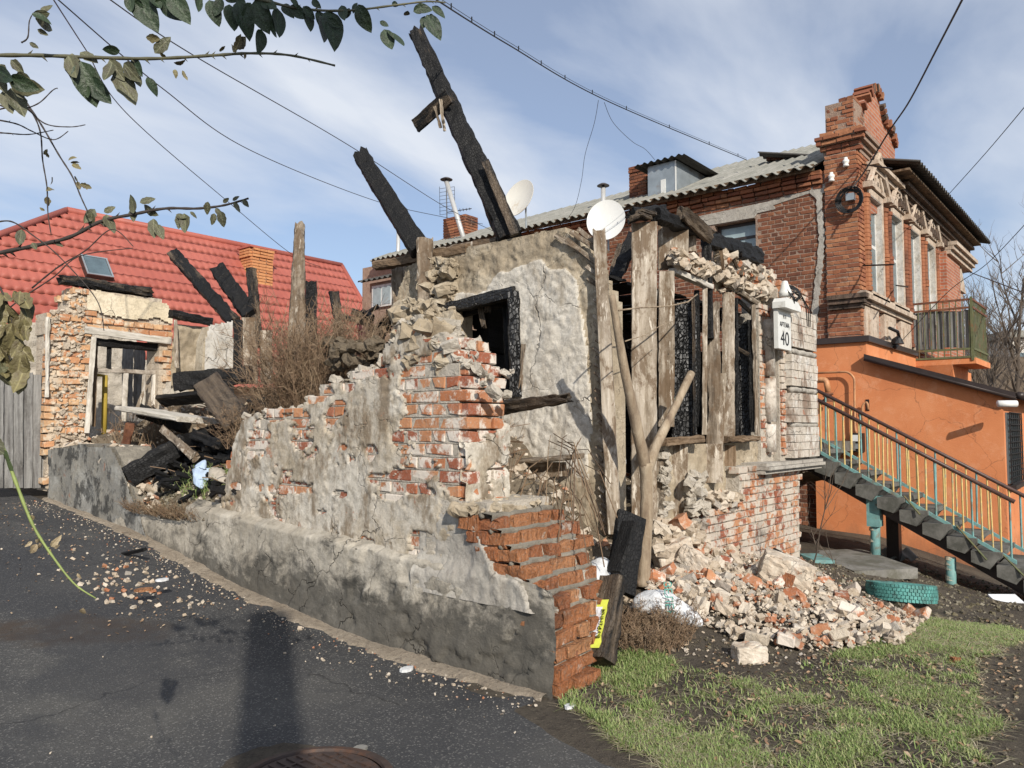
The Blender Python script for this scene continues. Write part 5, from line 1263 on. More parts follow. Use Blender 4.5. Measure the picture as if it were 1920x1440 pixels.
def on_face(px0, px1, z0_, z1_, mat, name, lift):
    m = MB(); n = 8; V = []; F_ = []
    for i in range(n + 1):
        for k in range(3):
            xx = px0 + (px1 - px0) * k / 2; z = z0_ + (z1_ - z0_) * i / n
            V.append((xx + 0.006 * math.sin(i * 2.3), -0.065 - lift - 0.004 * math.sin(i * 1.9 + k), z))
    for i in range(n):
        for k in range(2): a = i * 3 + k; F_.append((a, a + 1, a + 4, a + 3))
    m.v = V; m.f = F_; m.build(name, mat, T, mw=Mb)
on_face(-0.068, 0.05, 0.05, 0.36, m_yellowpaper, 'notice_sheet', 0.012)
on_face(-0.035, 0.02, 0.12, 0.31, m_whitepaper, 'paper_strip', 0.019)
text3d('notice_print', 'ЗДАМ 050', 0.042, Mb @ Matrix.Translation((-0.042, -0.092, 0.16)) @ Matrix.Rotation(R(90), 4, 'X') @ Matrix.Rotation(R(90), 4, 'Z'), m_black, T)
text3d('notice_print', 'БУРІННЯ', 0.042, Mb @ Matrix.Translation((0.032, -0.086, 0.2)) @ Matrix.Rotation(R(90), 4, 'X') @ Matrix.Rotation(R(90), 4, 'Z'), m_black, T)
def cloth(name, pts, mat, seed, amp=0.03, thick=0.05, sub=5):
    """a crumpled bag: lumpy ellipsoids merged along a path"""
    r = random.Random(seed); bm = bmesh.new()
    n = len(pts); P = [Vector(p[:3]) for p in pts]; rd = [p[3] for p in pts]
    tot = 26; ring = 28; V = []
    for i in range(tot + 1):
        t = i / tot * (n - 1); k = min(n - 2, int(t)); f = t - k
        c_ = P[k].lerp(P[k + 1], f); rr = rd[k] + (rd[k + 1] - rd[k]) * f
        d = (P[k + 1] - P[k]).normalized(); a_ = UPZ.cross(d).normalized(); b_ = d.cross(a_)
        end = math.sqrt(max(0.0, 1 - (abs(2 * i / tot - 1)) ** 6)) if True else 1
        for j in range(ring):
            an = 2 * math.pi * j / ring
            fl = 0.55 if math.sin(an) < 0 else 0.8
            q = rr * (0.08 + 0.92 * end) * (1 + amp * 14 * (float(fbm(math.cos(an) * 2.2 + seed, math.sin(an) * 2.2, t * 1.9, seed, 4, 0.6)) - 0.5))
            V.append(c_ + a_ * (q * math.cos(an)) + b_ * (q * math.sin(an) * fl))
    F_ = []
    for i in range(tot):
        for j in range(ring): a = i * ring + j; b = i * ring + (j + 1) % ring; F_.append((a, b, b + ring, a + ring))
    F_.append(tuple(range(ring - 1, -1, -1))); F_.append(tuple(tot * ring + j for j in range(ring)))
    m = MB(); m.v = [tuple(v) for v in V]; m.f = F_
    return m
def gp(px_, py_, dz=0.0): p = onG(px_, py_); p = p.copy(); p.z += dz; return p
a = gp(1185, 1160, .10); b = gp(1240, 1165, .11); c = gp(1290, 1178, .07); d = gp(1318, 1183, .04)
T = thing('white_sack', 'long crumpled white woven sack with teal letters lying on the rubble edge', 'sack', tuple(a))
cloth('s', [(*a, .11), (*b, .14), (*c, .10), (*d, .045)], m_bag, 3).build('sack', m_bag, T, smooth=True)
mid = b.lerp(c, 0.35); n_ = (CP - mid).normalized()
dr = (c - b).normalized(); upv = n_.cross(dr).normalized() * 1.0
if upv.z < 0: upv = -upv
Mt = Matrix((dr, upv, dr.cross(upv))).transposed().to_4x4()
text3d('sack_print', 'ЗЕЛЕНЬ', 0.075, Matrix.Translation(mid + dr.cross(upv) * 0.135 + upv * 0.035) @ Mt @ Matrix.Rotation(R(-62), 4, 'Z'), m_tealprint, T, ext=0.003)
e = at(1112, 1085, ('Y', 3.0)); f = at(1128, 1060, ('Y', 3.05))
T = cloth('s', [(*at(1108, 1098, ('Y', 2.98)), .06), (*e, .09), (*f, .08), (*at(1130, 1045, ('Y', 3.06)), .04)], m_bag, 8).build('plastic_bag', m_bag, None, smooth=True); tag(T, 'knotted white plastic bag between the raking bricks and the charred board', 'bag')
T = cloth('s', [(*at(1165, 850, ('Y', YS + 0.2)), .03), (*at(1163, 866, ('Y', YS + 0.2)), .06), (*at(1168, 884, ('Y', YS + 0.2)), .02)], m_bag, 18).build('plastic_bag', m_bag, None, smooth=True); tag(T, 'small torn white plastic bag in the dark gap beside the corner post', 'bag')
T = cloth('s', [(*at(385, 862, ('X', 3.75)), .03), (*at(378, 880, ('X', 3.72)), .085), (*at(376, 905, ('X', 3.68)), .06), (*at(378, 916, ('X', 3.66)), .02)], m_bluecloth, 28, 0.045).build('plastic_bag', m_bluecloth, None, smooth=True); tag(T, 'crumpled pale blue plastic bag on the debris slope', 'bag')
T = cloth('s', [(*at(398, 880, ('X', 3.72)), .04), (*at(408, 892, ('X', 3.7)), .08), (*at(425, 905, ('X', 3.68)), .03)], m_beigecloth, 38, 0.05).build('rag', m_beigecloth, None, smooth=True); tag(T, 'dirty beige rag beside the pale blue plastic bag', 'rag')

# ------------------------------------------------------------------ burnt timbers and posts on the mound, left
def tb(name, a, b, X, w_, th, mat, label, cat='beam', Xb=None, **k):
    o = bP(name, a, b, ('X', X), w_, th, mat, None, sb=('X', Xb if Xb else X), **k); tag(o, label, cat); return o
tb('burnt_rafter', (440, 605), (322, 472), 6.2, 22, 0.15, m_char_b, 'long slanting charred rafter, leftmost of those rising before the red roof', 'rafter', rough=0.02, jag1=0.15)
tb('burnt_rafter', (470, 592), (406, 502), 6.4, 28, 0.16, m_char, 'short thick charred rafter right of the long slanting one', 'rafter', rough=0.02, jag1=0.12)
tb('burnt_post', (484, 650), (470, 498), 6.5, 18, 0.14, m_char_b, 'leaning scorched post just right of the short charred rafter', 'post', rough=0.02, jag1=0.15)
tb('burnt_post', (555, 690), (562, 412), 6.5, 26, 0.18, m_wood, 'tallest silver grey post standing in the dry weeds', 'post', rough=0.016, jag1=0.12, taper0=1.35, taper1=0.65)
tb('burnt_post', (585, 680), (583, 524), 6.9, 20, 0.15, m_char, 'black stump post just right of the tallest grey post', 'post', rough=0.018, jag1=0.1)
tb('burnt_post', (634, 680), (626, 542), 7.0, 17, 0.14, m_char_b, 'curved dark post, rightmost of those in the dry weeds', 'post', rough=0.02, jag1=0.1, bow=0.03)
tb('charred_beam', (103, 523), (296, 552), 0, 17, 0.14, m_char, '', rough=0.02) if False else None
o = bP('charred_beam', (104, 522), (296, 552), ('Y', YE + 0.05), 17, 0.16, m_char_b, rough=0.022, jag0=0.1, jag1=0.2); tag(o, 'burnt beam lying on top of the cream end wall at the left', 'beam')
tb('charred_beam', (332, 716), (470, 702), 4.6, 34, 0.26, m_char, 'thick black beam jutting over the debris left of the weeds', Xb=5.2, rough=0.02, taper1=0.9)
tb('charred_beam', (234, 898), (352, 828), 3.45, 38, 0.22, m_char, 'thick charred beam sliding down the debris slope toward the road', Xb=4.0, rough=0.02, jag0=0.06, jag1=0.06)
tb('charred_beam', (262, 905), (318, 890), 3.72, 17, 0.08, m_wood_grey, 'short mossy board under the thick charred beam', Xb=3.8, rough=0.01)
tb('charred_beam', (305, 805), (368, 860), 3.85, 15, 0.08, m_wood, 'pale broken root like timber lying on the charred beam', rough=0.012, jag1=0.05, taper0=0.8)
tb('charred_beam', (268, 772), (350, 800), 4.3, 24, 0.2, m_char, 'black timber end under the white panel board', Xb=4.6, rough=0.02)
tb('board', (255, 768), (372, 788), 4.2, 10, 0.5, m_wood_white, 'white painted panel board lying flat on the debris', 'board', rough=0.004, roll=R(8))
tb('board', (300, 752), (400, 742), 4.5, 28, 0.06, m_char_b, 'mossy dark board sloping behind the white panel board', 'board', Xb=4.8, rough=0.008, roll=R(50))
tb('board', (385, 712), (445, 790), 4.2, 52, 0.04, m_char_g, 'wide rough dark sheet leaning against the end of the plastered wall', 'board', Xb=4.0, rough=0.012)
tb('charred_beam', (350, 830), (440, 800), 4.1, 30, 0.2, m_char, 'charred beam deep in the dark hollow beside the wall end', Xb=4.7, rough=0.02)
tb('charred_beam', (340, 850), (440, 880), 4.0, 22, 0.15, m_char, 'low charred timber in the hollow above the blue bag', Xb=4.1, rough=0.02)
tb('charred_beam', (365, 815), (420, 838), 4.1, 18, 0.1, m_char_b, 'scorched board end in the dark hollow', rough=0.015)
tb('rusty_stump', (236, 835), (244, 795), 3.95, 14, 0.08, m_rust, 'rusty brown metal stump standing in the debris', 'stump', rough=0.015)
o = bP('charred_beam', (225, 1040), (272, 1030), ('X', 3.1), 6, 0.03, m_char, rough=0.004); tag(o, 'thin black charred lath lying on the asphalt near the wall', 'lath')
# beam over the passage + interior white wall
o = bP('charred_beam', (320, 588), (395, 604), ('Y', 9.6), 14, 0.12, m_char_b, rough=0.015); tag(o, 'blackened lintel beam between the end wall and the white plaster remnant', 'beam')
T = thing('interior_wall', 'remnant of an interior wall with smooth white plaster beside the burnt post', 'wall', tuple(at(420, 690, ('Y', 8.9))))
def f_int(x, z): return np.where(inpoly(x, z, pY([(375, 720), (382, 640), (392, 608), (438, 600), (440, 700), (440, 740)], 8.9)), 0.03 * (fbm(x * 3, z * 3, 0, 151, 4) - 0.5), np.nan)
sheet('plaster_face', 'Y', 8.9, -1, 4.8, 7.2, 1.4, 3.4, 0.02, f_int, m_whiteplaster, T)
m = MB(); IW = pY([(378, 740), (384, 640), (394, 612), (436, 604), (438, 740)], 8.9); m.prism(IW, 'Y', 8.93, 9.1); m.build('core', m_mud, T)
def f_int2(x, z): return np.where(inpoly(x, z, pY([(320, 730), (322, 605), (385, 612), (383, 740)], 9.7)), 0.22 * (fbm(x * 4, z * 4, 0, 152, 5, 0.6) - 0.5), np.nan)
sheet('rubble_face', 'Y', 9.7, -1, 4.5, 7.2, 1.2, 3.4, 0.025, f_int2, m_mud, T)
bP('stud', (448, 720), (446, 600), ('Y', 8.7), 16, 0.12, m_char, T, rough=0.015); bP('stud', (470, 720), (466, 596), ('Y', 8.8), 24, 0.12, m_wood_pale, T, rough=0.015); bP('stud', (500, 720), (498, 620), ('Y', 8.9), 20, 0.12, m_wood_pale, T, rough=0.015)
bP('stud', (332, 690), (329, 600), ('Y', 9.5), 6, 0.05, m_wood, T, rough=0.008)
# jumble of burnt sticks behind the top of the front wall
r_ = random.Random(23)
TJ = thing('burnt_sticks', 'heap of charred sticks behind the weeds below the left window of the house', 'sticks', (6.2, 6.8, 1.9))
for i in range(26):
    p = at(r_.uniform(655, 745), r_.uniform(590, 690), ('X', 6.0 + r_.uniform(-0.3, 0.5)))
    q = p + Vector((r_.uniform(-0.4, 0.4), r_.uniform(-0.5, 0.5), r_.uniform(-0.1, 0.35)))
    beam('stick', p, q, r_.uniform(0.03, 0.08), 0.04, r_.choice([m_char, m_char, m_char_b, m_wood_brown]), TJ, rough=0.01, jag1=0.05)
pts = []; sz = []
for i in range(160): pts.append(at(r_.uniform(610, 760), r_.uniform(640, 700), ('X', XW + r_.uniform(0.3, 1.2)))); sz.append(r_.uniform(0.04, 0.12))
scatter_stuff('debris_lumps', pts, sz, m_debris, None, 26, src=CH)
r_ = random.Random(31); V = []; m = MB()
for i in range(600):
    y = r_.uniform(6.1, 9.0); x = r_.uniform(3.66, 5.2); z = float(mound(x, y)) + rimz(x, y) + r_.uniform(0.0, 0.05); a = r_.uniform(0, 6.28); l = r_.uniform(0.06, 0.28); d = Vector((math.cos(a), math.sin(a), r_.uniform(-0.5, 0.5))).normalized(); b = d.orthogonal().normalized()
    m.obox(Vector((x, y, z)), d * l, b * r_.uniform(0.01, 0.035), d.cross(b) * r_.uniform(0.005, 0.02))
tag(m.build('charred_scraps', m_char_k), None, kind='stuff')
# small sticks littering the mound
r_ = random.Random(29)
TS = []
m = MB()
for i in range(420):
    x = r_.uniform(3.65, 5.4); y = r_.uniform(3.0, 9.7)
    if (y < 6 and x < 4.0): continue
    z = float(mound(x, y)) + 0.03; a = r_.uniform(0, 6.28); l = r_.uniform(0.08, 0.35)
    d = Vector((math.cos(a) * l, math.sin(a) * l, r_.uniform(-0.08, 0.12))); m.tube([Vector((x, y, z)), Vector((x, y, z)) + d * 0.5 + Vector((0, 0, 0.015)), Vector((x, y, z)) + d], r_.uniform(0.003, 0.009), 4)
tag(m.build('stick_litter', m_dry), None, kind='stuff')
# ------------------------------------------------------------------ TWO STOREY BRICK HOUSE (side wall plane X=XH, street facade plane Y=YH)
T = thing('brick_house', 'two storey red brick house with ornate street gables, cracked side wall and corrugated roof', 'house', (XH, YH, -1))
EZ = at(1545, 322, ('X', XH)).z       # eave height
YPI = at(1547, 400, ('X', XH)).y      # inner edge of the corner pier
XE = 23.4                             # far end of the street facade
swx0, swx1 = at(1340, 450, ('X', XH)).y, at(1417, 450, ('X', XH)).y
swz0, swz1 = at(1380, 500, ('X', XH)).z, at(1400, 412, ('X', XH)).z
m = MB()
m.box((XH + 0.006, YH + 0.27, -1.2), (XE, swx1, EZ - 0.02)); m.box((XH + 0.006, swx0, -1.2), (XE, 17.0, EZ - 0.02))
m.box((XH + 0.006, swx1 - 0.001, -1.2), (XE, swx0 + 0.001, swz0)); m.box((XH + 0.006, swx1 - 0.001, swz1), (XE, swx0 + 0.001, EZ - 0.021)); m.box((XH + 0.5, swx1 - 0.002, swz0), (XE, swx0 + 0.002, swz1))
t = NT('brick_core'); bt = t.n('ShaderNodeTexBrick'); p = t.co('P'); 
mpb = t.n('ShaderNodeMapping'); t.l(p, mpb.inputs[0]); 
sp = t.n('ShaderNodeSeparateXYZ'); t.l(p, sp.inputs[0]); cb_ = t.n('ShaderNodeCombineXYZ'); t.l(t.math('ADD', sp.outputs[0], sp.outputs[1]), cb_.inputs[0]); t.l(sp.outputs[2], cb_.inputs[1])
t.l(cb_.outputs[0], bt.inputs['Vector']); bt.inputs['Scale'].default_value = 1; bt.inputs['Brick Width'].default_value = 0.26; bt.inputs['Row Height'].default_value = 0.078; bt.inputs['Mortar Size'].default_value = 0.009
bt.inputs['Color1'].default_value = (0.34, 0.11, 0.06, 1); bt.inputs['Color2'].default_value = (0.44, 0.18, 0.10, 1); bt.inputs['Mortar'].default_value = (0.36, 0.29, 0.24, 1)
c = t.mix(t.ramp(t.noise(p, 3, 6, 0.7), [(0.45, 0.0), (0.75, 0.6)]), bt.outputs['Color'], (0.16, 0.08, 0.055)); m_core = t.fin(c, 0.9, bt.outputs['Fac'], -0.6, 0.01, 0.2)
m.build('wall', m_mortar_red, T)
B = Bricks(T, m_brick_house, 0.25, 0.1, 0.066, 'X', key='house', jit=0.004)
region = [(YPI, -0.6), (11.5, 1.0), (11.5, EZ), (YPI, EZ)]
def inH(y, z):
    return bool(inpoly(np.array([y]), np.array([z]), region)[0]) and not (swx1 - 0.08 < y < swx0 + 0.3 and swz0 - 0.1 < z < swz1 + 0.12) and z < EZ - 0.32
courses(B, XH + 0.05, YPI, 11.5, -0.6, EZ, 0.078, 0.26, inH, jit=0.004, seed=31, tilt=0.006, offfn=lambda y, z: 0.0)
B.finish(290)
# corner pier with its own orange bricks
TW = thing('corner_pier', 'tall orange brick corner pier and stepped parapet gable of the two storey house', 'pier', (XH, YH, EZ - 2))
B = Bricks(TW, m_brick_tower, 0.25, 0.1, 0.066, 'X', key='pier', jit=0.006)
PT = at(1590, 182, ('X', XH)).z
zc1 = at(1590, 245, ('X', XH)).z; zc0 = at(1590, 285, ('X', XH)).z   # corbel band
zb = at(1570, 640, ('X', XH)).z
y0, y1 = YH - 0.02, YPI
m = MB(); m.box((XH - 0.043, y0 + 0.008, zb), (XH + 0.7, y1 - 0.02, zc0)); m.box((XH + 0.008, y0 + 0.035, zc0), (XH + 0.66, y1 - 0.04, PT - 0.05)); 
courses(B, XH - 0.05 + 0.05, y0, y1 - 0.02, zb, zc0, 0.078, 0.2133, lambda y, z: True, jit=0.004, seed=41, tilt=0.005)
courses(B, XH - 0.0 + 0.05, y0 + 0.04, y1 - 0.06, zc1, PT, 0.078, 0.26, lambda y, z: not (z > PT - 0.08 and y > y1 - 0.3), jit=0.012, seed=42, tilt=0.03)
for k, (dz, pr) in enumerate(((0.0, 0.05), (0.08, 0.09), (0.16, 0.16), (0.24, 0.2), (0.32, 0.12))):
    if zc0 + dz > zc1 + 0.1: break
    m.box((XH - pr + 0.03, y0 - pr + 0.03, zc0 + dz), (XH + 0.7 + pr, y1 + pr * 0.5 - 0.03, zc0 + dz + 0.072))
    courses(B, XH - pr + 0.05, y0 - pr, y1 + pr * 0.5, zc0 + dz, zc0 + dz + 0.07, 0.078, 0.13 if k in (0, ) else 0.26, (lambda y, z: int((y - y0) / 0.13) % 2 == 0) if k == 0 else (lambda y, z: True), jit=0.01, seed=43 + k, tilt=0.02)
m.build('mortar_core', m_mortar_red, TW)
B2 = Bricks(TW, m_brick_tower, 0.25, 0.1, 0.066, 'Y', key='pierf', jit=0.006)
courses(B2, YH - 0.04 + 0.05, XH - 0.03, XH + 0.7, zb, zc0, 0.078, 0.24, lambda x, z: True, jit=0.004, seed=51)
courses(B2, YH + 0.02 + 0.05, XH + 0.02, XH + 0.66, zc1, PT, 0.078, 0.22, lambda x, z: True, jit=0.01, seed=52)
B.finish(250); B2.finish(200)
# stepped gable of the street parapet (plane Y=YH), bricks
GP = pY([(1617, 330), (1617, 200), (1630, 168), (1642, 165), (1650, 185), (1657, 225), (1668, 240), (1680, 275), (1680, 400), (1617, 400)], YH)
m = MB(); GP2 = GP; m.prism(GP2, 'Y', YH + 0.02, YH + 0.28); m.build('gable', m_core, TW)
GPo = [GP[i] for i in range(1, 8)]
rg_ = random.Random(4)
for (xa, za), (xb, zb_) in zip(GPo[:-1], GPo[1:]):
    L_ = math.hypot(xb - xa, zb_ - za); n_ = max(1, int(L_ / 0.09)); an = math.atan2(zb_ - za, xb - xa)
    for i in range(n_):
        if rg_.random() < 0.12: continue
        t_ = (i + 0.5) / n_; m = MB(); c_ = Vector((xa + (xb - xa) * t_, YH + 0.08, za + (zb_ - za) * t_)); ax = Vector((math.cos(an), 0, math.sin(an))); az = Vector((-math.sin(an), 0, math.cos(an)))
        m.obox(c_ + az * rg_.uniform(-0.02, 0.03), ax * 0.036, Vector((0, 0.15 + rg_.uniform(-0.03, 0.02), 0)), az * 0.075); m.build('coping_brick', rg_.choice([m_brick_tower, m_trim_dark]), TW)
m = MB()
zg = zc0
for k, (dz, pr) in enumerate(((0.0, 0.08), (0.09, 0.15), (0.18, 0.24))): m.box((XH + 0.5, YH - pr, zg - 0.32 + dz), (16.2, YH + 0.05, zg - 0.32 + dz + 0.07))
for i in range(14): m.box((XH + 0.5 + i * 0.15, YH - 0.1, zg - 0.42), (XH + 0.57 + i * 0.15, YH + 0.05, zg - 0.34))
m.build('cornice', m_trim, TW)
# cornice under the side eave: three stepped courses
B = Bricks(T, m_brick_tower, 0.25, 0.12, 0.066, 'X', key='eavec', jit=0.008)
for k, (dz, pr) in enumerate(((-0.30, 0.02), (-0.22, 0.07), (-0.14, 0.11), (-0.06, 0.10))):
    courses(B, XH - pr + 0.05, YPI + 0.02, 15.5, EZ + dz, EZ + dz + 0.07, 0.078, 0.26, lambda y, z: True, jit=0.006, seed=61 + k)
B.finish(150)
# cement lintel band and the repaired crack
def ycol(px_, py_): q = at(px_, py_, ('X', XH)); return (q.y, q.z)
def patch(name, px_list, mat, out=0.035, parent=T, plane=('X', XH)):
    P = [at(x, y, plane) for x, y in px_list]
    if plane[0] == 'X':
        P2 = [(p.y, p.z) for p in P]; m = MB(); m.prism(P2, 'X', plane[1] - out, plane[1] + 0.02)
    else:
        P2 = [(p.x, p.z) for p in P]; m = MB(); m.prism(P2, 'Y', plane[1] - out, plane[1] + 0.02)
    return m.build(name, mat, parent)
r_ = random.Random(9)
cx = [(1535, 362), (1537, 400), (1541, 440), (1539, 480), (1534, 520), (1530, 560), (1527, 600), (1523, 650), (1517, 700)]
L_ = []; Rr = []
for i in range(len(cx) - 1):
    for k in range(9):
        t_ = k / 9; x = cx[i][0] + (cx[i + 1][0] - cx[i][0]) * t_; y = cx[i][1] + (cx[i + 1][1] - cx[i][1]) * t_
        L_.append((x - 5.5 + r_.uniform(-1.6, 1.6), y)); Rr.append((x + 5.5 + r_.uniform(-1.8, 1.8), y))
m = MB()
for i in range(len(L_) - 1):
    q = [at(*L_[i], ('X', XH - 0.022)), at(*Rr[i], ('X', XH - 0.022)), at(*Rr[i + 1], ('X', XH - 0.022)), at(*L_[i + 1], ('X', XH - 0.022))]
    n = len(m.v); m.v.extend([tuple(p) for p in q]); m.v.extend([tuple(p + Vector((0.05, 0, 0))) for p in q])
    m.f.extend([(n, n + 1, n + 2, n + 3), (n, n + 4, n + 5, n + 1), (n + 3, n + 2, n + 6, n + 7), (n + 1, n + 5, n + 6, n + 2), (n, n + 3, n + 7, n + 4)])
m.build('filled_crack', m_cement, T)
patch('cement_patch', [(1520, 352), (1545, 345), (1590, 340), (1570, 352), (1545, 362), (1530, 372), (1518, 362)], m_cement, 0.02)
patch('cement_band', [(1300, 408), (1440, 378), (1520, 355), (1520, 362), (1450, 385), (1455, 392), (1420, 400), (1415, 408), (1310, 426)], m_cement, 0.012)
B = Bricks(T, m_brick_tower, 0.25, 0.1, 0.06, 'X', key='relv', jit=0.008)
# side window
m = MB()
fr = 0.06
m.box((XH + 0.16, swx1, swz0), (XH + 0.22, swx1 + fr, swz1)); m.box((XH + 0.16, swx0 - fr, swz0), (XH + 0.22, swx0, swz1)); m.box((XH + 0.161, swx1 + fr, swz1 - fr), (XH + 0.219, swx0 - fr, swz1)); m.box((XH + 0.161, swx1 + fr, swz0), (XH + 0.219, swx0 - fr, swz0 + fr)); m.box((XH + 0.165, swx1 + fr, swz1 - 0.32), (XH + 0.215, swx0 - fr, swz1 - 0.27)); m.box((XH+0.165, (swx0+swx1)/2 - .02, swz0+fr), (XH+0.215, (swx0+swx1)/2+.02, swz1-0.32))
wfr = m.build('window_frame', m_darkmetal, T)
m = MB(); m.box((XH + 0.185, swx1 + 0.02, swz0 + 0.02), (XH + 0.195, swx0 - 0.02, swz1 - 0.02)); m.build('pane', m_bluegrey, wfr)
# roof: corrugated sheets, side slope facing -X, ridge inside
def corrugated(name, o, ud, vd, un, vn_, period, amp, mat, parent, nv=3, du=0.05, edge_rag=0.0, thick=0.012, seed=0, hip=None):
    """sheet spanning un metres along ud (waves across ud) and vn_ metres along vd"""
    o = np.array(o, float); ud = np.array(ud, float); vd = np.array(vd, float); nn = np.cross(ud, vd); nn /= np.linalg.norm(nn)
    us = np.arange(0, un + du, du); vs_ = np.linspace(0, 1, nv)
    Ug, Vg = np.meshgrid(us, vs_, indexing='ij'); rag = edge_rag * (vn(np.floor(us / 1.0) + seed, 0.5, 0, 7) - 0.5)[:, None] * (1 - Vg)
    H_ = amp * np.sin(2 * np.pi * Ug / period) + 0.012 * (vn(np.floor(us), 3.3, 0, 9)[:, None])
    if hip: Vg = Vg * np.interp(Ug, hip[0], hip[1])
    P = o + ud * Ug[..., None] + vd * (Vg * vn_ + rag)[..., None] + nn * H_[..., None]
    P2 = P - nn * thick
    a = gridmesh(name, P); b = gridmesh(name, P2[::-1])
    bm = bmesh.new(); bm.from_mesh(a); bm.from_mesh(b); 
    me = bpy.data.meshes.new(name); bm.to_mesh(me); bm.free(); me.shade_smooth(); me.materials.append(mat)
    return link(name, me, None, parent)
rp = R(24); OV = 0.35
ex = XH - OV; ez = EZ + 0.03
corrugated('roof_sheet', (ex, YPI + 0.05, ez), (0, 1, 0), (math.cos(rp), 0, math.sin(rp)), 11.9, 5.0, 0.2, 0.032, m_slate, T, 6, 0.025, 0.10, hip=((0, 3.2, 11.9), (1, 1, 0.12)))
corrugated('roof_sheet', (ex + 5.0 * math.cos(rp) + 4.9 * math.cos(rp), YPI + 0.05, ez), (0, 1, 0), (-math.cos(rp), 0, math.sin(rp)), 3.2, 4.9, 0.2, 0.03, m_slate, T, 4, 0.05)
# eave board and rafters tails
m = MB(); m.box((ex + 0.10, YPI + 0.1, EZ - 0.02), (ex + 0.14, 16.3, EZ + 0.10)); m.build('eave_board', m_wood_brown, T)
# street slope with long overhang
fz = at(1690, 300, ('Y', YH - 0.65)).z
corrugated('roof_sheet', (15.6, YH - 0.62, EZ + 0.42), (1, 0, 0), (0, math.cos(R(16)), math.sin(R(16))), XE - 15.2, 3.2, 0.2, 0.035, m_slate_dark, T, 6, 0.03, 0.0)
m = MB(); m.box((15.6, YH - 0.45, EZ + 0.30), (XE, YH + 0.1, EZ + 0.34)); m.build('soffit', m_wood_brown, T)
# ridge scraps
for a, b in [((1440, 300), (1488, 294)), ((1470, 300), (1530, 303)), ((1455, 298), (1470, 305))]:
    bP('ridge_tile', a, b, ('X', XH + 2.2), 8, 0.2, m_rust, T, rough=0.01)
# dormer box of zinc sheet
dz0 = at(1215, 376, ('X', XH + 0.4)); dz1 = at(1268, 300, ('X', XH + 0.4)); ya, yb = dz1.y, dz0.y
TD = thing('dormer', 'boxy zinc sheet roof dormer above the corrugated eave', 'dormer', (XH + 0.4, (ya + yb) / 2, dz0.z))
m = MB(); m.box((XH + 0.4, ya, EZ + 0.2), (XH + 2.6, yb, dz1.z)); m.build('box', m_metal, TD)
corrugated('sheet_roof', (XH + 0.25, ya - 0.25, dz1.z + 0.03), (0, 1, 0), (1, 0, 0.0), yb - ya + 0.5, 2.6, 0.16, 0.025, m_slate_dark, TD, 3, 0.03)
m = MB(); m.box((XH + 0.385, ya + 0.25, EZ + 0.2), (XH + 0.4, ya + 0.36, dz1.z - 0.35)); m.box((XH + 0.385, ya, EZ + 0.2), (XH + 0.399, ya + 0.03, dz1.z)); m.build('strap', m_signwhite, TD)
def chimney(label, px0, px1, pyt, pyb, X, mat, dpt=0.5, cap=True, zdown=0.6, name='chimney'):
    a = at(px0, pyt, ('X', X)); b = at(px1, pyb, ('X', X)); y1_, y0_ = max(a.y, b.y), min(a.y, b.y); zt = at((px0 + px1) / 2, pyt, ('X', X)).z; zb_ = at((px0 + px1) / 2, pyb, ('X', X)).z - zdown
    TC = thing(name, label, 'chimney', (X, (y0_ + y1_) / 2, zb_))
    m = MB(); m.box((X + 0.01, y0_ + 0.01, zb_), (X + dpt, y1_ - 0.01, zt - 0.02)); m.build('core', m_mortar_red, TC)
    Bx = Bricks(TC, mat, (y1_ - y0_) / 2 - 0.012, 0.1, 0.062, 'X', key='ch', n=4); w_ = (y1_ - y0_) / 2
    z = zb_; k = 0
    while z < zt - 0.03:
        of = 0.0; ls = [w_, w_] if k % 2 else [w_ / 2, w_, w_ / 2]; y = y0_
        for l_ in ls:
            Bx.add((X + 0.04 - (0.03 if cap and z > zt - 0.22 else 0), y + l_ / 2, z + 0.035), l_ < w_ * 0.9, 0, 0, 1.0); y += l_
        z += 0.075; k += 1
    Bx.finish(80)
    Bx = Bricks(TC, mat, dpt / 2 - 0.012, 0.1, 0.062, 'Y', key='cy', n=3); z = zb_; k = 0
    while z < zt - 0.03:
        for x_ in (X + dpt / 4, X + dpt * 0.75): Bx.add((x_, y0_ + 0.04 - (0.03 if cap and z > zt - 0.22 else 0), z + 0.035), False, 0, 0, 1)
        z += 0.075
    Bx.finish(0)
    return TC
chimney('red brick chimney behind the zinc dormer', 1179, 1212, 308, 360, XH + 0.9, m_brick_house)
# street facade: windows, columns, pediments, belt course, panels
Yf = YH
wins = []
def fz_(px_, py_, dy=0): return at(px_, py_, ('Y', Yf - dy))
WZ1, WZ0 = 5.55, 3.84
zt1 = fz_(1640, 378).z; zb1 = fz_(1652, 560).z
cxs = [14.75, 16.25, 17.75, 19.25]; ww = 0.42
fx = [XH + 0.65] + [v for xc in cxs for v in (xc - ww, xc + ww)] + [XE]
m = MB()
for i in range(0, len(fx), 2): m.box((fx[i], YH + 0.005, 2.6), (fx[i + 1], YH + 0.275, EZ - 0.03))
for i, xc in enumerate(cxs): m.box((xc - ww - 0.001, YH + 0.006, 2.6), (xc + ww + 0.001, YH + 0.276, zb1 - (0.75 if i == 2 else 0))); m.box((xc - ww - 0.001, YH + 0.006, zt1), (xc + ww + 0.001, YH + 0.276, EZ - 0.031))
m.build('facade_wall', m_core, T)
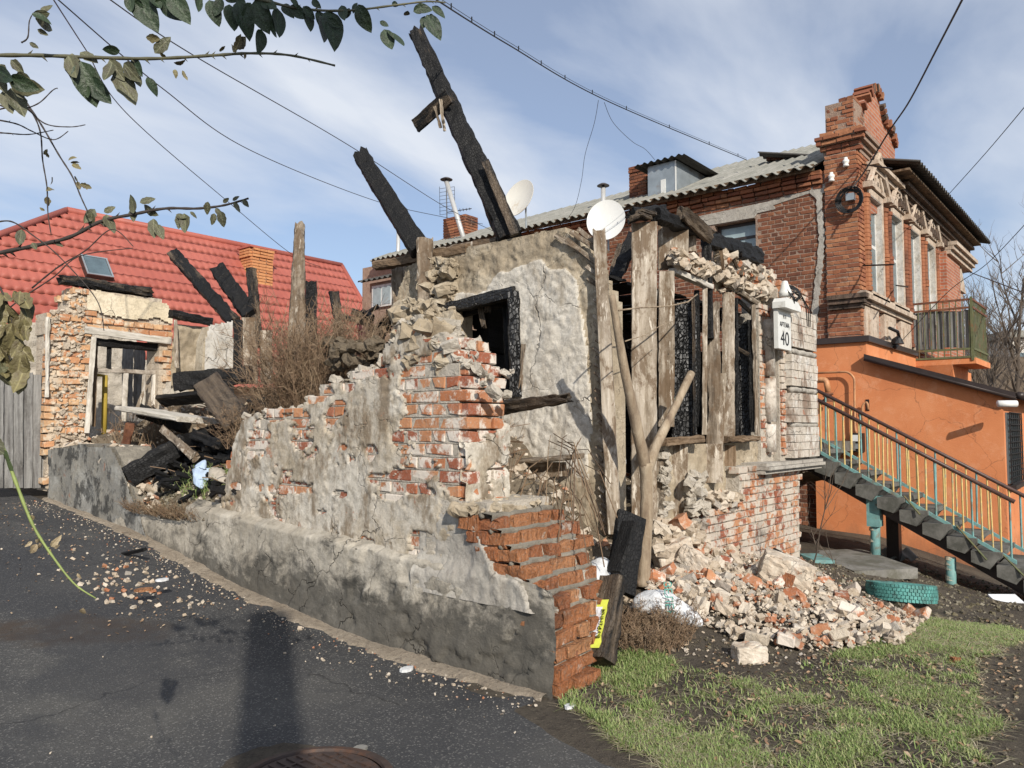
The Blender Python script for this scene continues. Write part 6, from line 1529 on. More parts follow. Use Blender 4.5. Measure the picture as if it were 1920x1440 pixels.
for i, xc in enumerate(cxs):
    wz1, wz0 = zt1, zb1 if i not in (2,) else zb1 - 0.75
    # plaster surround (hood + jambs)
    m = MB(); m.box((xc - ww - 0.10, Yf - 0.06, wz0), (xc - ww, Yf + 0.03, wz1)); m.box((xc + ww, Yf - 0.06, wz0), (xc + ww + 0.10, Yf + 0.03, wz1)); m.box((xc - ww - 0.10, Yf - 0.061, wz1), (xc + ww + 0.10, Yf + 0.03, wz1 + 0.12)); m.box((xc - ww - 0.14, Yf - 0.12, wz0 - 0.08), (xc + ww + 0.14, Yf + 0.03, wz0)); m.build('window_surround', m_trim, T)
    # recess: pale reveals built as a niche box in front of the wall core
    m = MB(); m.box((xc + ww - 0.012, Yf - 0.055, wz0), (xc + ww + 0.02, Yf + 0.075, wz1)); m.box((xc - ww + 0.001, Yf - 0.055, wz1 - 0.012), (xc + ww - 0.013, Yf + 0.075, wz1 - 0.001)); m.build('reveal', m_whiteplaster, T)
    Yf += 0.05
    fr_ = MB(); fr_.box((xc - ww, Yf + 0.005, wz0), (xc - ww + 0.06, Yf + 0.029, wz1)); fr_.box((xc + ww - 0.06, Yf + 0.005, wz0), (xc + ww, Yf + 0.029, wz1)); fr_.box((xc - ww + 0.06, Yf + 0.006, wz0 + 0.9), (xc + ww - 0.06, Yf + 0.028, wz0 + 0.96)); fr_.box((xc - ww + 0.06, Yf + 0.006, wz1 - 0.06), (xc + ww - 0.06, Yf + 0.028, wz1)); fr_.box((xc - 0.02, Yf + 0.006, wz0), (xc + 0.02, Yf + 0.028, wz0 + 0.9)); fr_.box((xc - ww + 0.06, Yf + 0.006, wz0), (xc - 0.02, Yf + 0.028, wz0 + 0.05)); fr_.box((xc + 0.02, Yf + 0.006, wz0), (xc + ww - 0.06, Yf + 0.028, wz0 + 0.05))
    f_ = fr_.build('window_frame', m_winwhite, T)
    m = MB(); m.box((xc - ww + 0.01, Yf + 0.012, wz0 + 0.01), (xc + ww - 0.01, Yf + 0.02, wz1 - 0.01)); m.build('pane', m_glass, f_); Yf -= 0.05
    # pediment with raised ribs
    zp = wz1 + 0.14; ph_ = 0.62
    m = MB(); m.prism([(xc - ww - 0.22, zp), (xc + ww + 0.22, zp), (xc, zp + ph_)], 'Y', Yf - 0.10, Yf + 0.02); m.build('pediment', m_trim, T)
    m = MB()
    for s_ in (-1, 1):
        m.tube([Vector((xc + s_ * (ww + 0.26), Yf - 0.13, zp - 0.02)), Vector((xc, Yf - 0.13, zp + ph_ + 0.05))], 0.05, 6); m.tube([Vector((xc + s_ * (ww * 0.62), Yf - 0.11, zp + 0.04)), Vector((xc, Yf - 0.11, zp + ph_ * 0.68))], 0.03, 6)
        m.box((xc + s_ * (ww + 0.2) - 0.1, Yf - 0.2, zp - 0.1), (xc + s_ * (ww + 0.2) + 0.1, Yf + 0.02, zp + 0.0))
    m.build('pediment_moulding', m_trim, T)
    # brick half columns either side
    for s_ in (-1, 1):
        m = MB(); x_ = xc + s_ * (ww + 0.19)
        prof = [(0.0, 0), (0.085, 0)]; zz_ = 0; H_ = wz1 - wz0
        for q in range(int(H_ / 0.078)):
            bul = 0.018 if q in (0, 9, 10, int(H_ / 0.078) - 1) else 0
            prof += [(0.07 + bul, q * 0.078 + 0.006), (0.07 + bul, q * 0.078 + 0.07), (0.062, q * 0.078 + 0.074)]
        prof += [(0.0, H_)]
        m.lathe(prof, (x_, Yf - 0.04, wz0), 10); m.build('brick_half_column', m_brick_tower, T)
# belt course and panels below
m = MB()
for k, (dz, pr) in enumerate(((-0.12, 0.10), (-0.20, 0.16), (-0.28, 0.08))): m.box((XH - 0.05 - (0.0 if k else 0), Yf - pr - 0.02, zb1 + dz), (17.1, Yf + 0.02, zb1 + dz + 0.075))
m.build('belt_course', m_trim, T)
m = MB(); zc_ = fz_(1617, 580).z
for k, (dz, pr) in enumerate(((0.0, 0.06), (0.08, 0.12), (0.16, 0.16))): m.box((XH - pr - 0.05, Yf - pr, zc_ + dz), (XH + 0.3, Yf + 0.48, zc_ + dz + 0.075))
m.build('pier_moulding', m_trim_dark, TW)
m = MB(); zpl = 3.0
for i, xc in enumerate([14.3, 15.5, 16.7]):
    m.box((xc - 0.42, Yf - 0.07, zpl - 0.1), (xc + 0.42, Yf + 0.02, zb1 - 0.3)); m.box((xc - 0.28, Yf - 0.10, zpl + 0.02), (xc + 0.28, Yf - 0.069, zb1 - 0.42))
m.build('wall_panel', m_trim, T)
m = MB()
for k, (dz, pr) in enumerate(((0.0, 0.08), (0.09, 0.13), (0.18, 0.2), (0.27, 0.3))): m.box((16.2, Yf - pr, EZ - 0.05 + dz * 0.9), (XE, Yf + 0.02, EZ + 0.02 + dz * 0.9))
for i in range(38): m.box((16.2 + i * 0.19, Yf - 0.16, EZ - 0.2), (16.28 + i * 0.19, Yf + 0.02, EZ - 0.055))
m.build('cornice', m_trim_dark, T)
# far end pier with its own little gable
m = MB(); m.box((20.6, Yf - 0.12, 0), (22.3, Yf + 0.02, EZ - 0.3)); m.build('end_pier', m_core, T)
m = MB()
for k, (dz, pr) in enumerate(((-0.35, 0.2), (-0.25, 0.27), (-0.15, 0.34), (0.3, 0.2), (0.42, 0.14))): m.box((20.7, Yf - pr, EZ + dz), (XE + 0.2, Yf + 0.3, EZ + dz + 0.09))
m.box((21.6, Yf - 0.1, EZ - 0.1), (XE, Yf + 0.3, EZ + 0.3))
m.build('end_cornice', m_trim, T)
m = MB(); xc = 22.6; m.box((xc - 0.35, Yf - 0.06, 3.9), (xc + 0.35, Yf + 0.02, 5.0)); m.prism([(xc - 0.6, 5.05), (xc + 0.6, 5.05), (xc, 5.7)], 'Y', Yf - 0.1, Yf + 0.02); m.build('end_window', m_trim, T)
m = MB(); m.box((xc - 0.25, Yf - 0.075, 3.95), (xc + 0.25, Yf - 0.061, 4.9)); m.build('pane', m_glass, T)
# balcony door is the third opening; a hanging wall lamp scrap and drain pipe at the corner
BX, BY = 17.2, 2.65
bzt = at(1827, 566, ('Y', BY)).z; bzb = at(1827, 672, ('Y', BY)).z; bsl = at(1827, 692, ('Y', BY)).z
TB = thing('balcony', 'rusty railed balcony lined with grey boards over an orange slab', 'balcony', (BX, BY, bsl))
BX1 = 18.9
m = MB()
for s_ in range(1): 
    m.prism([(BX, bsl + 0.1), (BX1, bsl + 0.1), (BX1, bzb), (BX, bzb)], 'Y', BY - 0.06, Yf)
    m.prism([(BX + 0.1, bsl - 0.16), (BX1 - 0.1, bsl - 0.16), (BX1, bsl + 0.1), (BX, bsl + 0.1)], 'Y', BY + 0.35, Yf)
m.build('slab', m_orange, TB)
r_ = random.Random(3)
n = 9
for i in range(n):
    ya_ = BY + (Yf - BY) * i / n; m = MB(); m.box((BX + 0.025 + r_.uniform(0, 0.01), ya_ + 0.004, bzb + 0.2 + r_.uniform(-0.03, 0.03)), (BX + 0.045, ya_ + (Yf - BY) / n - 0.004, bzt - 0.18 + r_.uniform(-0.04, 0.02))); m.build('lining_board', m_wood_grey, TB)
n = 11
for i in range(n):
    xa_ = BX + (BX1 - BX) * i / n; m = MB(); m.box((xa_ + 0.004, BY + 0.025 + r_.uniform(0, 0.01), bzb + 0.15), (xa_ + (BX1 - BX) / n - 0.004, BY + 0.045, bzt - 0.18 + r_.uniform(-0.04, 0.02))); m.build('lining_board', m_wood_grey, TB)
for zz_, mt in ((bzt, m_rust), (bzt - 0.16, m_rust), (bzb + 0.18, m_greeniron), (bzb + 0.02, m_greeniron)):
    m = MB(); m.box((BX - 0.015, BY - 0.02, zz_ - 0.02), (BX + 0.015, Yf, zz_ + 0.02)); m.box((BX - 0.015, BY - 0.035, zz_ - 0.021), (BX1, BY - 0.005, zz_ + 0.021)); m.build('rail', mt, TB)
for i in range(10):
    ya_ = BY + (Yf - BY) * (i + 0.3) / 10; m = MB(); m.box((BX - 0.012, ya_ - 0.008, bzb), (BX + 0.006, ya_ + 0.008, bzt)); m.build('baluster', m_greeniron, TB)
for i in range(11):
    xa_ = BX + (BX1 - BX) * i / 11; m = MB(); m.box((xa_ - 0.008, BY - 0.028, bzb), (xa_ + 0.008, BY - 0.01, bzt)); m.build('baluster', m_greeniron, TB)
m = MB(); m.box((BX - 0.025, BY - 0.03, bzb - 0.05), (BX + 0.02, BY + 0.015, bzt + 0.05)); m.build('corner_post', m_greeniron, TB)

# ------------------------------------------------------------------ ORANGE GROUND FLOOR AND PORCH
XO = XH - 0.12
TO = thing('orange_porch', 'bright orange rendered porch with a dark sloping shed roof beside the brick house', 'porch', (XO, 2.6, -1))
oz = lambda px_, py_: at(px_, py_, ('X', XO))
yl = at(1525, 700, ('X', XO)).y; ztl = oz(1617, 641).z; yn = at(1886, 900, ('X', XO)).y; zr = oz(1886, 742).z; zt0 = oz(1625, 676).z
yc = YH - 0.12
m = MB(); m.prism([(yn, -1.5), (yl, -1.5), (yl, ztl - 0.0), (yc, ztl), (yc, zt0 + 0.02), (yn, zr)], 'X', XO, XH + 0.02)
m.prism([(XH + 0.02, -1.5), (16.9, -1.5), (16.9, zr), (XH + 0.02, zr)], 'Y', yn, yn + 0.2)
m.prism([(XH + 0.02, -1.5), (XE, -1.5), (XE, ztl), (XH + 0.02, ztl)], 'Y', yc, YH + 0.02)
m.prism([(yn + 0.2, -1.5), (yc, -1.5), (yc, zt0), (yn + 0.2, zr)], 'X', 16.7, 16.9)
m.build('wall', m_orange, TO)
m = MB(); m.box((XO - 0.06, yc - 0.06, ztl), (XH + 0.01, yl + 0.02, ztl + 0.10)); m.box((XH + 0.012, yc - 0.06, ztl + 0.001), (17.2, YH - 0.03, ztl + 0.099)); m.build('flashing', m_darkmetal, TO)
# shed roof slab, tilted toward the street
dY = yc - yn; sl = (zt0 - zr) / dY
m = MB(); yo = yn - 0.18
m.prism([(yc + 0.0, zt0 + 0.03), (yo, zr - sl * 0.18 + 0.03), (yo, zr - sl * 0.18 + 0.10), (yc + 0.0, zt0 + 0.10)], 'X', XO - 0.16, 17.1); m.build('roof', m_darkmetal, TO)
m = MB(); m.tube([Vector((XO - 0.13, yc, zt0 + 0.02)), Vector((XO - 0.13, yo, zr - sl * 0.18 + 0.02))], 0.035, 8); m.build('verge_trim', m_darkmetal, TO, smooth=True)
m = MB(); m.tube([Vector((XO - 0.14, yo - 0.05, zr - sl * 0.2 + 0.06)), Vector((17.1, yo - 0.05, zr - sl * 0.2 + 0.06))], 0.06, 10); m.build('gutter', m_darkmetal, TO, smooth=True)
# grille window on the front of the porch
gx0 = at(1889, 830, ('Y', yn - 0.02)).x; gx1 = at(1911, 830, ('Y', yn - 0.02)).x; gz1 = at(1900, 775, ('Y', yn)).z; gz0 = at(1900, 903, ('Y', yn)).z
m = MB(); m.box((gx0, yn - 0.03, gz0), (gx1, yn + 0.01, gz1)); wdw = m.build('window', m_glass, TO)
m = MB()
for i in range(7): x_ = gx0 + (gx1 - gx0) * i / 6; m.box((x_ - 0.008, yn - 0.07, gz0), (x_ + 0.008, yn - 0.05, gz1))
for i in range(13): z_ = gz0 + (gz1 - gz0) * i / 12; m.box((gx0, yn - 0.075, z_ - 0.007), (gx1, yn - 0.055, z_ + 0.007))
m.build('grille', m_black, wdw)
m = MB(); m.box((gx0 - 0.05, yn - 0.12, gz0 - 0.08), (gx1 + 0.05, yn + 0.01, gz0 - 0.02)); m.build('sill', m_darkmetal, TO)
c = at(1888, 757, ('Y', yn - 0.1)); T = MB().tube([c - RT * 0.12 + FW * 0.02, c + RT * 0.14], 0.05, 12).build('wall_lamp', m_white, None, smooth=True); tag(T, 'white tubular lamp under the porch roof edge above the grille window', 'lamp')
# gas pipes and meter on the orange wall
TG = thing('gas_pipes', 'ochre painted gas pipes and valve running along the orange wall', 'pipes', tuple(oz(1600, 720)))
def op(px_, py_, out=0.1): return at(px_, py_, ('X', XO - out))
def pipe(name, pts, rpx, mat, par_, out=0.1):
    P = [op(x, y, out) for x, y in pts]; Q = [P[0]]
    for i in range(1, len(P) - 1):
        a = (P[i - 1] - P[i]).normalized() * 0.06; b = (P[i + 1] - P[i]).normalized() * 0.06
        for t_ in (0, 0.25, 0.5, 0.75, 1): Q.append(P[i] + a * (1 - t_) ** 2 + b * t_ ** 2)
    Q.append(P[-1]); m = MB(); m.tube(Q, rpx / FPX * depth(P[0]), 8); return m.build(name, mat, par_, smooth=True)
pipe('thin_pipe', [(1515, 700), (1590, 697), (1602, 708), (1603, 800), (1605, 812)], 2.0, m_gaspipe, TG)
pipe('thin_pipe', [(1617, 800), (1617, 758), (1626, 752), (1628, 768)], 2.2, m_gaspipe, TG)
pipe('thick_pipe', [(1498, 713), (1520, 713)], 5.5, m_rust, TG, 0.2); pipe('thick_pipe', [(1520, 713), (1549, 712), (1553, 735)], 5.5, m_gaspipe, TG, 0.2)
m = MB(); m.tube([op(1525, 713, 0.2), op(1531, 713, 0.2)], 0.075, 12); m.build('flange', m_gaspipe, TG)
m = MB(); c = op(1552, 742, 0.2); m.lathe([(0, 0.05), (0.09, 0.05), (0.09, 0.02), (0.06, 0.0), (0.06, -0.05), (0.09, -0.07), (0.09, -0.10), (0, -0.1)], c, 14); m.tube([c + Vector((-0.15, 0, 0)), c + Vector((0.1, 0, 0))], 0.04, 10); m.build('valve', m_rust, TG)
TM = thing('gas_meter', 'black and white gas meter on the orange wall behind the stair railing', 'meter', tuple(op(1611, 830, 0.1)))
a = op(1600, 812, 0.02); b = op(1622, 847, 0.02)
m = MB(); m.box((XO - 0.16, b.y, b.z), (XO - 0.01, a.y, a.z)); m.build('body', m_black, TM)
m = MB(); m.box((XO - 0.18, b.y + 0.03, (a.z + b.z) / 2 + 0.02), (XO - 0.161, a.y - 0.03, a.z - 0.03)); m.build('dial', m_signwhite, TM); m = MB(); m.box((XO - 0.18, b.y + 0.03, b.z + 0.05), (XO - 0.161, a.y - 0.03, (a.z + b.z) / 2 - 0.02)); m.build('window', m_metal, TM)
a = op(1623, 749, 0.01); b = op(1630, 770, 0.01); m = MB(); m.box((XO - 0.012, b.y, b.z), (XO + 0.001, a.y, a.z)); tag(m.build('wall_niche', m_black), 'small dark opening in the orange wall where the bent pipe enters', 'opening')
# old whitewashed wall piece under landing, seen behind the railing
def f_ow(y, z): return np.where(z < oz(1500, 715).z, 0.02 * (fbm(y * 5, z * 5, 0, 161, 4) - 0.5), np.nan)
# ------------------------------------------------------------------ STAIRS
XS0, XS1 = 10.9, 11.85
TSX = thing('outdoor_stairs', 'concrete outdoor staircase with yellow and teal railings rising past the orange wall', 'stairs', (XS0, 2.4, -0.4))
def spt(px_, py_, X=XS0): q = at(px_, py_, ('X', X)); return (q.y, q.z)
g0 = spt(1500, 826); g1 = spt(1912, 1057)
slope_ = (g1[1] - g0[1]) / (g1[0] - g0[0])
def strz(y): return g0[1] + slope_ * (y - g0[0])
ystart = g0[0] + 0.0; nst = 13; run = 0.262; 
for i in range(nst):
    yb_ = ystart - i * run; zt_ = strz(yb_ - run * 0.5) - 0.06
    V = []; m = MB()
    x0_, x1_ = XS0 - 0.10, XS1 + 0.05
    prof = [(yb_ + 0.03, zt_), (yb_ - run - 0.03, zt_), (yb_ - run - 0.035, zt_ - 0.05), (yb_ - run + 0.02, zt_ - 0.09), (yb_ - run + 0.10, zt_ - 0.2), (yb_ + 0.03, zt_ - 0.14)]
    m.prism([(a, b + rnd.uniform(-0.006, 0.006)) for a, b in prof], 'X', x0_ + rnd.uniform(-0.02, 0.02), x1_)
    m.build('tread', m_concrete, TSX)
m = MB(); ye_ = ystart - nst * run
m.prism([(ystart, strz(ystart) - 0.16), (ye_, strz(ye_) - 0.16), (ye_, strz(ye_) - 0.36), (ystart, strz(ystart) - 0.38)], 'X', XS0 + 0.05, XS0 + 0.2)
m.prism([(ystart, strz(ystart) - 0.16), (ye_, strz(ye_) - 0.16), (ye_, strz(ye_) - 0.36), (ystart, strz(ystart) - 0.38)], 'X', XS1 - 0.2, XS1 - 0.05); m.build('stair_beam', m_darkmetal, TSX)
m = MB(); m.box((XS0 - 0.1, ystart, strz(ystart) - 0.2), (XH - 0.15, ystart + 1.6, strz(ystart) - 0.04)); m.build('landing', m_concrete, TSX)
def railing(X, sgn, yA, yB, hh_, n, seed, upper=True):
    r = random.Random(seed)
    m = MB(); m.obox(((X), (yA + yB) / 2, (strz(yA) + strz(yB)) / 2), Vector((0.02, 0, 0)), Vector((0, (yB - yA) / 2, (strz(yB) - strz(yA)) / 2)), Vector((0, 0, 0.022))); m.build('bottom_rail', m_teal, TSX)
    for i in range(n):
        y = yA + (yB - yA) * (i + 0.5) / n; mt = m_teal if i % 4 == 1 else m_yellow; dx_ = r.uniform(-0.01, 0.01); dy_ = r.uniform(-0.012, 0.012)
        m = MB(); rr = 0.011 if mt is m_yellow else 0.013
        m.tube([Vector((X + dx_, y + dy_, strz(y) - 0.02)), Vector((X, y, strz(y) + hh_ - 0.01))], rr, 5); m.build('baluster', mt, TSX)
    if upper:
        m = MB(); m.tube([Vector((X, yA, strz(yA) + hh_)), Vector((X, yB, strz(yB) + hh_))], 0.026, 8); m.build('handrail', m_rail, TSX, smooth=True)
hh1 = spt(1700, 836)[1] - strz(spt(1700, 836)[0])
railing(XS0 - 0.02, 1, g0[0] + 0.05, spt(1905, 1000)[0], hh1, 26, 4)
yB2 = at(1905, 1000, ('X', XS1)).y
railing(XS1, 1, ystart + 0.6, yB2 - 0.6, hh1, 30, 6)
m = MB(); 
for (px_, a_, b_) in ((1629, 880, 935), (1540, 862, 880)):
    pass
# long teal diagonal strap under the far rail and slanting struts
for (a, b) in (((1695, 930), (1725, 965)), ((1793, 985), (1850, 1050)), ((1880, 1040), (1920, 1080))):
    q0 = at(*a, ('X', XS0 - 0.05)); q1 = at(*b, ('X', XS0 - 0.15)); m = MB(); m.tube([q0, q1], 0.012, 6); m.build('strut', m_greeniron, TSX)
# painted pipe posts
def post(label, px_, pyt, pyb, X, w_, seed):
    a = at(px_, pyt, ('X', X)); b = at(px_, pyb, ('X', X)); Tq = thing('pipe_post', label, 'post', tuple(b)); rr = w_ / FPX * depth(a) / 2
    m = MB(); m.tube([b + Vector((0, 0, -0.25)), a], rr, 14); m.build('pipe', m_teal, Tq, smooth=True)
    r = random.Random(seed); h = (a - b).length
    for k in range(5):
        z = b.z + h * (0.08 + 0.2 * k) + r.uniform(-0.02, 0.02); m = MB(); m.tube([Vector((b.x, b.y, z)), Vector((b.x + 0.01, b.y, z + 0.035 + r.uniform(0, 0.02)))], rr + 0.004, 14); m.build('worn_band', m_oldband, Tq)
    return Tq, a, rr
m_oldband = simple('cream_chipped_paint', (0.55, 0.48, 0.36), 0.7, 0, 0.3, 14, dirt=(0.18, 0.26, 0.24), da=0.5)
Tq, a, rr = post('taller painted pipe post with a square head carrying the staircase', 1641, 935, 1052, XS0 + 0.05, 17, 1)
m = MB(); m.box((a.x - 0.09, a.y - 0.07, a.z - 0.36), (a.x + 0.09, a.y + 0.09, a.z + 0.04)); m.build('head_block', m_teal, Tq)
post('short painted pipe post under the lower end of the staircase', 1783, 1046, 1096, XS0 + 0.05, 17, 2)
a = at(1672, 960, ('X', XS1 - 0.1)); m = MB(); m.box((a.x, a.y - 0.08, -1.2), (a.x + 0.16, a.y + 0.08, a.z)); tag(m.build('steel_column', m_darkmetal), 'dark steel column behind the taller painted pipe post', 'column')
# slab and bits under the stairs
a = onG(1602, 1066); m = MB(); m.obox(a + Vector((0.5, 0.1, -0.02)), RT * 0.42 + FW * 0.1, FW * 0.75, UPZ * 0.06); tag(m.build('concrete_slab', m_slab), 'flat concrete slab on the ground under the staircase', 'slab')
a = onG(1700, 1085) + Vector((1.3, 0.6, -0.1))
T = corrugated('slate_pieces', tuple(a + Vector((0, 0, 0.1))), tuple(RT), tuple((FW * 0.9 + UPZ * 0.3).normalized()), 0.55, 0.3, 0.15, 0.03, m_slate, None, 2, 0.02); tag(T, 'broken corrugated slate pieces lying under the stairs by the taller pipe post', 'slate')
# ------------------------------------------------------------------ TYRE
c = onG(1690, 1128)
TT = thing('tyre', 'turquoise painted old car tyre lying flat at the edge of the rubble', 'tyre', tuple(c))
tr = 61 / FPX * depth(c); th = 0.165
Mt = Matrix.Rotation(R(4), 4, FW) @ Matrix.Rotation(R(-7), 4, RT)
def rot_build(m, name, mat, smooth=False): return m.build(name, mat, TT, smooth, Matrix.Translation(c + Vector((0, 0, th / 2 + 0.01))) @ Mt)
prof = [(tr * 0.60, -th * 0.36), (tr * 0.68, -th * 0.47), (tr * 0.86, -th * 0.49), (tr * 0.945, -th * 0.40), (tr * 0.962, -th * 0.2), (tr * 0.965, 0), (tr * 0.962, th * 0.2), (tr * 0.945, th * 0.40), (tr * 0.86, th * 0.49), (tr * 0.68, th * 0.47), (tr * 0.60, th * 0.36), (tr * 0.63, 0), (tr * 0.60, -th * 0.36)]
m = MB(); m.lathe(prof, (0, 0, 0), 64); rot_build(m, 'carcass', m_tyre, True)
m = MB()
for j, zz_ in enumerate((-0.38, -0.19, 0.0, 0.19, 0.38)):
    nb_ = 56
    for k in range(nb_):
        a0 = 2 * math.pi * (k + 0.5 * (j % 2)) / nb_; r0 = tr * (0.975 if abs(zz_) < 0.3 else 0.955)
        ct = Vector((math.cos(a0), math.sin(a0), 0)); tg = Vector((-math.sin(a0), math.cos(a0), 0))
        m.obox(ct * r0 + UPZ * (zz_ * th), ct * 0.009, (tg + UPZ * 0.15 * (1 if j % 2 else -1)) * (math.pi * r0 / nb_ * 0.84), UPZ * (th * 0.082))
o = rot_build(m, 'tread_blocks', m_tyre); o['kind'] = 'stuff'

# ------------------------------------------------------------------ RUBBLE on the right
r_ = random.Random(101)
def pxw(poly_px, n, fn, bias=None):
    """random ground points whose outline follows a ground polygon"""
    G = [onG(*p) for p in poly_px]; P = [(g.x, g.y) for g in G]; xs = [p[0] for p in P]; ys = [p[1] for p in P]; out = []
    Xr = np.array([r_.uniform(min(xs), max(xs)) for _ in range(n * 6)]); Yr = np.array([r_.uniform(min(ys), max(ys)) for _ in range(n * 6)])
    ok = inpoly(Xr, Yr, P)
    for x, y, k in zip(Xr, Yr, ok):
        if k: out.append((x, y))
        if len(out) >= n: break
    return out
RB = [(1215, 1060), (1320, 1030), (1420, 1050), (1500, 1060), (1570, 1110), (1650, 1140), (1735, 1170), (1690, 1215), (1540, 1222), (1400, 1212), (1300, 1165), (1210, 1120)]
pts = pxw(RB, 6500, None); P = []; S = []
for x, y in pts:
    s_ = r_.choice([0.012, 0.018, 0.022, 0.03, 0.045]) * r_.uniform(0.8, 1.3); P.append((x, y, gh(x, y) + s_ * 0.3 + r_.uniform(0, 0.05))); S.append(s_)
scatter_stuff('rubble_crumbs', P, S, m_chunk, None, 71)
WBR = brick_variants('wbr', 0.23, 0.11, 0.065, 3, 0.012, m_brick) + brick_variants('wbrx', 0.23, 0.11, 0.065, 3, 0.012, m_brick_wh) + brick_variants('wbrxy', 0.2, 0.11, 0.065, 3, 0.014, m_blk0)
RBo = [(1215, 1060), (1320, 1030), (1560, 1070), (1800, 1190), (1640, 1260), (1450, 1250), (1250, 1230)]
P = []; S = []
for x, y in pxw(RBo, 1300, None): s_ = r_.uniform(0.008, 0.022); P.append((x, y, gh(x, y) + s_ * 0.3)); S.append(s_)
scatter_stuff('rubble_grit', P, S, m_chunk, None, 72)
lab = 'broken brick or mortar lump lying in the rubble spill below the burnt street wall'
for i, (x, y) in enumerate(pxw(RB, 170, None)):
    s_ = r_.uniform(0.045, 0.115); M_ = Matrix.Translation((x, y, gh(x, y) + s_ * 0.3 + 0.03)) @ Euler((r_.uniform(-0.9, 0.9), r_.uniform(-0.9, 0.9), r_.uniform(0, 6.28))).to_matrix().to_4x4() @ Matrix.Diagonal((s_, s_, s_, 1))
    o = link('brick_fragment', r_.choice(CH), None, None, M_); tag(o, lab, 'rubble', 'loose lumps of the rubble spill')
for i, (x, y) in enumerate(pxw(RB, 34, None)):
    M_ = Matrix.Translation((x, y, gh(x, y) + 0.06)) @ Euler((r_.uniform(-0.7, 0.7), r_.uniform(-0.7, 0.7), r_.uniform(0, 6.28))).to_matrix().to_4x4() @ Matrix.Diagonal((r_.uniform(0.45, 0.95), 1.0, 1.0, 1))
    o = link('whole_brick', r_.choice(WBR), None, None, M_); tag(o, 'whole or half brick lying among the rubble below the burnt street wall', 'brick', 'bricks in the rubble spill')
def block(label, px_, py_, size, yaw, pitch, mat, dz=0.0, name='brick_block', roll_=0.0, brick=False):
    p = onG(px_, py_); M_ = Matrix.Translation(p + Vector((0, 0, size[2] / 2 + dz))) @ Matrix.Rotation(AZ - R(90) + R(yaw), 4, 'Z') @ Matrix.Rotation(R(pitch), 4, 'Y') @ Matrix.Rotation(R(roll_), 4, 'X')
    nx, ny, nz = [max(2, int(s_ / 0.025)) for s_ in size]
    bm = bmesh.new(); bmesh.ops.create_cube(bm, size=1); bmesh.ops.subdivide_edges(bm, edges=bm.edges[:], cuts=8, use_grid_fill=True)
    sd_ = px_ * 0.37
    for v in bm.verts:
        q = Vector((v.co.x * size[0], v.co.y * size[1], v.co.z * size[2])); l = max(abs(v.co.x), abs(v.co.y), abs(v.co.z)); cnt = sum(abs(c_) > 0.45 for c_ in v.co)
        d = (float(fbm(q.x * 14 + sd_, q.y * 14, q.z * 14, 3, 4, 0.6)) - 0.5) * 0.07; q = q * (1 - 0.05 * (cnt - 1)) + q.normalized() * d; v.co = q
    me = bpy.data.meshes.new(name); bm.to_mesh(me); bm.free()
    o = link(name, me, mat, None, M_); tag(o, label, 'masonry'); return o, M_
m_blk = mat_plaster('brick_lump_mortar', [(0.56, 0.48, 0.38), (0.62, 0.55, 0.46), (0.66, 0.60, 0.52), (0.5, 0.4, 0.3)], stain=(0.3, 0.22, 0.15), sa=0.2, crack=0.6, rust=(0.45, 0.19, 0.09), cellsz=6)
o, Mx = block('largest fallen masonry block leaning on the rubble left of the turquoise tyre', 1474, 1105, (0.42, 0.34, 0.24), -18, 18, m_blk, 0.03)
m = MB(); m.box((-0.03, -0.178, -0.10), (0.07, -0.165, 0.02)); m.build('exposed_brick', m_brick_raw, o, mw=Mx)
block('pale brick block lying alone at the edge of the grass', 1405, 1238, (0.20, 0.12, 0.105), 12, 0, m_blk, -0.01)
block('flat pale brick lying on dark soil below the rubble', 1514, 1190, (0.19, 0.11, 0.06), -8, 6, m_blk)
block('mortar covered slab leaning at the foot of the forked tree', 1262, 1075, (0.34, 0.16, 0.2), 20, -20, m_blk, 0.06)
block('grey mortar slab left of the largest fallen block', 1300, 1080, (0.24, 0.12, 0.16), -30, 30, m_blk, 0.05)
block('small orange brick piece lying alone in the grass at the right', 1790, 1243, (0.075, 0.05, 0.04), 30, 10, m_brick_raw)
block('squat brick piece at the lower rim of the rubble', 1558, 1185, (0.09, 0.06, 0.05), 10, 10, m_chunk)
o = bP('charred_beam', (1450, 1030), (1488, 1050), ('X', 8.3), 7, 0.05, m_char, rough=0.006); tag(o, 'short charred lath across the largest fallen block', 'lath')
a = onG(1525, 1052); m = MB(); 
m.obox(a + Vector((0.1, 0, 0.02)), RT * 0.12, FW * 0.25, UPZ * 0.02); tag(m.build('teal_board', m_teal), 'small teal board on the ground right of the fallen block', 'board')
a = onG(1886, 1128); m = MB(); m.obox(a + Vector((0, 0, 0.03)), RT * 0.16, FW * 0.08 + UPZ * 0.03, (UPZ - FW * 0.3) * 0.01); tag(m.build('paper_sheet', m_whitepaper), 'white paper sheet on the ground at the right edge under the stairs', 'paper')
a = onG(1080, 1285); m = MB(); m.tube([a + Vector((0, 0, -0.05)), a + Vector((0.0, 0.0, 0.2))], 0.012, 6); tag(m.build('iron_stake', m_rust), 'short rusty stake at the foot of the raking bricks', 'stake')
P = []; S = []
for x, y in pxw([(1500, 1040), (1640, 1030), (1915, 1110), (1915, 1190), (1720, 1160), (1560, 1110)], 1500, None): s_ = r_.choice([0.01, 0.015, 0.02, 0.035]) * r_.uniform(0.7, 1.3); P.append((x, y, gh(x, y) + s_ * 0.2)); S.append(s_)
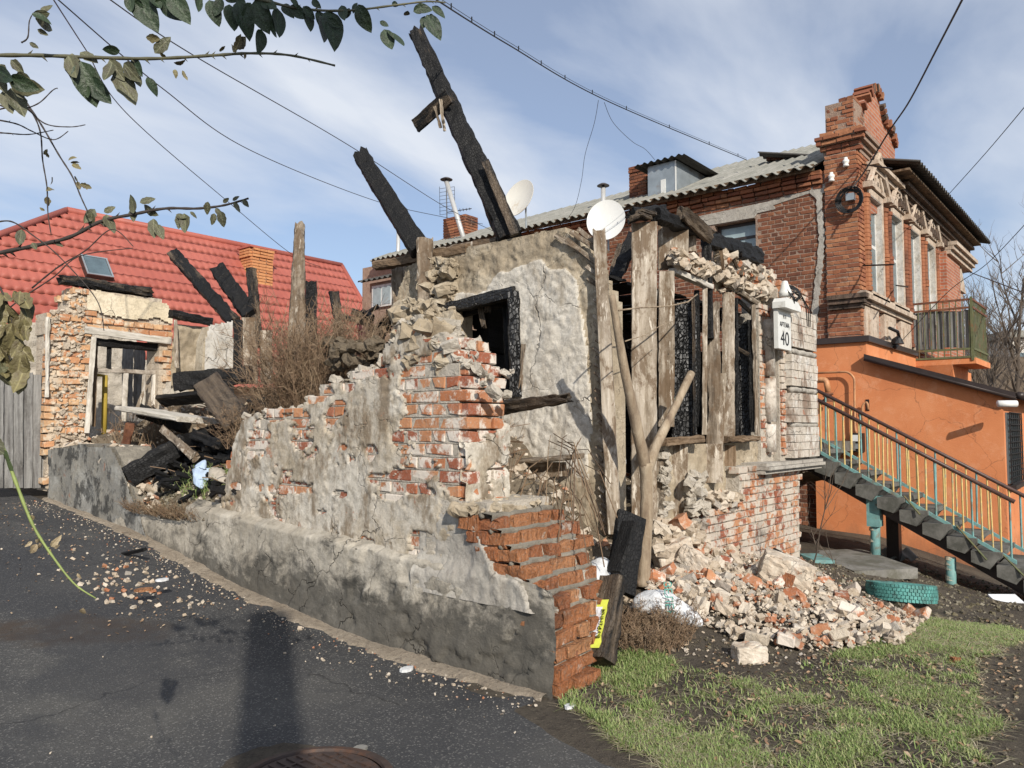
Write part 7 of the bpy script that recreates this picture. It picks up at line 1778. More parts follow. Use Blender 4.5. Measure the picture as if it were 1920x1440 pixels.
for x, y in pxw([(1040, 1300), (1250, 1200), (1750, 1150), (1915, 1180), (1915, 1439), (1320, 1439), (1120, 1360)], 3000, None): s_ = r_.choice([0.004, 0.006, 0.01, 0.016]) * r_.uniform(0.7, 1.3); P.append((x, y, gh(x, y) + s_ * 0.2)); S.append(s_)
scatter_stuff('dark_litter', P, S, m_litterdark, None, 73)
# sapling twigs between ruin and stairs
def twigs(name, label, base, h, n, seed, mat, spread=0.25, rad=0.008, cat='sapling', levels=2):
    r = random.Random(seed); m = MB()
    def grow(p, d, l, rad_, lev):
        pts = [p]; q = p
        for k in range(5): d = (d + Vector((r.uniform(-1, 1), r.uniform(-1, 1), r.uniform(-0.4, 0.6))) * 0.13).normalized(); q = q + d * l / 5; pts.append(q)
        m.tube(pts, [rad_ * (1 - 0.14 * k) for k in range(6)], 5 if lev else 6)
        if lev < levels:
            for k in range(n if lev == 0 else 4): 
                i = r.randint(1, 4); dd = (d + Vector((r.uniform(-1, 1), r.uniform(-1, 1), r.uniform(-0.1, 0.6))) * 0.9).normalized(); grow(pts[i], dd, l * r.uniform(0.3, 0.55), rad_ * 0.5, lev + 1)
    grow(Vector(base), Vector((r.uniform(-0.3, 0.3), r.uniform(-0.3, 0.3), 1)).normalized(), h, rad, 0)
    return tag(m.build(name, mat), label, cat)
twigs('sapling', 'bare thin sapling growing between the whitewashed corner and the stairs', onG(1512, 1075) + Vector((0.15, 0, 0)), 1.1, 6, 4, m_twig)
twigs('sapling', 'thin dry shoot bending over the concrete slab', onG(1575, 1130), 0.6, 4, 9, m_twig, rad=0.005)
# ------------------------------------------------------------------ RED ROOFED HOUSE behind
YR_ = 20.0; rd0 = at(125, 398, ('Y', YR_)); rd1 = at(640, 497, ('Y', YR_)); RZ = (rd0.z + rd1.z) / 2 + 0.02
TRH = thing('red_roofed_house', 'house with a big red metal tile roof, skylight and orange brick chimney', 'house', ((rd0.x + rd1.x) / 2, 18, 1))
pit = R(50); LR = 5.4
rn = Vector((0, -math.sin(pit), math.cos(pit))); rv = Vector((0, -math.cos(pit), -math.sin(pit)))
def onroof(px_, py_): return at(px_, py_, ('P', (Vector((0, YR_, RZ)), rn)))
hr = onroof(687, 580); hl = onroof(-60, 462)
X0r, X1r = rd0.x, rd1.x
def hip(px_s): pass
sR = (hr.x - X1r) / ((YR_ - hr.y)); sL = (X0r - hl.x) / ((YR_ - hl.y))
us = np.arange(X0r - LR * sL - 1, X1r + LR * sR + 1, 0.03)
rows = []; pitch_row = 0.35; vs_ = []
for k in range(int(LR / pitch_row) + 1):
    for f_ in (0.0, 0.02, 0.5, 0.97): vs_.append((k + f_) * pitch_row)
vs_ = np.array(vs_)
Ug, Vg = np.meshgrid(us, vs_, indexing='ij')
fr_ = (Vg / pitch_row) % 1.0
H_ = 0.010 * np.abs(np.sin(np.pi * Ug / 0.19)) ** 1.3 + 0.016 * fr_
# the lower lip of every tile row bulges downward
Vw = Vg + 0.055 * np.abs(np.sin(np.pi * Ug / 0.19)) * (fr_ > 0.9)
P = np.array([0, YR_, RZ]) + np.stack([Ug, Ug * 0, Ug * 0], -1) + np.array(rv)[None, None] * Vw[..., None] + np.array(rn)[None, None] * H_[..., None]
dyv = YR_ - P[..., 1]
keep = (P[..., 0] < X1r + sR * dyv) & (P[..., 0] > X0r - sL * dyv)
link('roof', gridmesh('roof', P[:, ::-1], keep[:, ::-1], False), m_redroof, TRH)
E_ = LR * math.cos(pit); EZr = RZ - LR * math.sin(pit)
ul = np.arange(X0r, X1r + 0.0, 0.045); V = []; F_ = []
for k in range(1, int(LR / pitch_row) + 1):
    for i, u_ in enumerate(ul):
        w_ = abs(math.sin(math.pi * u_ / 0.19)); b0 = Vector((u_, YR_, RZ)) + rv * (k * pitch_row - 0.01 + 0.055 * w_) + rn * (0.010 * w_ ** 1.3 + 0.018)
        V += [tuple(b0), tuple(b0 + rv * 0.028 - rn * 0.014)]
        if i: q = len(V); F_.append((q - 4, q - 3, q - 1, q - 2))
m = MB(); m.v = V; m.f = F_; m.build('tile_shade_lines', m_redshade, TRH)  # dark ribbons paint a line of shade below each tile row
m = MB(); a0 = Vector((X1r, YR_, RZ)); 
m.tube([a0, Vector((X0r, YR_, RZ))], 0.09, 8); m.tube([a0, Vector((X1r + sR * E_, YR_ - E_, EZr))], 0.08, 8); m.tube([Vector((X0r, YR_, RZ)), Vector((X0r - sL * E_, YR_ - E_, EZr))], 0.08, 8); m.build('ridge_cap', m_redroof, TRH, smooth=True)
m = MB(); m.add([(X1r, YR_, RZ), (X1r + sR * E_, YR_ - E_, EZr), (X1r + sR * E_, YR_ + E_, EZr)], [(0, 1, 2)]); m.add([(X0r, YR_, RZ), (X0r - sL * E_, YR_ + E_, EZr), (X0r - sL * E_, YR_ - E_, EZr)], [(0, 1, 2)])
m.add([(X0r, YR_, RZ), (X1r, YR_, RZ), (X1r + sR * E_, YR_ + E_, EZr), (X0r - sL * E_, YR_ + E_, EZr)], [(0, 1, 2, 3)]); m.build('rear_roof', m_redroof, TRH)
m = MB(); m.box((X0r - sL * E_ + 0.4, YR_ - E_ + 0.4, 0), (X1r + sR * E_ - 0.4, YR_ + E_ - 0.4, EZr + 0.05)); m.build('wall', m_sand_plaster, TRH)
sk = [onroof(143, 487), onroof(192, 492), onroof(214, 529), onroof(164, 522)]
cs_ = sum(sk, Vector()) / 4; ax_ = Vector((1, 0, 0)) * ((sk[1].x - sk[0].x) / 2); hy = abs((sk[2] - sk[1]).dot(rv)) / 2
m = MB(); m.obox(cs_ + rn * 0.07, ax_, rv * hy, rn * 0.07); f_ = m.build('skylight', m_darkmetal, TRH)
m = MB(); m.obox(cs_ + rn * 0.145, ax_ * 0.82, rv * hy * 0.86, rn * 0.006); m.build('pane', m_glass, f_)
m = MB()
for s_ in (-1, 1): m.obox(cs_ + rn * 0.15 + ax_ * 0.93 * s_, ax_ * 0.06, rv * hy, rn * 0.01)
for s_ in (-1, 1): m.obox(cs_ + rn * 0.1505 + rv * hy * 0.94 * s_, ax_ * 0.86, rv * hy * 0.06, rn * 0.01)
m.build('sash', m_metal, f_)
cc = onroof(498, 535); cx0 = at(472, 480, ('Y', cc.y)).x; cx1 = at(512, 480, ('Y', cc.y)).x; czt = at(492, 466, ('Y', cc.y)).z
TC = thing('orange_chimney', 'orange brick chimney standing on the red tile roof', 'chimney', (cc.x, cc.y, cc.z - 0.3))
m = MB(); m.box((cx0 + 0.01, cc.y + 0.01, cc.z - 0.5), (cx1 - 0.01, cc.y + 0.55, czt - 0.03)); m.build('core', m_mortar_red, TC)
B = Bricks(TC, m_orangechimney, (cx1 - cx0) / 3 - 0.012, 0.08, 0.07, 'Y', key='och', n=3, jit=0.002); k = 0; z = cc.z - 0.5; w3 = (cx1 - cx0) / 3
while z < czt - 0.04:
    for i in range(3): B.add((cx0 + w3 * (i + 0.5), cc.y + 0.02 - (0.04 if z > czt - 0.30 else 0) - (0.03 if z > czt - 0.16 else 0), z + 0.04), False, 0, 0, 1.0)
    z += 0.083
B.finish(100)
B = Bricks(TC, m_orangechimney, 0.26, 0.08, 0.07, 'X', key='oc2', n=3, jit=0.002); z = cc.z - 0.5
while z < czt - 0.04:
    for i in range(2): B.add((cx0 + 0.02 - (0.04 if z > czt - 0.30 else 0), cc.y + 0.14 + 0.27 * i, z + 0.04), False, 0, 0, 1.0)
    z += 0.083
B.finish(60)
m = MB(); m.box((cx0 - 0.09, cc.y - 0.07, czt - 0.02), (cx1 + 0.09, cc.y + 0.62, czt + 0.03)); m.build('cap', m_redroof, TC)
# lower back wing of the brick house with its own corrugated roof, seen through the burnt posts
TBW = thing('back_wing', 'low back wing with a corrugated roof and small white window behind the burnt posts', 'building', (12.8, 17.5, 0))
wv0 = at(745, 600, ('X', 12.6)).y; wv1 = at(693, 600, ('X', 12.6)).y; wz = at(720, 527, ('X', 12.6)).z
m = MB(); m.box((12.6, 12.0, 0), (XH + 0.1, wv1, wz)); m.build('wall', m_mortar_red, TBW)
corrugated('roof', (12.35, 12.0, wz + 0.02), (0, 1, 0), (math.cos(R(18)), 0, math.sin(R(18))), wv1 - 12.0 + 0.15, 1.6, 0.2, 0.03, m_slate_dark, TBW, 3, 0.04)
a = at(698, 537, ('X', 12.55)); b = at(735, 572, ('X', 12.55)); m = MB(); m.box((12.54, b.y, b.z), (12.6, a.y, a.z)); f_ = m.build('window', m_winwhite, TBW)
m = MB(); hw = (a.y - b.y) / 2 - 0.08; m.box((12.53, b.y + 0.05, b.z + 0.05), (12.545, b.y + 0.05 + hw, a.z - 0.05)); m.box((12.53, a.y - 0.05 - hw, b.z + 0.05), (12.545, a.y - 0.05, a.z - 0.05)); m.build('pane', m_bluegrey, f_)

# ------------------------------------------------------------------ DISHES, FLUES, ANTENNA
def dish(label, px_, py_, wpx, X, aim, rusty):
    c = at(px_, py_, ('X', X)); r_ = wpx / FPX * depth(c) / 2; TD_ = thing('satellite_dish', label, 'satellite dish', tuple(c))
    z = Vector(aim).normalized(); x = UPZ.cross(z).normalized(); y = z.cross(x); Mz = Matrix((x, y, z)).transposed().to_4x4()
    prof = [(r_ * k / 12, r_ * 0.16 * (k / 12) ** 2) for k in range(13)] + [(r_ * 1.012, r_ * 0.165), (r_ * 1.012, r_ * 0.13)] + [(r_ * k / 12, r_ * 0.16 * (k / 12) ** 2 - 0.012) for k in range(12, -1, -1)]
    m = MB(); m.lathe(prof, (0, 0, 0), 48); m.build('reflector', m_dishw if not rusty else m_dishr, TD_, True, Matrix.Translation(c) @ Mz @ Matrix.Diagonal((0.92, 1.05, 1, 1)))
    m = MB(); back = c - z * 0.03; m.tube([back, back - z * 0.18, back - z * 0.2 - UPZ * 0.5], 0.022, 8); m.build('mast', m_metal, TD_)
    return TD_
m_dishw = simple('white_dish_paint', (0.62, 0.62, 0.60), 0.45, 0, 0.04, 3)
m_dishr = simple('yellowed_dish_paint', (0.62, 0.60, 0.54), 0.5, 0, 0.06, 3, dirt=(0.42, 0.33, 0.22), da=0.12)
bk = (-FW * 1.0 + RT * 0.55 + UPZ * 0.35)
dish('yellowed satellite dish right of the tall charred rafter', 975, 374, 74, 12.6, -FW * 0.75 - RT * 0.62 + UPZ * 0.35, True)
dish('clean white satellite dish beside the corner post', 1137, 415, 78, 12.9, -FW * 1.0 - RT * 0.30 + UPZ * 0.25, False)
def flue(label, p0, p1, X, w_, cap=True, name='flue_pipe'):
    a = at(*p0, ('X', X)); b = at(*p1, ('X', X)); rr = w_ / FPX * depth(a) / 2; Tf = thing(name, label, 'flue pipe', tuple(b))
    m = MB(); m.tube([b + (b - a).normalized() * 0.4, a], rr, 12); m.build('pipe', m_metalpale, Tf, smooth=True)
    if cap:
        m = MB(); m.lathe([(0, 0.05), (rr * 1.2, 0.045), (rr * 2.6, 0.0), (rr * 2.6, -0.012), (0, -0.01)], a + Vector((0, 0, 0.05)), 16); m.tube([a, a + Vector((0, 0, 0.05))], rr * 0.6, 8); m.build('rain_cap', m_darkmetal, Tf)
m_metalpale = simple('galvanised_pipe', (0.50, 0.50, 0.49), 0.4, 0.2, 0.1, 5)
flue('vertical steel flue with a round cap on the corrugated roof behind the white dish', (1131, 352), (1131, 400), XH + 0.6, 9)
flue('tilted white flue pipe leaning across the small brick chimney', (837, 340), (872, 456), XH + 0.3, 9)
flue('plain white vent pipe standing on the far end of the corrugated roof', (747, 428), (746, 500), XH + 0.2, 7, False)
chimney('small weathered brick chimney beside the tilted flue pipe', 831, 872, 405, 452, XH + 0.8, m_brick_tower, cap=False)
Ta = thing('tv_antenna', 'spiky television antenna mast beside the small brick chimney', 'antenna', tuple(at(838, 405, ('X', XH + 0.9))))
m = MB(); A_ = lambda x, y: at(x, y, ('X', XH + 0.9)); m.tube([A_(838, 410), A_(837, 345)], 0.015, 5); m.tube([A_(838, 398), A_(884, 391)], 0.012, 5)
for i in range(6): x = 850 + i * 6; m.tube([A_(x, 392 - i * 0.5), A_(x + 1, 399 - i)], 0.008, 4)
m.build('mast', m_wire, Ta)
m = MB()
for i in range(8): y = 350 + i * 7; m.tube([A_(824, y + 4), A_(852, y)], 0.006, 4)
for x in (824, 852): m.tube([A_(x, 350), A_(x + 1, 402)], 0.006, 4)
m.build('grid_reflector', m_wire, Ta)
# ------------------------------------------------------------------ WIRES
def wire(label, pts, specs, w_=0.006, sag=0.0, mat=None, name='overhead_wire', sub=24):
    P = [at(x, y, s) for (x, y), s in zip(pts, specs)]; Q = []
    for i in range(len(P) - 1):
        for k in range(sub): t_ = k / sub; Q.append(P[i].lerp(P[i + 1], t_) - Vector((0, 0, sag * 4 * t_ * (1 - t_))))
    Q = []
    for i in range(len(P) - 1):
        p0, p1, p2, p3 = P[max(i - 1, 0)], P[i], P[i + 1], P[min(i + 2, len(P) - 1)]
        for k in range(sub): t_ = k / sub; Q.append(0.5 * ((2 * p1) + (p2 - p0) * t_ + (2 * p0 - 5 * p1 + 4 * p2 - p3) * t_ ** 2 + (3 * p1 - p0 - 3 * p2 + p3) * t_ ** 3))
    Q.append(P[-1]); m = MB(); m.tube(Q, w_, 5, True); o = m.build(name, mat or m_wire, None, smooth=True); tag(o, label, 'wire'); return Q
D = lambda v: ('D', v)
Q = wire('thick twin overhead cable with clips running from the top left to the brick house roof', [(800, -12), (950, 82), (1140, 190), (1400, 300)], [D(6.5), D(8.5), D(11.5), D(15.5)], 0.008, 0.0, m_black)
m = MB(); m.tube([q + Vector((0, 0, 0.035 + 0.0 * i)) for i, q in enumerate(Q)], 0.003, 4)
for i in range(3, len(Q) - 1, 6): m.tube([Q[i], Q[i] + Vector((0, 0, 0.06))], 0.007, 4)
tag(m.build('cable_clips', m_black), 'thin carrier wire and clips above the thick twin overhead cable', 'wire')
wire('thin overhead wire passing behind the shorter charred rafter', [(200, -5), (365, 105), (650, 270), (835, 388), (935, 438)], [D(6), D(7.5), D(11), D(15), D(17.5)], 0.006)
wire('thin sagging wire from the top left to the small brick chimney', [(105, -4), (305, 166), (470, 282), (702, 376), (832, 407), (905, 420)], [D(6), D(8), D(10.5), D(14), D(16), D(17)], 0.006)
wire('thin wire falling toward the red tile roof', [(98, -4), (160, 92), (240, 215), (420, 372), (545, 475), (600, 500)], [D(6), D(7.5), D(9.5), D(13), D(16), D(18)], 0.006)
wire('kinked loose wire hanging from the twin cable to the roof eave', [(1122, 188), (1114, 232), (1097, 290), (1090, 340), (1076, 392), (1050, 425)], [D(11.2), D(12), D(13), D(13.5), D(14), D(14.5)], 0.004)
wire('loose thin wire curving from the twin cable to the zinc dormer', [(1133, 192), (1150, 230), (1185, 265), (1210, 280), (1228, 300)], [D(11.4), D(12), D(13), D(13.5), D(14)], 0.004)
wire('twisted black service cable from the sky to the corner pier', [(1808, -8), (1760, 85), (1705, 190), (1668, 245), (1622, 320), (1598, 352)], [D(8), D(9.5), D(11.3), D(12.3), D(12.7), D(12.75)], 0.013, 0.0, m_black)
wire('single wire crossing the sky at the upper right', [(1930, 190), (1850, 285), (1772, 372)], [D(12), D(15), D(18)], 0.008, 0.0, m_black)
wire('wire descending from the right edge to the balcony front', [(1930, 412), (1850, 495), (1780, 545), (1690, 640)], [D(11), D(12.5), D(13), D(13.4)], 0.006, 0.0, m_black)
wire('dark wire from the right edge behind the balcony', [(1930, 553), (1870, 530), (1812, 508)], [D(14), D(17), D(20)], 0.012, 0.0, m_black)
Tc = thing('cable_coil', 'black coil of cable hanging on the corner pier of the house', 'cable coil', tuple(at(1594, 375, ('X', XH - 0.1))))
m = MB(); c = at(1594, 376, ('X', XH - 0.12)); r_ = random.Random(6)
for k in range(7):
    rr = 0.155 + 0.012 * k; m.tube([c + Vector((-0.01 * k, rr * math.cos(a_ / 20 * 6.283), rr * 1.02 * math.sin(a_ / 20 * 6.283) + 0.01 * r_.uniform(-1, 1))) for a_ in range(21)], 0.009, 5)
m.build('coil', m_black, Tc, smooth=True)
m = MB(); m.box((XH - 0.16, c.y - 0.07, c.z), (XH - 0.05, c.y + 0.06, c.z + 0.12)); m.build('junction_box', m_metal, Tc)
for (x, y, l) in ((1586, 305, 'white ceramic insulator high on the corner pier, upper one'), (1559, 333, 'white ceramic insulator high on the corner pier, lower left one')):
    c = at(x, y, ('X', XH - 0.1)); m = MB(); m.lathe([(0, 0.09), (0.03, 0.09), (0.035, 0.05), (0.055, 0.04), (0.055, 0.0), (0.035, -0.02), (0.05, -0.04), (0.05, -0.07), (0, -0.07)], c, 12); m.tube([c, c + Vector((0.09, 0, -0.02))], 0.012, 6)
    tag(m.build('insulator', m_ceramic, None, True), l, 'insulator')
for (a, b, l) in (((1618, 498), (1676, 496), 'rusty iron bracket bar sticking out below the first facade window'), ((1680, 535), (1702, 538), 'small iron bracket sticking out below the second facade window'), ((1617, 308), (1672, 316), 'iron bracket bar near the top of the corner pier')):
    m = MB(); m.tube([at(*a, ('Y', YH - 0.05)), at(*b, ('Y', YH - 0.75))], 0.014, 5); tag(m.build('iron_bracket', m_black), l, 'bracket')
m = MB(); m.tube([at(1668, 615, ('Y', YH - 0.25)), at(1683, 622, ('Y', YH - 0.25)), at(1688, 640, ('Y', YH - 0.2)), at(1678, 652, ('Y', YH - 0.2))], 0.03, 8); m.lathe([(0, 0.1), (0.08, 0.05), (0.12, -0.05), (0, -0.05)], at(1682, 640, ('Y', YH - 0.25)), 12)
tag(m.build('street_lantern', m_black), 'black bracket lantern under the belt course by the balcony', 'lantern')

# ------------------------------------------------------------------ BACKGROUND right: hill, pale building, bare trees
hx = np.linspace(26, 160, 40); hy = np.linspace(-60, 60, 40); HX, HY = np.meshgrid(hx, hy, indexing='ij')
HZ = -1.5 + 9.5 * sstep(26, 75, HX) * (0.55 + 0.6 * fbm(HX * 0.04, HY * 0.04, 0, 171, 4))
m_hill = mat_soil('winter_scrub_hill', (0.15, 0.105, 0.07), (0.21, 0.155, 0.10), (0.09, 0.065, 0.045), 0.4)
tag(link('hill', gridmesh('hill', np.stack([HX, HY, HZ], -1)), m_hill), None, kind='structure')
a = at(1905, 640, D(70)); T = thing('pale_building', 'pale distant building behind the bare trees at the right edge', 'building', (a.x, a.y, 0))
c_ = a; m = MB(); m.obox(Vector((c_.x, c_.y, 4)) + RT * 4, RT * 7, FW * 4, UPZ * 5.2); m.build('wall', m_whiteplaster, T)
m = MB(); m.obox(Vector((c_.x, c_.y, 9.6)) + RT * 4, RT * 7.5, FW * 4.5, UPZ * 0.3); m.build('roof', m_slate, T)
for k in range(5):
    m = MB(); m.obox(Vector((c_.x, c_.y, 7.3)) + RT * (-2 + 2.6 * k) - FW * 4.0, RT * 0.5, FW * 0.05, UPZ * 0.7); m.build('window', m_glass, T)
def bare_tree(label, px_, pyb, d_, h, seed, name='bare_tree'):
    r = random.Random(seed); base = at(px_, pyb, D(d_)); base.z = min(base.z, 1.0); Tt = thing(name, label, 'tree', tuple(base))
    mt = MB(); mc_ = MB()
    def grow(p, d, l, rad_, lev):
        pts = [p]; q = p
        for k in range(6): d = (d + Vector((r.uniform(-1, 1), r.uniform(-1, 1), r.uniform(-0.2, 0.7))) * 0.11).normalized(); q = q + d * l / 6; pts.append(q)
        (mt if lev == 0 else mc_).tube(pts, [rad_ * (1 - 0.12 * k) for k in range(7)], 7 if lev == 0 else (4 if lev < 3 else 3), lev == 0)
        if lev < 4:
            for k in range([10, 6, 5, 4][lev]):
                i = r.randint(2 if lev == 0 else 1, 6); dd = (d * 0.7 + Vector((r.uniform(-1, 1), r.uniform(-1, 1), r.uniform(0.0, 0.8)))).normalized(); grow(pts[i], dd, l * r.uniform(0.35, 0.6), rad_ * 0.45, lev + 1)
    grow(Vector(base), Vector((r.uniform(-0.1, 0.1), r.uniform(-0.1, 0.1), 1)).normalized(), h * 0.6, h * 0.016, 0)
    mt.build('trunk', m_twig, Tt, smooth=True); mc_.build('crown', m_twig, Tt)
bare_tree('tallest bare tree at the right edge beyond the balcony', 1905, 740, 42, 12, 3)
bare_tree('bare tree just right of the balcony rail', 1862, 740, 36, 8.5, 5)
bare_tree('bare tree half hidden by the far corner of the brick house', 1835, 740, 48, 9.5, 7)
bare_tree('bare bushy tree low over the porch roof at the right edge', 1930, 745, 34, 7.5, 11)
bare_tree('low bare shrub tree above the porch roof between balcony and right edge', 1885, 750, 33, 5, 14)
def twigbush(name, label, cx_, cy_, cz_, rx, ry_, h, n, seed, mat, lean=(0, 0), rad=0.004, cat='weeds', lev=2, segs=5):
    r = random.Random(seed); m = MB()
    for i in range(n):
        a = r.uniform(0, 6.283); q0 = math.sqrt(r.random()); p = Vector((cx_ + rx * q0 * math.cos(a), cy_ + ry_ * q0 * math.sin(a), cz_(cx_ + rx * q0 * math.cos(a), cy_ + ry_ * q0 * math.sin(a)) if callable(cz_) else cz_))
        d = Vector((r.uniform(-0.5, 0.5) + lean[0], r.uniform(-0.5, 0.5) + lean[1], 1)).normalized(); L_ = h * r.uniform(0.5, 1.0); pts = [p]; q = p
        for k in range(segs): d = (d + Vector((r.uniform(-1, 1), r.uniform(-1, 1), r.uniform(-0.6, 0.5))) * 0.2).normalized(); q = q + d * L_ / segs; pts.append(q)
        m.tube(pts, [rad * (1 - 0.15 * k) for k in range(segs + 1)], 3, False)
        for j in range(9 if lev > 1 else 3):
            k = r.randint(1, segs); dd = (d + Vector((r.uniform(-1, 1), r.uniform(-1, 1), r.uniform(-0.5, 0.7)))).normalized(); l2 = L_ * r.uniform(0.12, 0.35); b0 = pts[k]
            b1 = b0 + dd * l2 * 0.5 + Vector((r.uniform(-1, 1), r.uniform(-1, 1), r.uniform(-1, 1))) * 0.02; b2 = b0 + dd * l2
            m.tube([b0, b1, b2], rad * 0.5, 3, False)
            if lev > 1:
                for _ in range(3):
                    e = b1 + Vector((r.uniform(-1, 1), r.uniform(-1, 1), r.uniform(-0.4, 1))).normalized() * l2 * 0.35; m.tube([b1, e], rad * 0.35, 3, False)
    o = m.build(name, mat); tag(o, label, cat); return o
mz = lambda x, y: float(mound(x, y)) + rimz(x, y) - 0.02
c0 = at(540, 720, ('X', 4.45))
twigbush('dry_weeds', 'tall bush of dry brown weeds growing behind the top of the plastered wall', 4.4, 6.0, 1.45, 0.40, 0.62, 1.10, 520, 3, m_dry, rad=0.0038)
twigbush('dry_weeds', 'grey brown dry weeds spilling over the broken wall top left of the tall bush', 4.15, 6.75, 1.3, 0.25, 0.3, 0.42, 130, 4, m_dry, (-0.1, 0.2), rad=0.0035)
twigbush('dry_weeds', 'lower dry weeds beside the burnt sticks right of the tall bush', 4.6, 5.35, 1.55, 0.35, 0.45, 0.65, 170, 5, m_dry, rad=0.0032)
twigbush('dry_weeds', 'dry weeds below the end wall window opening', 4.3, 9.3, lambda x, y: mz(x, y), 0.45, 0.35, 0.45, 90, 6, m_dry, rad=0.004, lev=1)
twigbush('dry_weeds', 'few long dry stalks before the burnt black window', 4.7, 4.2, lambda x, y: mz(x, y), 0.25, 0.3, 0.55, 26, 7, m_dry, rad=0.003, lev=1)
gsb = onG(1240, 1215)
twigbush('dry_weeds', 'brown tangle of dead weeds under the white sack', gsb.x + 0.1, gsb.y + 0.1, lambda x, y: gh(x, y), 0.33, 0.22, 0.2, 330, 8, m_dry, rad=0.0028)
gsb = onG(1230, 1250)
# overhanging dry roots at the plinth gap
twigbush('dry_weeds', 'dry grass hanging over the low plinth strip', 3.50, 7.2, lambda x, y: mz(x, y), 0.06, 0.75, 0.17, 240, 9, m_dry, (-0.7, 0), rad=0.003, lev=1)
twigbush('dry_weeds', 'green and dry weeds on the debris slope below the blue bag', 3.75, 6.9, lambda x, y: mz(x, y), 0.12, 0.5, 0.18, 120, 10, m_grass, (-0.3, 0), rad=0.004, lev=1)
# long thin stems across the mound under the window
m = MB(); r_ = random.Random(12)
for i in range(34):
    a = at(r_.uniform(1000, 1100), r_.uniform(800, 930), ('X', 5.0 - r_.uniform(0, 0.5))); b = a + Vector((-r_.uniform(0.3, 0.8), -r_.uniform(0.2, 0.7), -r_.uniform(0.2, 0.5))); c = (a + b) / 2 + Vector((0, 0, 0.12)); m.tube([a, a.lerp(c, 0.6), c, c.lerp(b, 0.5), b], r_.uniform(0.002, 0.005), 4)
tag(m.build('dead_stems', m_dry), 'long dead stems lying down the debris slope under the burnt window', 'weeds')

# ------------------------------------------------------------------ ROSE CANES near the camera
def leaf_meshes(mat, n=5, seed=1, curl=0.25, ragged=0.0):
    r = random.Random(seed); out = []
    for i in range(n):
        V = []; F_ = []; nl, nw = 8, 4; cu = r.uniform(-curl, curl); tw = r.uniform(-0.5, 0.5); fold = r.uniform(0.1, 0.4)
        for a in range(nl + 1):
            t_ = a / nl; wd_ = 0.30 * math.sin(math.pi * min(1, t_ ** 0.85)) ** 0.75 * (1 - 0.15 * t_) + 0.004
            for b in range(-nw // 2, nw // 2 + 1):
                u_ = b / (nw / 2); e = 1 + ragged * r.uniform(-0.5, 0.2) * abs(u_)
                x = wd_ * u_ * e; z = fold * abs(x) + cu * (t_ ** 2) + tw * x * t_; V.append((x, t_, z))
        w_ = nw + 1
        for a in range(nl):
            for b in range(nw): q = a * w_ + b; F_.append((q, q + 1, q + w_ + 1, q + w_))
        me = bpy.data.meshes.new('leaf'); me.from_pydata(V, [], F_); me.update(); me.shade_smooth(); me.materials.append(mat); out.append(me)
    return out
LFd = leaf_meshes(m_leaf, 5, 1); LFo = leaf_meshes(m_leaf_o, 5, 2, 0.35, 0.3); LFw = leaf_meshes(m_leaf_d, 5, 3, 0.7, 0.6); LFt = leaf_meshes(m_leaf_t, 4, 4, 0.6, 0.5)
def put_leaf(par_, p, dirw, size, lib, r):
    y = Vector(dirw).normalized(); nrm = (CP - p).normalized() + Vector((r.uniform(-1, 1), r.uniform(-1, 1), r.uniform(-1, 1))) * 0.65; x = y.cross(nrm)
    if x.length < 1e-3: x = y.orthogonal()
    x.normalize(); z = x.cross(y); M_ = Matrix.Translation(p) @ Matrix((x, y, z)).transposed().to_4x4() @ Matrix.Diagonal((size, size, size, 1)); return link('leaf', r.choice(lib), None, par_, M_)
def cane(label, pts, dep, rpx, mat, seed, thorns=0, name='rose_cane'):
    if not hasattr(dep, '__len__'): dep = [dep] * len(pts)
    P = [at(x, y, D(d_)) for (x, y), d_ in zip(pts, dep)]; Tn = thing(name, label, 'branch', tuple(P[0])); r = random.Random(seed)
    Q = []
    for i in range(len(P) - 1):
        p0 = P[max(i - 1, 0)]; p1, p2 = P[i], P[i + 1]; p3 = P[min(i + 2, len(P) - 1)]
        for k in range(8):
            t_ = k / 8; Q.append(0.5 * ((2 * p1) + (p2 - p0) * t_ + (2 * p0 - 5 * p1 + 4 * p2 - p3) * t_ ** 2 + (3 * p1 - p0 - 3 * p2 + p3) * t_ ** 3))
    Q.append(P[-1]); n = len(Q); rads = [(rpx[0] + (rpx[1] - rpx[0]) * i / (n - 1)) / FPX * depth(Q[i]) * (1 + 0.12 * math.sin(i * 1.7)) for i in range(n)]
    m = MB(); m.tube(Q, rads, 7)
    for k in range(thorns):
        i = r.randint(1, n - 2); d = (Q[i + 1] - Q[i]).normalized(); s_ = (U3 * r.choice((-1, 1)) + RT * 0.2).normalized(); a = Q[i] + s_ * rads[i] * 0.7; m.tube([a - d * rads[i] * 0.7, a + s_ * rads[i] * 1.0, a + s_ * rads[i] * 2.4 + d * rads[i]], [rads[i] * 0.7, rads[i] * 0.4, rads[i] * 0.05], 5)
    m.build('stem', mat, Tn, smooth=True); return Tn, Q
def leaves_px(Tn, lst, d_, lib, seed):
    r = random.Random(seed)
    for (x, y, x2, y2) in lst:
        a = at(x, y, D(d_ + r.uniform(-0.012, 0.012))); b = at(x2, y2, D(d_ + r.uniform(-0.008, 0.008))); put_leaf(Tn, a, b - a, (b - a).length * 1.05, lib, r)
r_ = random.Random(44)
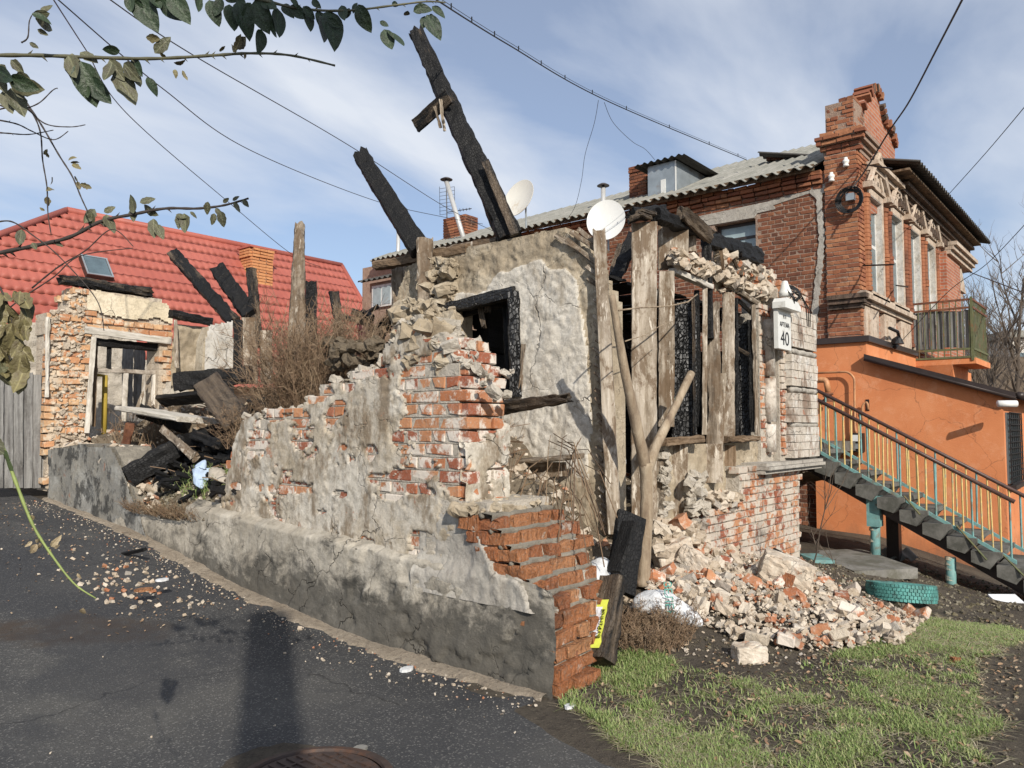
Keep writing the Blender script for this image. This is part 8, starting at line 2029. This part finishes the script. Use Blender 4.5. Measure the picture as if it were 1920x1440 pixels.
# A: long horizontal cane
TA, Q = cane('long thorny horizontal rose cane across the upper left', [(-30, 104), (70, 104), (180, 108), (290, 110), (400, 104), (470, 100), (545, 104), (628, 123)], 1.75, (4.0, 2.0), m_cane, 1, 20)
leaves_px(TA, [(135, 100, 140, 150), (128, 104, 152, 152), (150, 98, 182, 116), (210, 118, 200, 155), (205, 112, 232, 150), (232, 118, 262, 152), (218, 135, 250, 185), (240, 118, 268, 148), (290, 100, 318, 70)], 1.75, LFo, 2)
leaves_px(TA, [(152, 115, 175, 192), (165, 145, 200, 190), (163, 160, 168, 184), (248, 110, 262, 140), (275, 145, 296, 178), (225, 95, 196, 92)], 1.75, LFd, 3)
leaves_px(TA, [(300, 72, 272, 72), (412, 97, 418, 84), (440, 95, 455, 72), (445, 92, 470, 74), (437, 98, 440, 82), (458, 100, 462, 112), (326, 118, 345, 118), (328, 130, 330, 144), (342, 132, 345, 150), (300, 98, 312, 110)], 1.75, LFw, 4)
# B: dark cane along the top edge with hanging leaves
TB_, Q = cane('dark leafy rose cane hanging along the top edge', [(180, -60), (330, -22), (470, -4), (560, 16), (650, 20), (740, 10), (800, 3), (835, 5)], 1.5, (3.5, 1.3), m_cane_g if 0 else m_cane, 5, 14)
leaves_px(TB_, [(255, -10, 290, 52), (240, -12, 250, 24), (232, -15, 262, 10), (300, -8, 340, 36), (320, -12, 350, 38), (285, -10, 300, 20), (318, -14, 292, 14), (372, -10, 368, 22), (392, 0, 410, 45), (415, -4, 405, 30), (430, 8, 436, 60), (446, 2, 470, 68), (470, 5, 460, 40), (490, 55, 487, 97), (478, 0, 500, 58), (500, 10, 528, 66), (520, 15, 518, 70), (490, 2, 520, 20), (530, 8, 548, 30), (545, 10, 575, 35), (575, 18, 578, 60), (596, 20, 612, 62), (568, 12, 590, 34), (605, 30, 600, 80), (615, 35, 636, 50), (640, 10, 648, 40), (618, 20, 630, 85), (655, 15, 650, 34), (672, 8, 690, 58), (670, 5, 660, 22), (720, 55, 735, 95), (728, 58, 752, 92), (712, 40, 728, 50), (735, 5, 748, 12), (765, 20, 760, 32), (778, 14, 808, 18), (796, 30, 795, 55), (800, 28, 824, 68), (806, 26, 815, 44), (810, 12, 834, 30), (775, 22, 800, 10), (440, -8, 460, 14), (420, -10, 440, 4), (545, -4, 560, 14), (585, 0, 600, 14), (355, -12, 378, 0)], 1.5, LFd, 6)
# C: drooping cane in front of the red roof
TC_, Q = cane('drooping rose cane with round leaves before the red roof', [(-30, 480), (60, 462), (130, 445), (190, 415), (250, 402), (310, 391), (370, 391), (420, 385), (466, 372)], 1.9, (4.2, 1.8), m_cane_d, 7, 16)
leaves_px(TC_, [(172, 398, 170, 425), (178, 392, 158, 418), (200, 402, 208, 442), (190, 414, 208, 425), (250, 400, 252, 372), (262, 380, 290, 372), (248, 392, 250, 415), (270, 385, 290, 405), (288, 410, 286, 442), (292, 420, 306, 448), (338, 400, 335, 428), (345, 400, 352, 438), (330, 402, 350, 412), (356, 397, 370, 408), (390, 378, 388, 402), (404, 390, 415, 405), (412, 395, 420, 425), (402, 400, 398, 420), (440, 378, 446, 400), (436, 376, 448, 368), (455, 374, 466, 388), (418, 380, 430, 372), (195, 398, 215, 388), (40, 430, 38, 460), (60, 455, 70, 470), (100, 452, 118, 462)], 1.9, LFo, 8)
# D: green cane at the lower left
TD2, Q = cane('bright green thorny cane dangling at the lower left over the asphalt', [(-6, 820), (10, 850), (30, 905), (62, 985), (100, 1045), (140, 1095), (180, 1122)], 1.6, (4.2, 1.2), m_cane_g, 9, 10)
leaves_px(TD2, [(70, 1020, 56, 1040), (60, 1015, 50, 1025), (66, 1012, 82, 1016), (74, 1018, 76, 1030), (96, 1025, 108, 1012), (95, 1030, 90, 1040), (102, 1028, 112, 1022), (145, 1075, 150, 1085), (156, 1140, 154, 1155), (60, 965, 62, 975)], 1.6, LFt, 10)
# E: thin brown vines
TE, Q = cane('thin brown vine trailing down at the far left past the sky', [(20, 180), (55, 205), (75, 245), (80, 300), (88, 350), (90, 400), (96, 440)], 1.85, (1.6, 1.0), m_cane_d, 11)
TE2, Q = cane('second thin vine trailing right of the first one', [(48, 190), (78, 235), (110, 290), (135, 330), (152, 370), (165, 398)], 1.85, (1.8, 1.2), m_cane_d, 12)
leaves_px(TE, [(85, 285, 92, 295), (82, 290, 88, 280), (95, 345, 108, 340), (90, 350, 98, 362), (88, 368, 92, 385), (90, 370, 80, 382), (84, 395, 74, 390)], 1.85, LFw, 13)
leaves_px(TE2, [(132, 305, 142, 300), (135, 308, 150, 314), (140, 335, 155, 335), (145, 340, 148, 356), (150, 345, 172, 352), (128, 300, 138, 292)], 1.85, LFw, 14)
for i, (pts, lb) in enumerate([([(-20, 210), (40, 200), (85, 232), (130, 238), (160, 234)], 'thin bare twig curling right at the far left, topmost'), ([(-20, 222), (30, 232), (60, 246), (100, 262), (128, 246)], 'thin bare twig curling right at the far left, second'), ([(-20, 190), (30, 205), (70, 195), (98, 170), (108, 165)], 'thin bare twig rising right at the far left'), ([(-10, 248), (15, 250), (55, 252), (100, 244)], 'thin bare twig at the far left below the withered leaves'), ([(40, 80), (52, 70), (55, 40), (62, 25)], 'short twig carrying dark leaves rising from the long cane'), ([(60, 540), (110, 500), (160, 470), (210, 430), (250, 462)], 'thin brown twig arching before the cream end wall'), ([(-10, 600), (40, 560), (100, 520), (150, 480), (250, 465)], 'long thin twig crossing before the red roof from the left edge'), ([(-20, 420), (20, 415), (60, 440), (110, 480), (180, 560), (195, 620)], 'thin hanging twig before the brick column at the left')]):
    cane(lb, pts, 1.8, (1.6, 0.8), m_cane_d, 20 + i, 2, 'thin_twig')
TF = thing('leaf_cluster', 'drooping cluster of dark and olive leaves at the upper left edge', 'branch', tuple(at(10, 150, D(1.7))))
leaves_px(TF, [(62, 30, 92, 22), (66, 35, 105, 50), (75, 20, 100, 15), (70, 55, 90, 65), (55, 80, 72, 90), (0, 120, 15, 145), (20, 112, 48, 138), (15, 150, 70, 170), (0, 148, 12, 175), (20, 165, 45, 215), (8, 168, 22, 210), (-8, 125, -5, 160), (30, 140, 60, 145), (28, 110, 34, 128)], 1.7, LFo, 31)
leaves_px(TF, [(18, 145, 66, 168), (60, 25, 95, 40), (-10, 130, 30, 150)], 1.68, LFd, 32)
TG_ = thing('withered_leaf_cluster', 'dense cluster of withered brown green leaves at the left edge beside the cream wall', 'branch', tuple(at(15, 600, D(1.55))))
rr_ = random.Random(66); L1 = []
for i in range(34):
    x = rr_.uniform(-15, 52); y = rr_.uniform(535, 690); L1.append((x, y, x + rr_.uniform(-22, 26), y + rr_.uniform(25, 55)))
leaves_px(TG_, L1, 1.55, LFw, 33)
leaves_px(TG_, [(-10, 640, 15, 700), (0, 660, 20, 720), (-10, 700, 18, 690), (45, 560, 58, 600), (-12, 820, 6, 850), (-12, 840, 12, 850)], 1.55, LFo, 34)
cane('brown stem of the withered cluster at the left edge', [(-30, 500), (0, 540), (20, 590), (25, 640), (10, 700)], 1.56, (2.2, 1.4), m_cane_d, 35, 3, 'thin_twig')

# ------------------------------------------------------------------ GRASS, LITTER
GP_ = [(1060, 1290), (1110, 1255), (1180, 1225), (1260, 1240), (1330, 1262), (1420, 1268), (1560, 1240), (1640, 1195), (1740, 1160), (1900, 1180), (1960, 1200), (1880, 1215), (1820, 1230), (1840, 1300), (1860, 1380), (1800, 1450), (1700, 1500), (1300, 1500), (1230, 1420), (1110, 1360), (1050, 1330)]
Gw = [onG(min(x, 1990), min(y, 1500)) for x, y in GP_]; GPw = [(g.x, g.y) for g in Gw]
rg = np.random.RandomState(5)
xs = [p[0] for p in GPw]; ys = [p[1] for p in GPw]
N = 420000
X = rg.uniform(min(xs) - 0.2, max(xs) + 0.2, N); Y = rg.uniform(min(ys) - 0.2, max(ys) + 0.2, N)
dn = fbm(X * 1.6, Y * 1.6, 0, 201, 5, 0.6); dn2 = fbm(X * 6, Y * 6, 0, 205, 3, 0.6)
wob = 0.25 * (fbm(X * 3, Y * 3, 0, 208, 4) - 0.5)
inn = inpoly(X + wob, Y + wob, GPw)
dist = np.hypot(X, Y)
dens = np.clip((dn + 0.55 * dn2 - 0.68) * 6.0, 0.0, 1)
for (px_, py_, a, b) in ((1330, 1350, 0.42, 0.22), (1340, 1240, 0.45, 0.22), (1480, 1400, 0.2, 0.15)):
    g = onG(px_, py_); e = ((X - g.x) ** 2 + (Y - g.y) ** 2) / a ** 2; dens = dens * (1 - 0.92 * np.exp(-e * 2))
keep = inn & (rg.rand(N) < dens * np.clip(0.25 + 0.75 * (4.5 / np.maximum(dist, 1)) ** 1.3, 0, 1) + 0.03)
X = X[keep]; Y = Y[keep]; n = len(X)
if n > 110000: X = X[:110000]; Y = Y[:110000]; n = 110000
Zb = gfull(X, Y) - 0.005
hgt = (0.014 + 0.026 * rg.rand(n)) * (0.7 + 0.8 * fbm(X * 2, Y * 2, 0, 202, 3)) * np.where(Y > 2.1, 1.25, 1.0); ang = rg.rand(n) * 6.283; lean = 0.25 + 0.9 * rg.rand(n)
wdt = 0.0021 + 0.0017 * rg.rand(n)
ca, sa = np.cos(ang), np.sin(ang); px_, py_ = -sa, ca
def ring(t_, w_): 
    off = lean * hgt * t_ ** 1.6; z = Zb + hgt * (t_ - 0.25 * lean * t_ ** 2)
    cx_, cy_ = X + ca * off, Y + sa * off
    return np.stack([cx_ - px_ * wdt * w_, cy_ - py_ * wdt * w_, z], -1), np.stack([cx_ + px_ * wdt * w_, cy_ + py_ * wdt * w_, z], -1)
a0, b0 = ring(0, 1.0); a1, b1 = ring(0.55, 0.8); a2, b2 = ring(1.0, 0.12)
V = np.stack([a0, b0, a1, b1, a2, b2], 1).reshape(-1, 3); base = np.arange(n)[:, None] * 6
Qd = np.concatenate([base + np.array([0, 1, 3, 2]), base + np.array([2, 3, 5, 4])], 0)
o = link('grass', npmesh('grass', V, Qd), m_grass); o['kind'] = 'stuff'
n = 26000; X = X[:n]; Y = Y[:n]; n = len(X); Zb = Zb[:n]; hgt = 0.03 + 0.05 * rg.rand(n); ang = rg.rand(n) * 6.283; lean = 1.0 + 0.9 * rg.rand(n); wdt = 0.0013 + 0.0012 * rg.rand(n); ca, sa = np.cos(ang), np.sin(ang); px_, py_ = -sa, ca; X = X + 0.03 * rg.randn(n); Y = Y + 0.03 * rg.randn(n)
def ring(t_, w_):
    z = Zb + hgt * 0.55 * (t_ - 0.62 * t_ ** 2) + 0.006; cx_, cy_ = X + ca * lean * hgt * t_, Y + sa * lean * hgt * t_
    return np.stack([cx_ - px_ * wdt * w_, cy_ - py_ * wdt * w_, z], -1), np.stack([cx_ + px_ * wdt * w_, cy_ + py_ * wdt * w_, z], -1)
a0, b0 = ring(0, 1.0); a1, b1 = ring(0.55, 0.8); a2, b2 = ring(1.0, 0.12); V = np.stack([a0, b0, a1, b1, a2, b2], 1).reshape(-1, 3); base = np.arange(n)[:, None] * 6
o = link('dry_grass', npmesh('dry_grass', V, np.concatenate([base + np.array([0, 1, 3, 2]), base + np.array([2, 3, 5, 4])], 0)), m_straw); o['kind'] = 'stuff'
# clumps of taller grass at the foot of the raking bricks
def litter(name, poly, n_, smin, smax, mat, seed, zf=None):
    r = random.Random(seed); V = []; F_ = []
    Pp = poly
    for (x, y) in Pp:
        s_ = r.uniform(smin, smax); z = (zf or gh)(x, y) + r.uniform(0.004, 0.02); E = Euler((r.uniform(-0.6, 0.6), r.uniform(-0.6, 0.6), r.uniform(0, 6.28))).to_matrix(); k = len(V)
        for q in ((-0.5, 0, 0), (-0.2, 0.28, 0.12), (0.25, 0.22, 0.08), (0.5, 0, 0), (0.2, -0.26, 0.1), (-0.25, -0.24, 0.12)): V.append(tuple(E @ (Vector(q) * s_) + Vector((x, y, z))))
        F_.append((k, k + 1, k + 2, k + 3)); F_.append((k, k + 3, k + 4, k + 5))
    me = bpy.data.meshes.new(name); me.from_pydata(V, [], F_); me.update(); o = link(name, me, mat); o['kind'] = 'stuff'; return o
allg = pxw([(1040, 1310), (1250, 1200), (1700, 1150), (1915, 1170), (1915, 1439), (1300, 1439), (1100, 1360)], 900, None)
litter('fallen_leaves', allg, 0, 0.012, 0.035, m_litter, 3)
litter('fallen_leaves', pxw([(1300, 1250), (1600, 1210), (1915, 1190), (1915, 1439), (1400, 1439)], 420, None), 0, 0.015, 0.04, m_litter, 4)
# crumbs on the road
r_ = random.Random(91); P = []; S = []
def groad(x, y): return float(gz(x, y)) + 0.014
for i in range(800):
    y = r_.uniform(2.6, 9.9); x = 3.40 - abs(r_.gauss(0, 0.17)) - 0.03; P.append((x, y, groad(x, y) + 0.002)); S.append(r_.choice([0.004, 0.006, 0.008, 0.014]) * r_.uniform(0.7, 1.3))
for i in range(70): x, y = r_.uniform(-2, 3.3), r_.uniform(1.0, 10); P.append((x, y, groad(x, y) + 0.003)); S.append(r_.uniform(0.006, 0.015))
for i in range(120): x, y = 2.8 + r_.gauss(0, 0.25), 6.3 + r_.gauss(0, 0.5); P.append((x, y, groad(x, y) + 0.004)); S.append(r_.uniform(0.012, 0.04))
scatter_stuff('road_crumbs', P, S, m_chunk, None, 92)
pts = [(r_.gauss(2.75, 0.35), r_.uniform(5.2, 9.8)) for i in range(500)]; litter('fallen_leaves', [(x, y) for x, y in pts if x < 3.4], 0, 0.012, 0.03, m_litter, 5, groad)
for (px_, py_, s_, mt, lb) in ((268, 1107, 0.07, m_brick_raw, 'flat orange brick smear on the asphalt near the wall'), (762, 1256, 0.055, m_bag, 'small white scrap lying on the asphalt below the plinth'), (305, 1088, 0.05, m_bag, 'small white scrap beside the orange brick smear'), (1068, 1326, 0.035, m_bag, 'small white scrap at the foot of the wall corner'), (675, 1406, 0.04, m_slab, 'pale stone chip beside the manhole cover')):
    p = at(px_, py_, ('Z', 0.02)); 
    for _ in range(3): p = at(px_, py_, ('Z', groad(p.x, p.y)))
    m = MB(); k = 9; a = [(s_ * (0.8 + 0.3 * r_.random()) * math.cos(q * 6.283 / k), s_ * 0.7 * (0.8 + 0.3 * r_.random()) * math.sin(q * 6.283 / k)) for q in range(k)]
    m.prism([(p.x + x, p.y + y) for x, y in a], 'Z', p.z - 0.004, p.z + 0.012); tag(m.build('scrap', mt), lb, 'scrap')
# ------------------------------------------------------------------ unseen pole added behind the viewer to cast the shadow strip on the road
TPz = thing('shadow_pole', 'unseen concrete pole added behind the viewer to cast the shadow strip on the road', 'pole', (0, 0, 0))
sp = at(505, 1270, ('Z', 0.02)); hL = Vector((math.cos(LAZ), math.sin(LAZ), 0)); pb = sp - hL * 9.0; pb.z = 0
m = MB(); m.tube([pb, pb + Vector((0, 0, 5.75))], [0.19, 0.15], 12); m.build('shaft', m_slab, TPz, smooth=True)
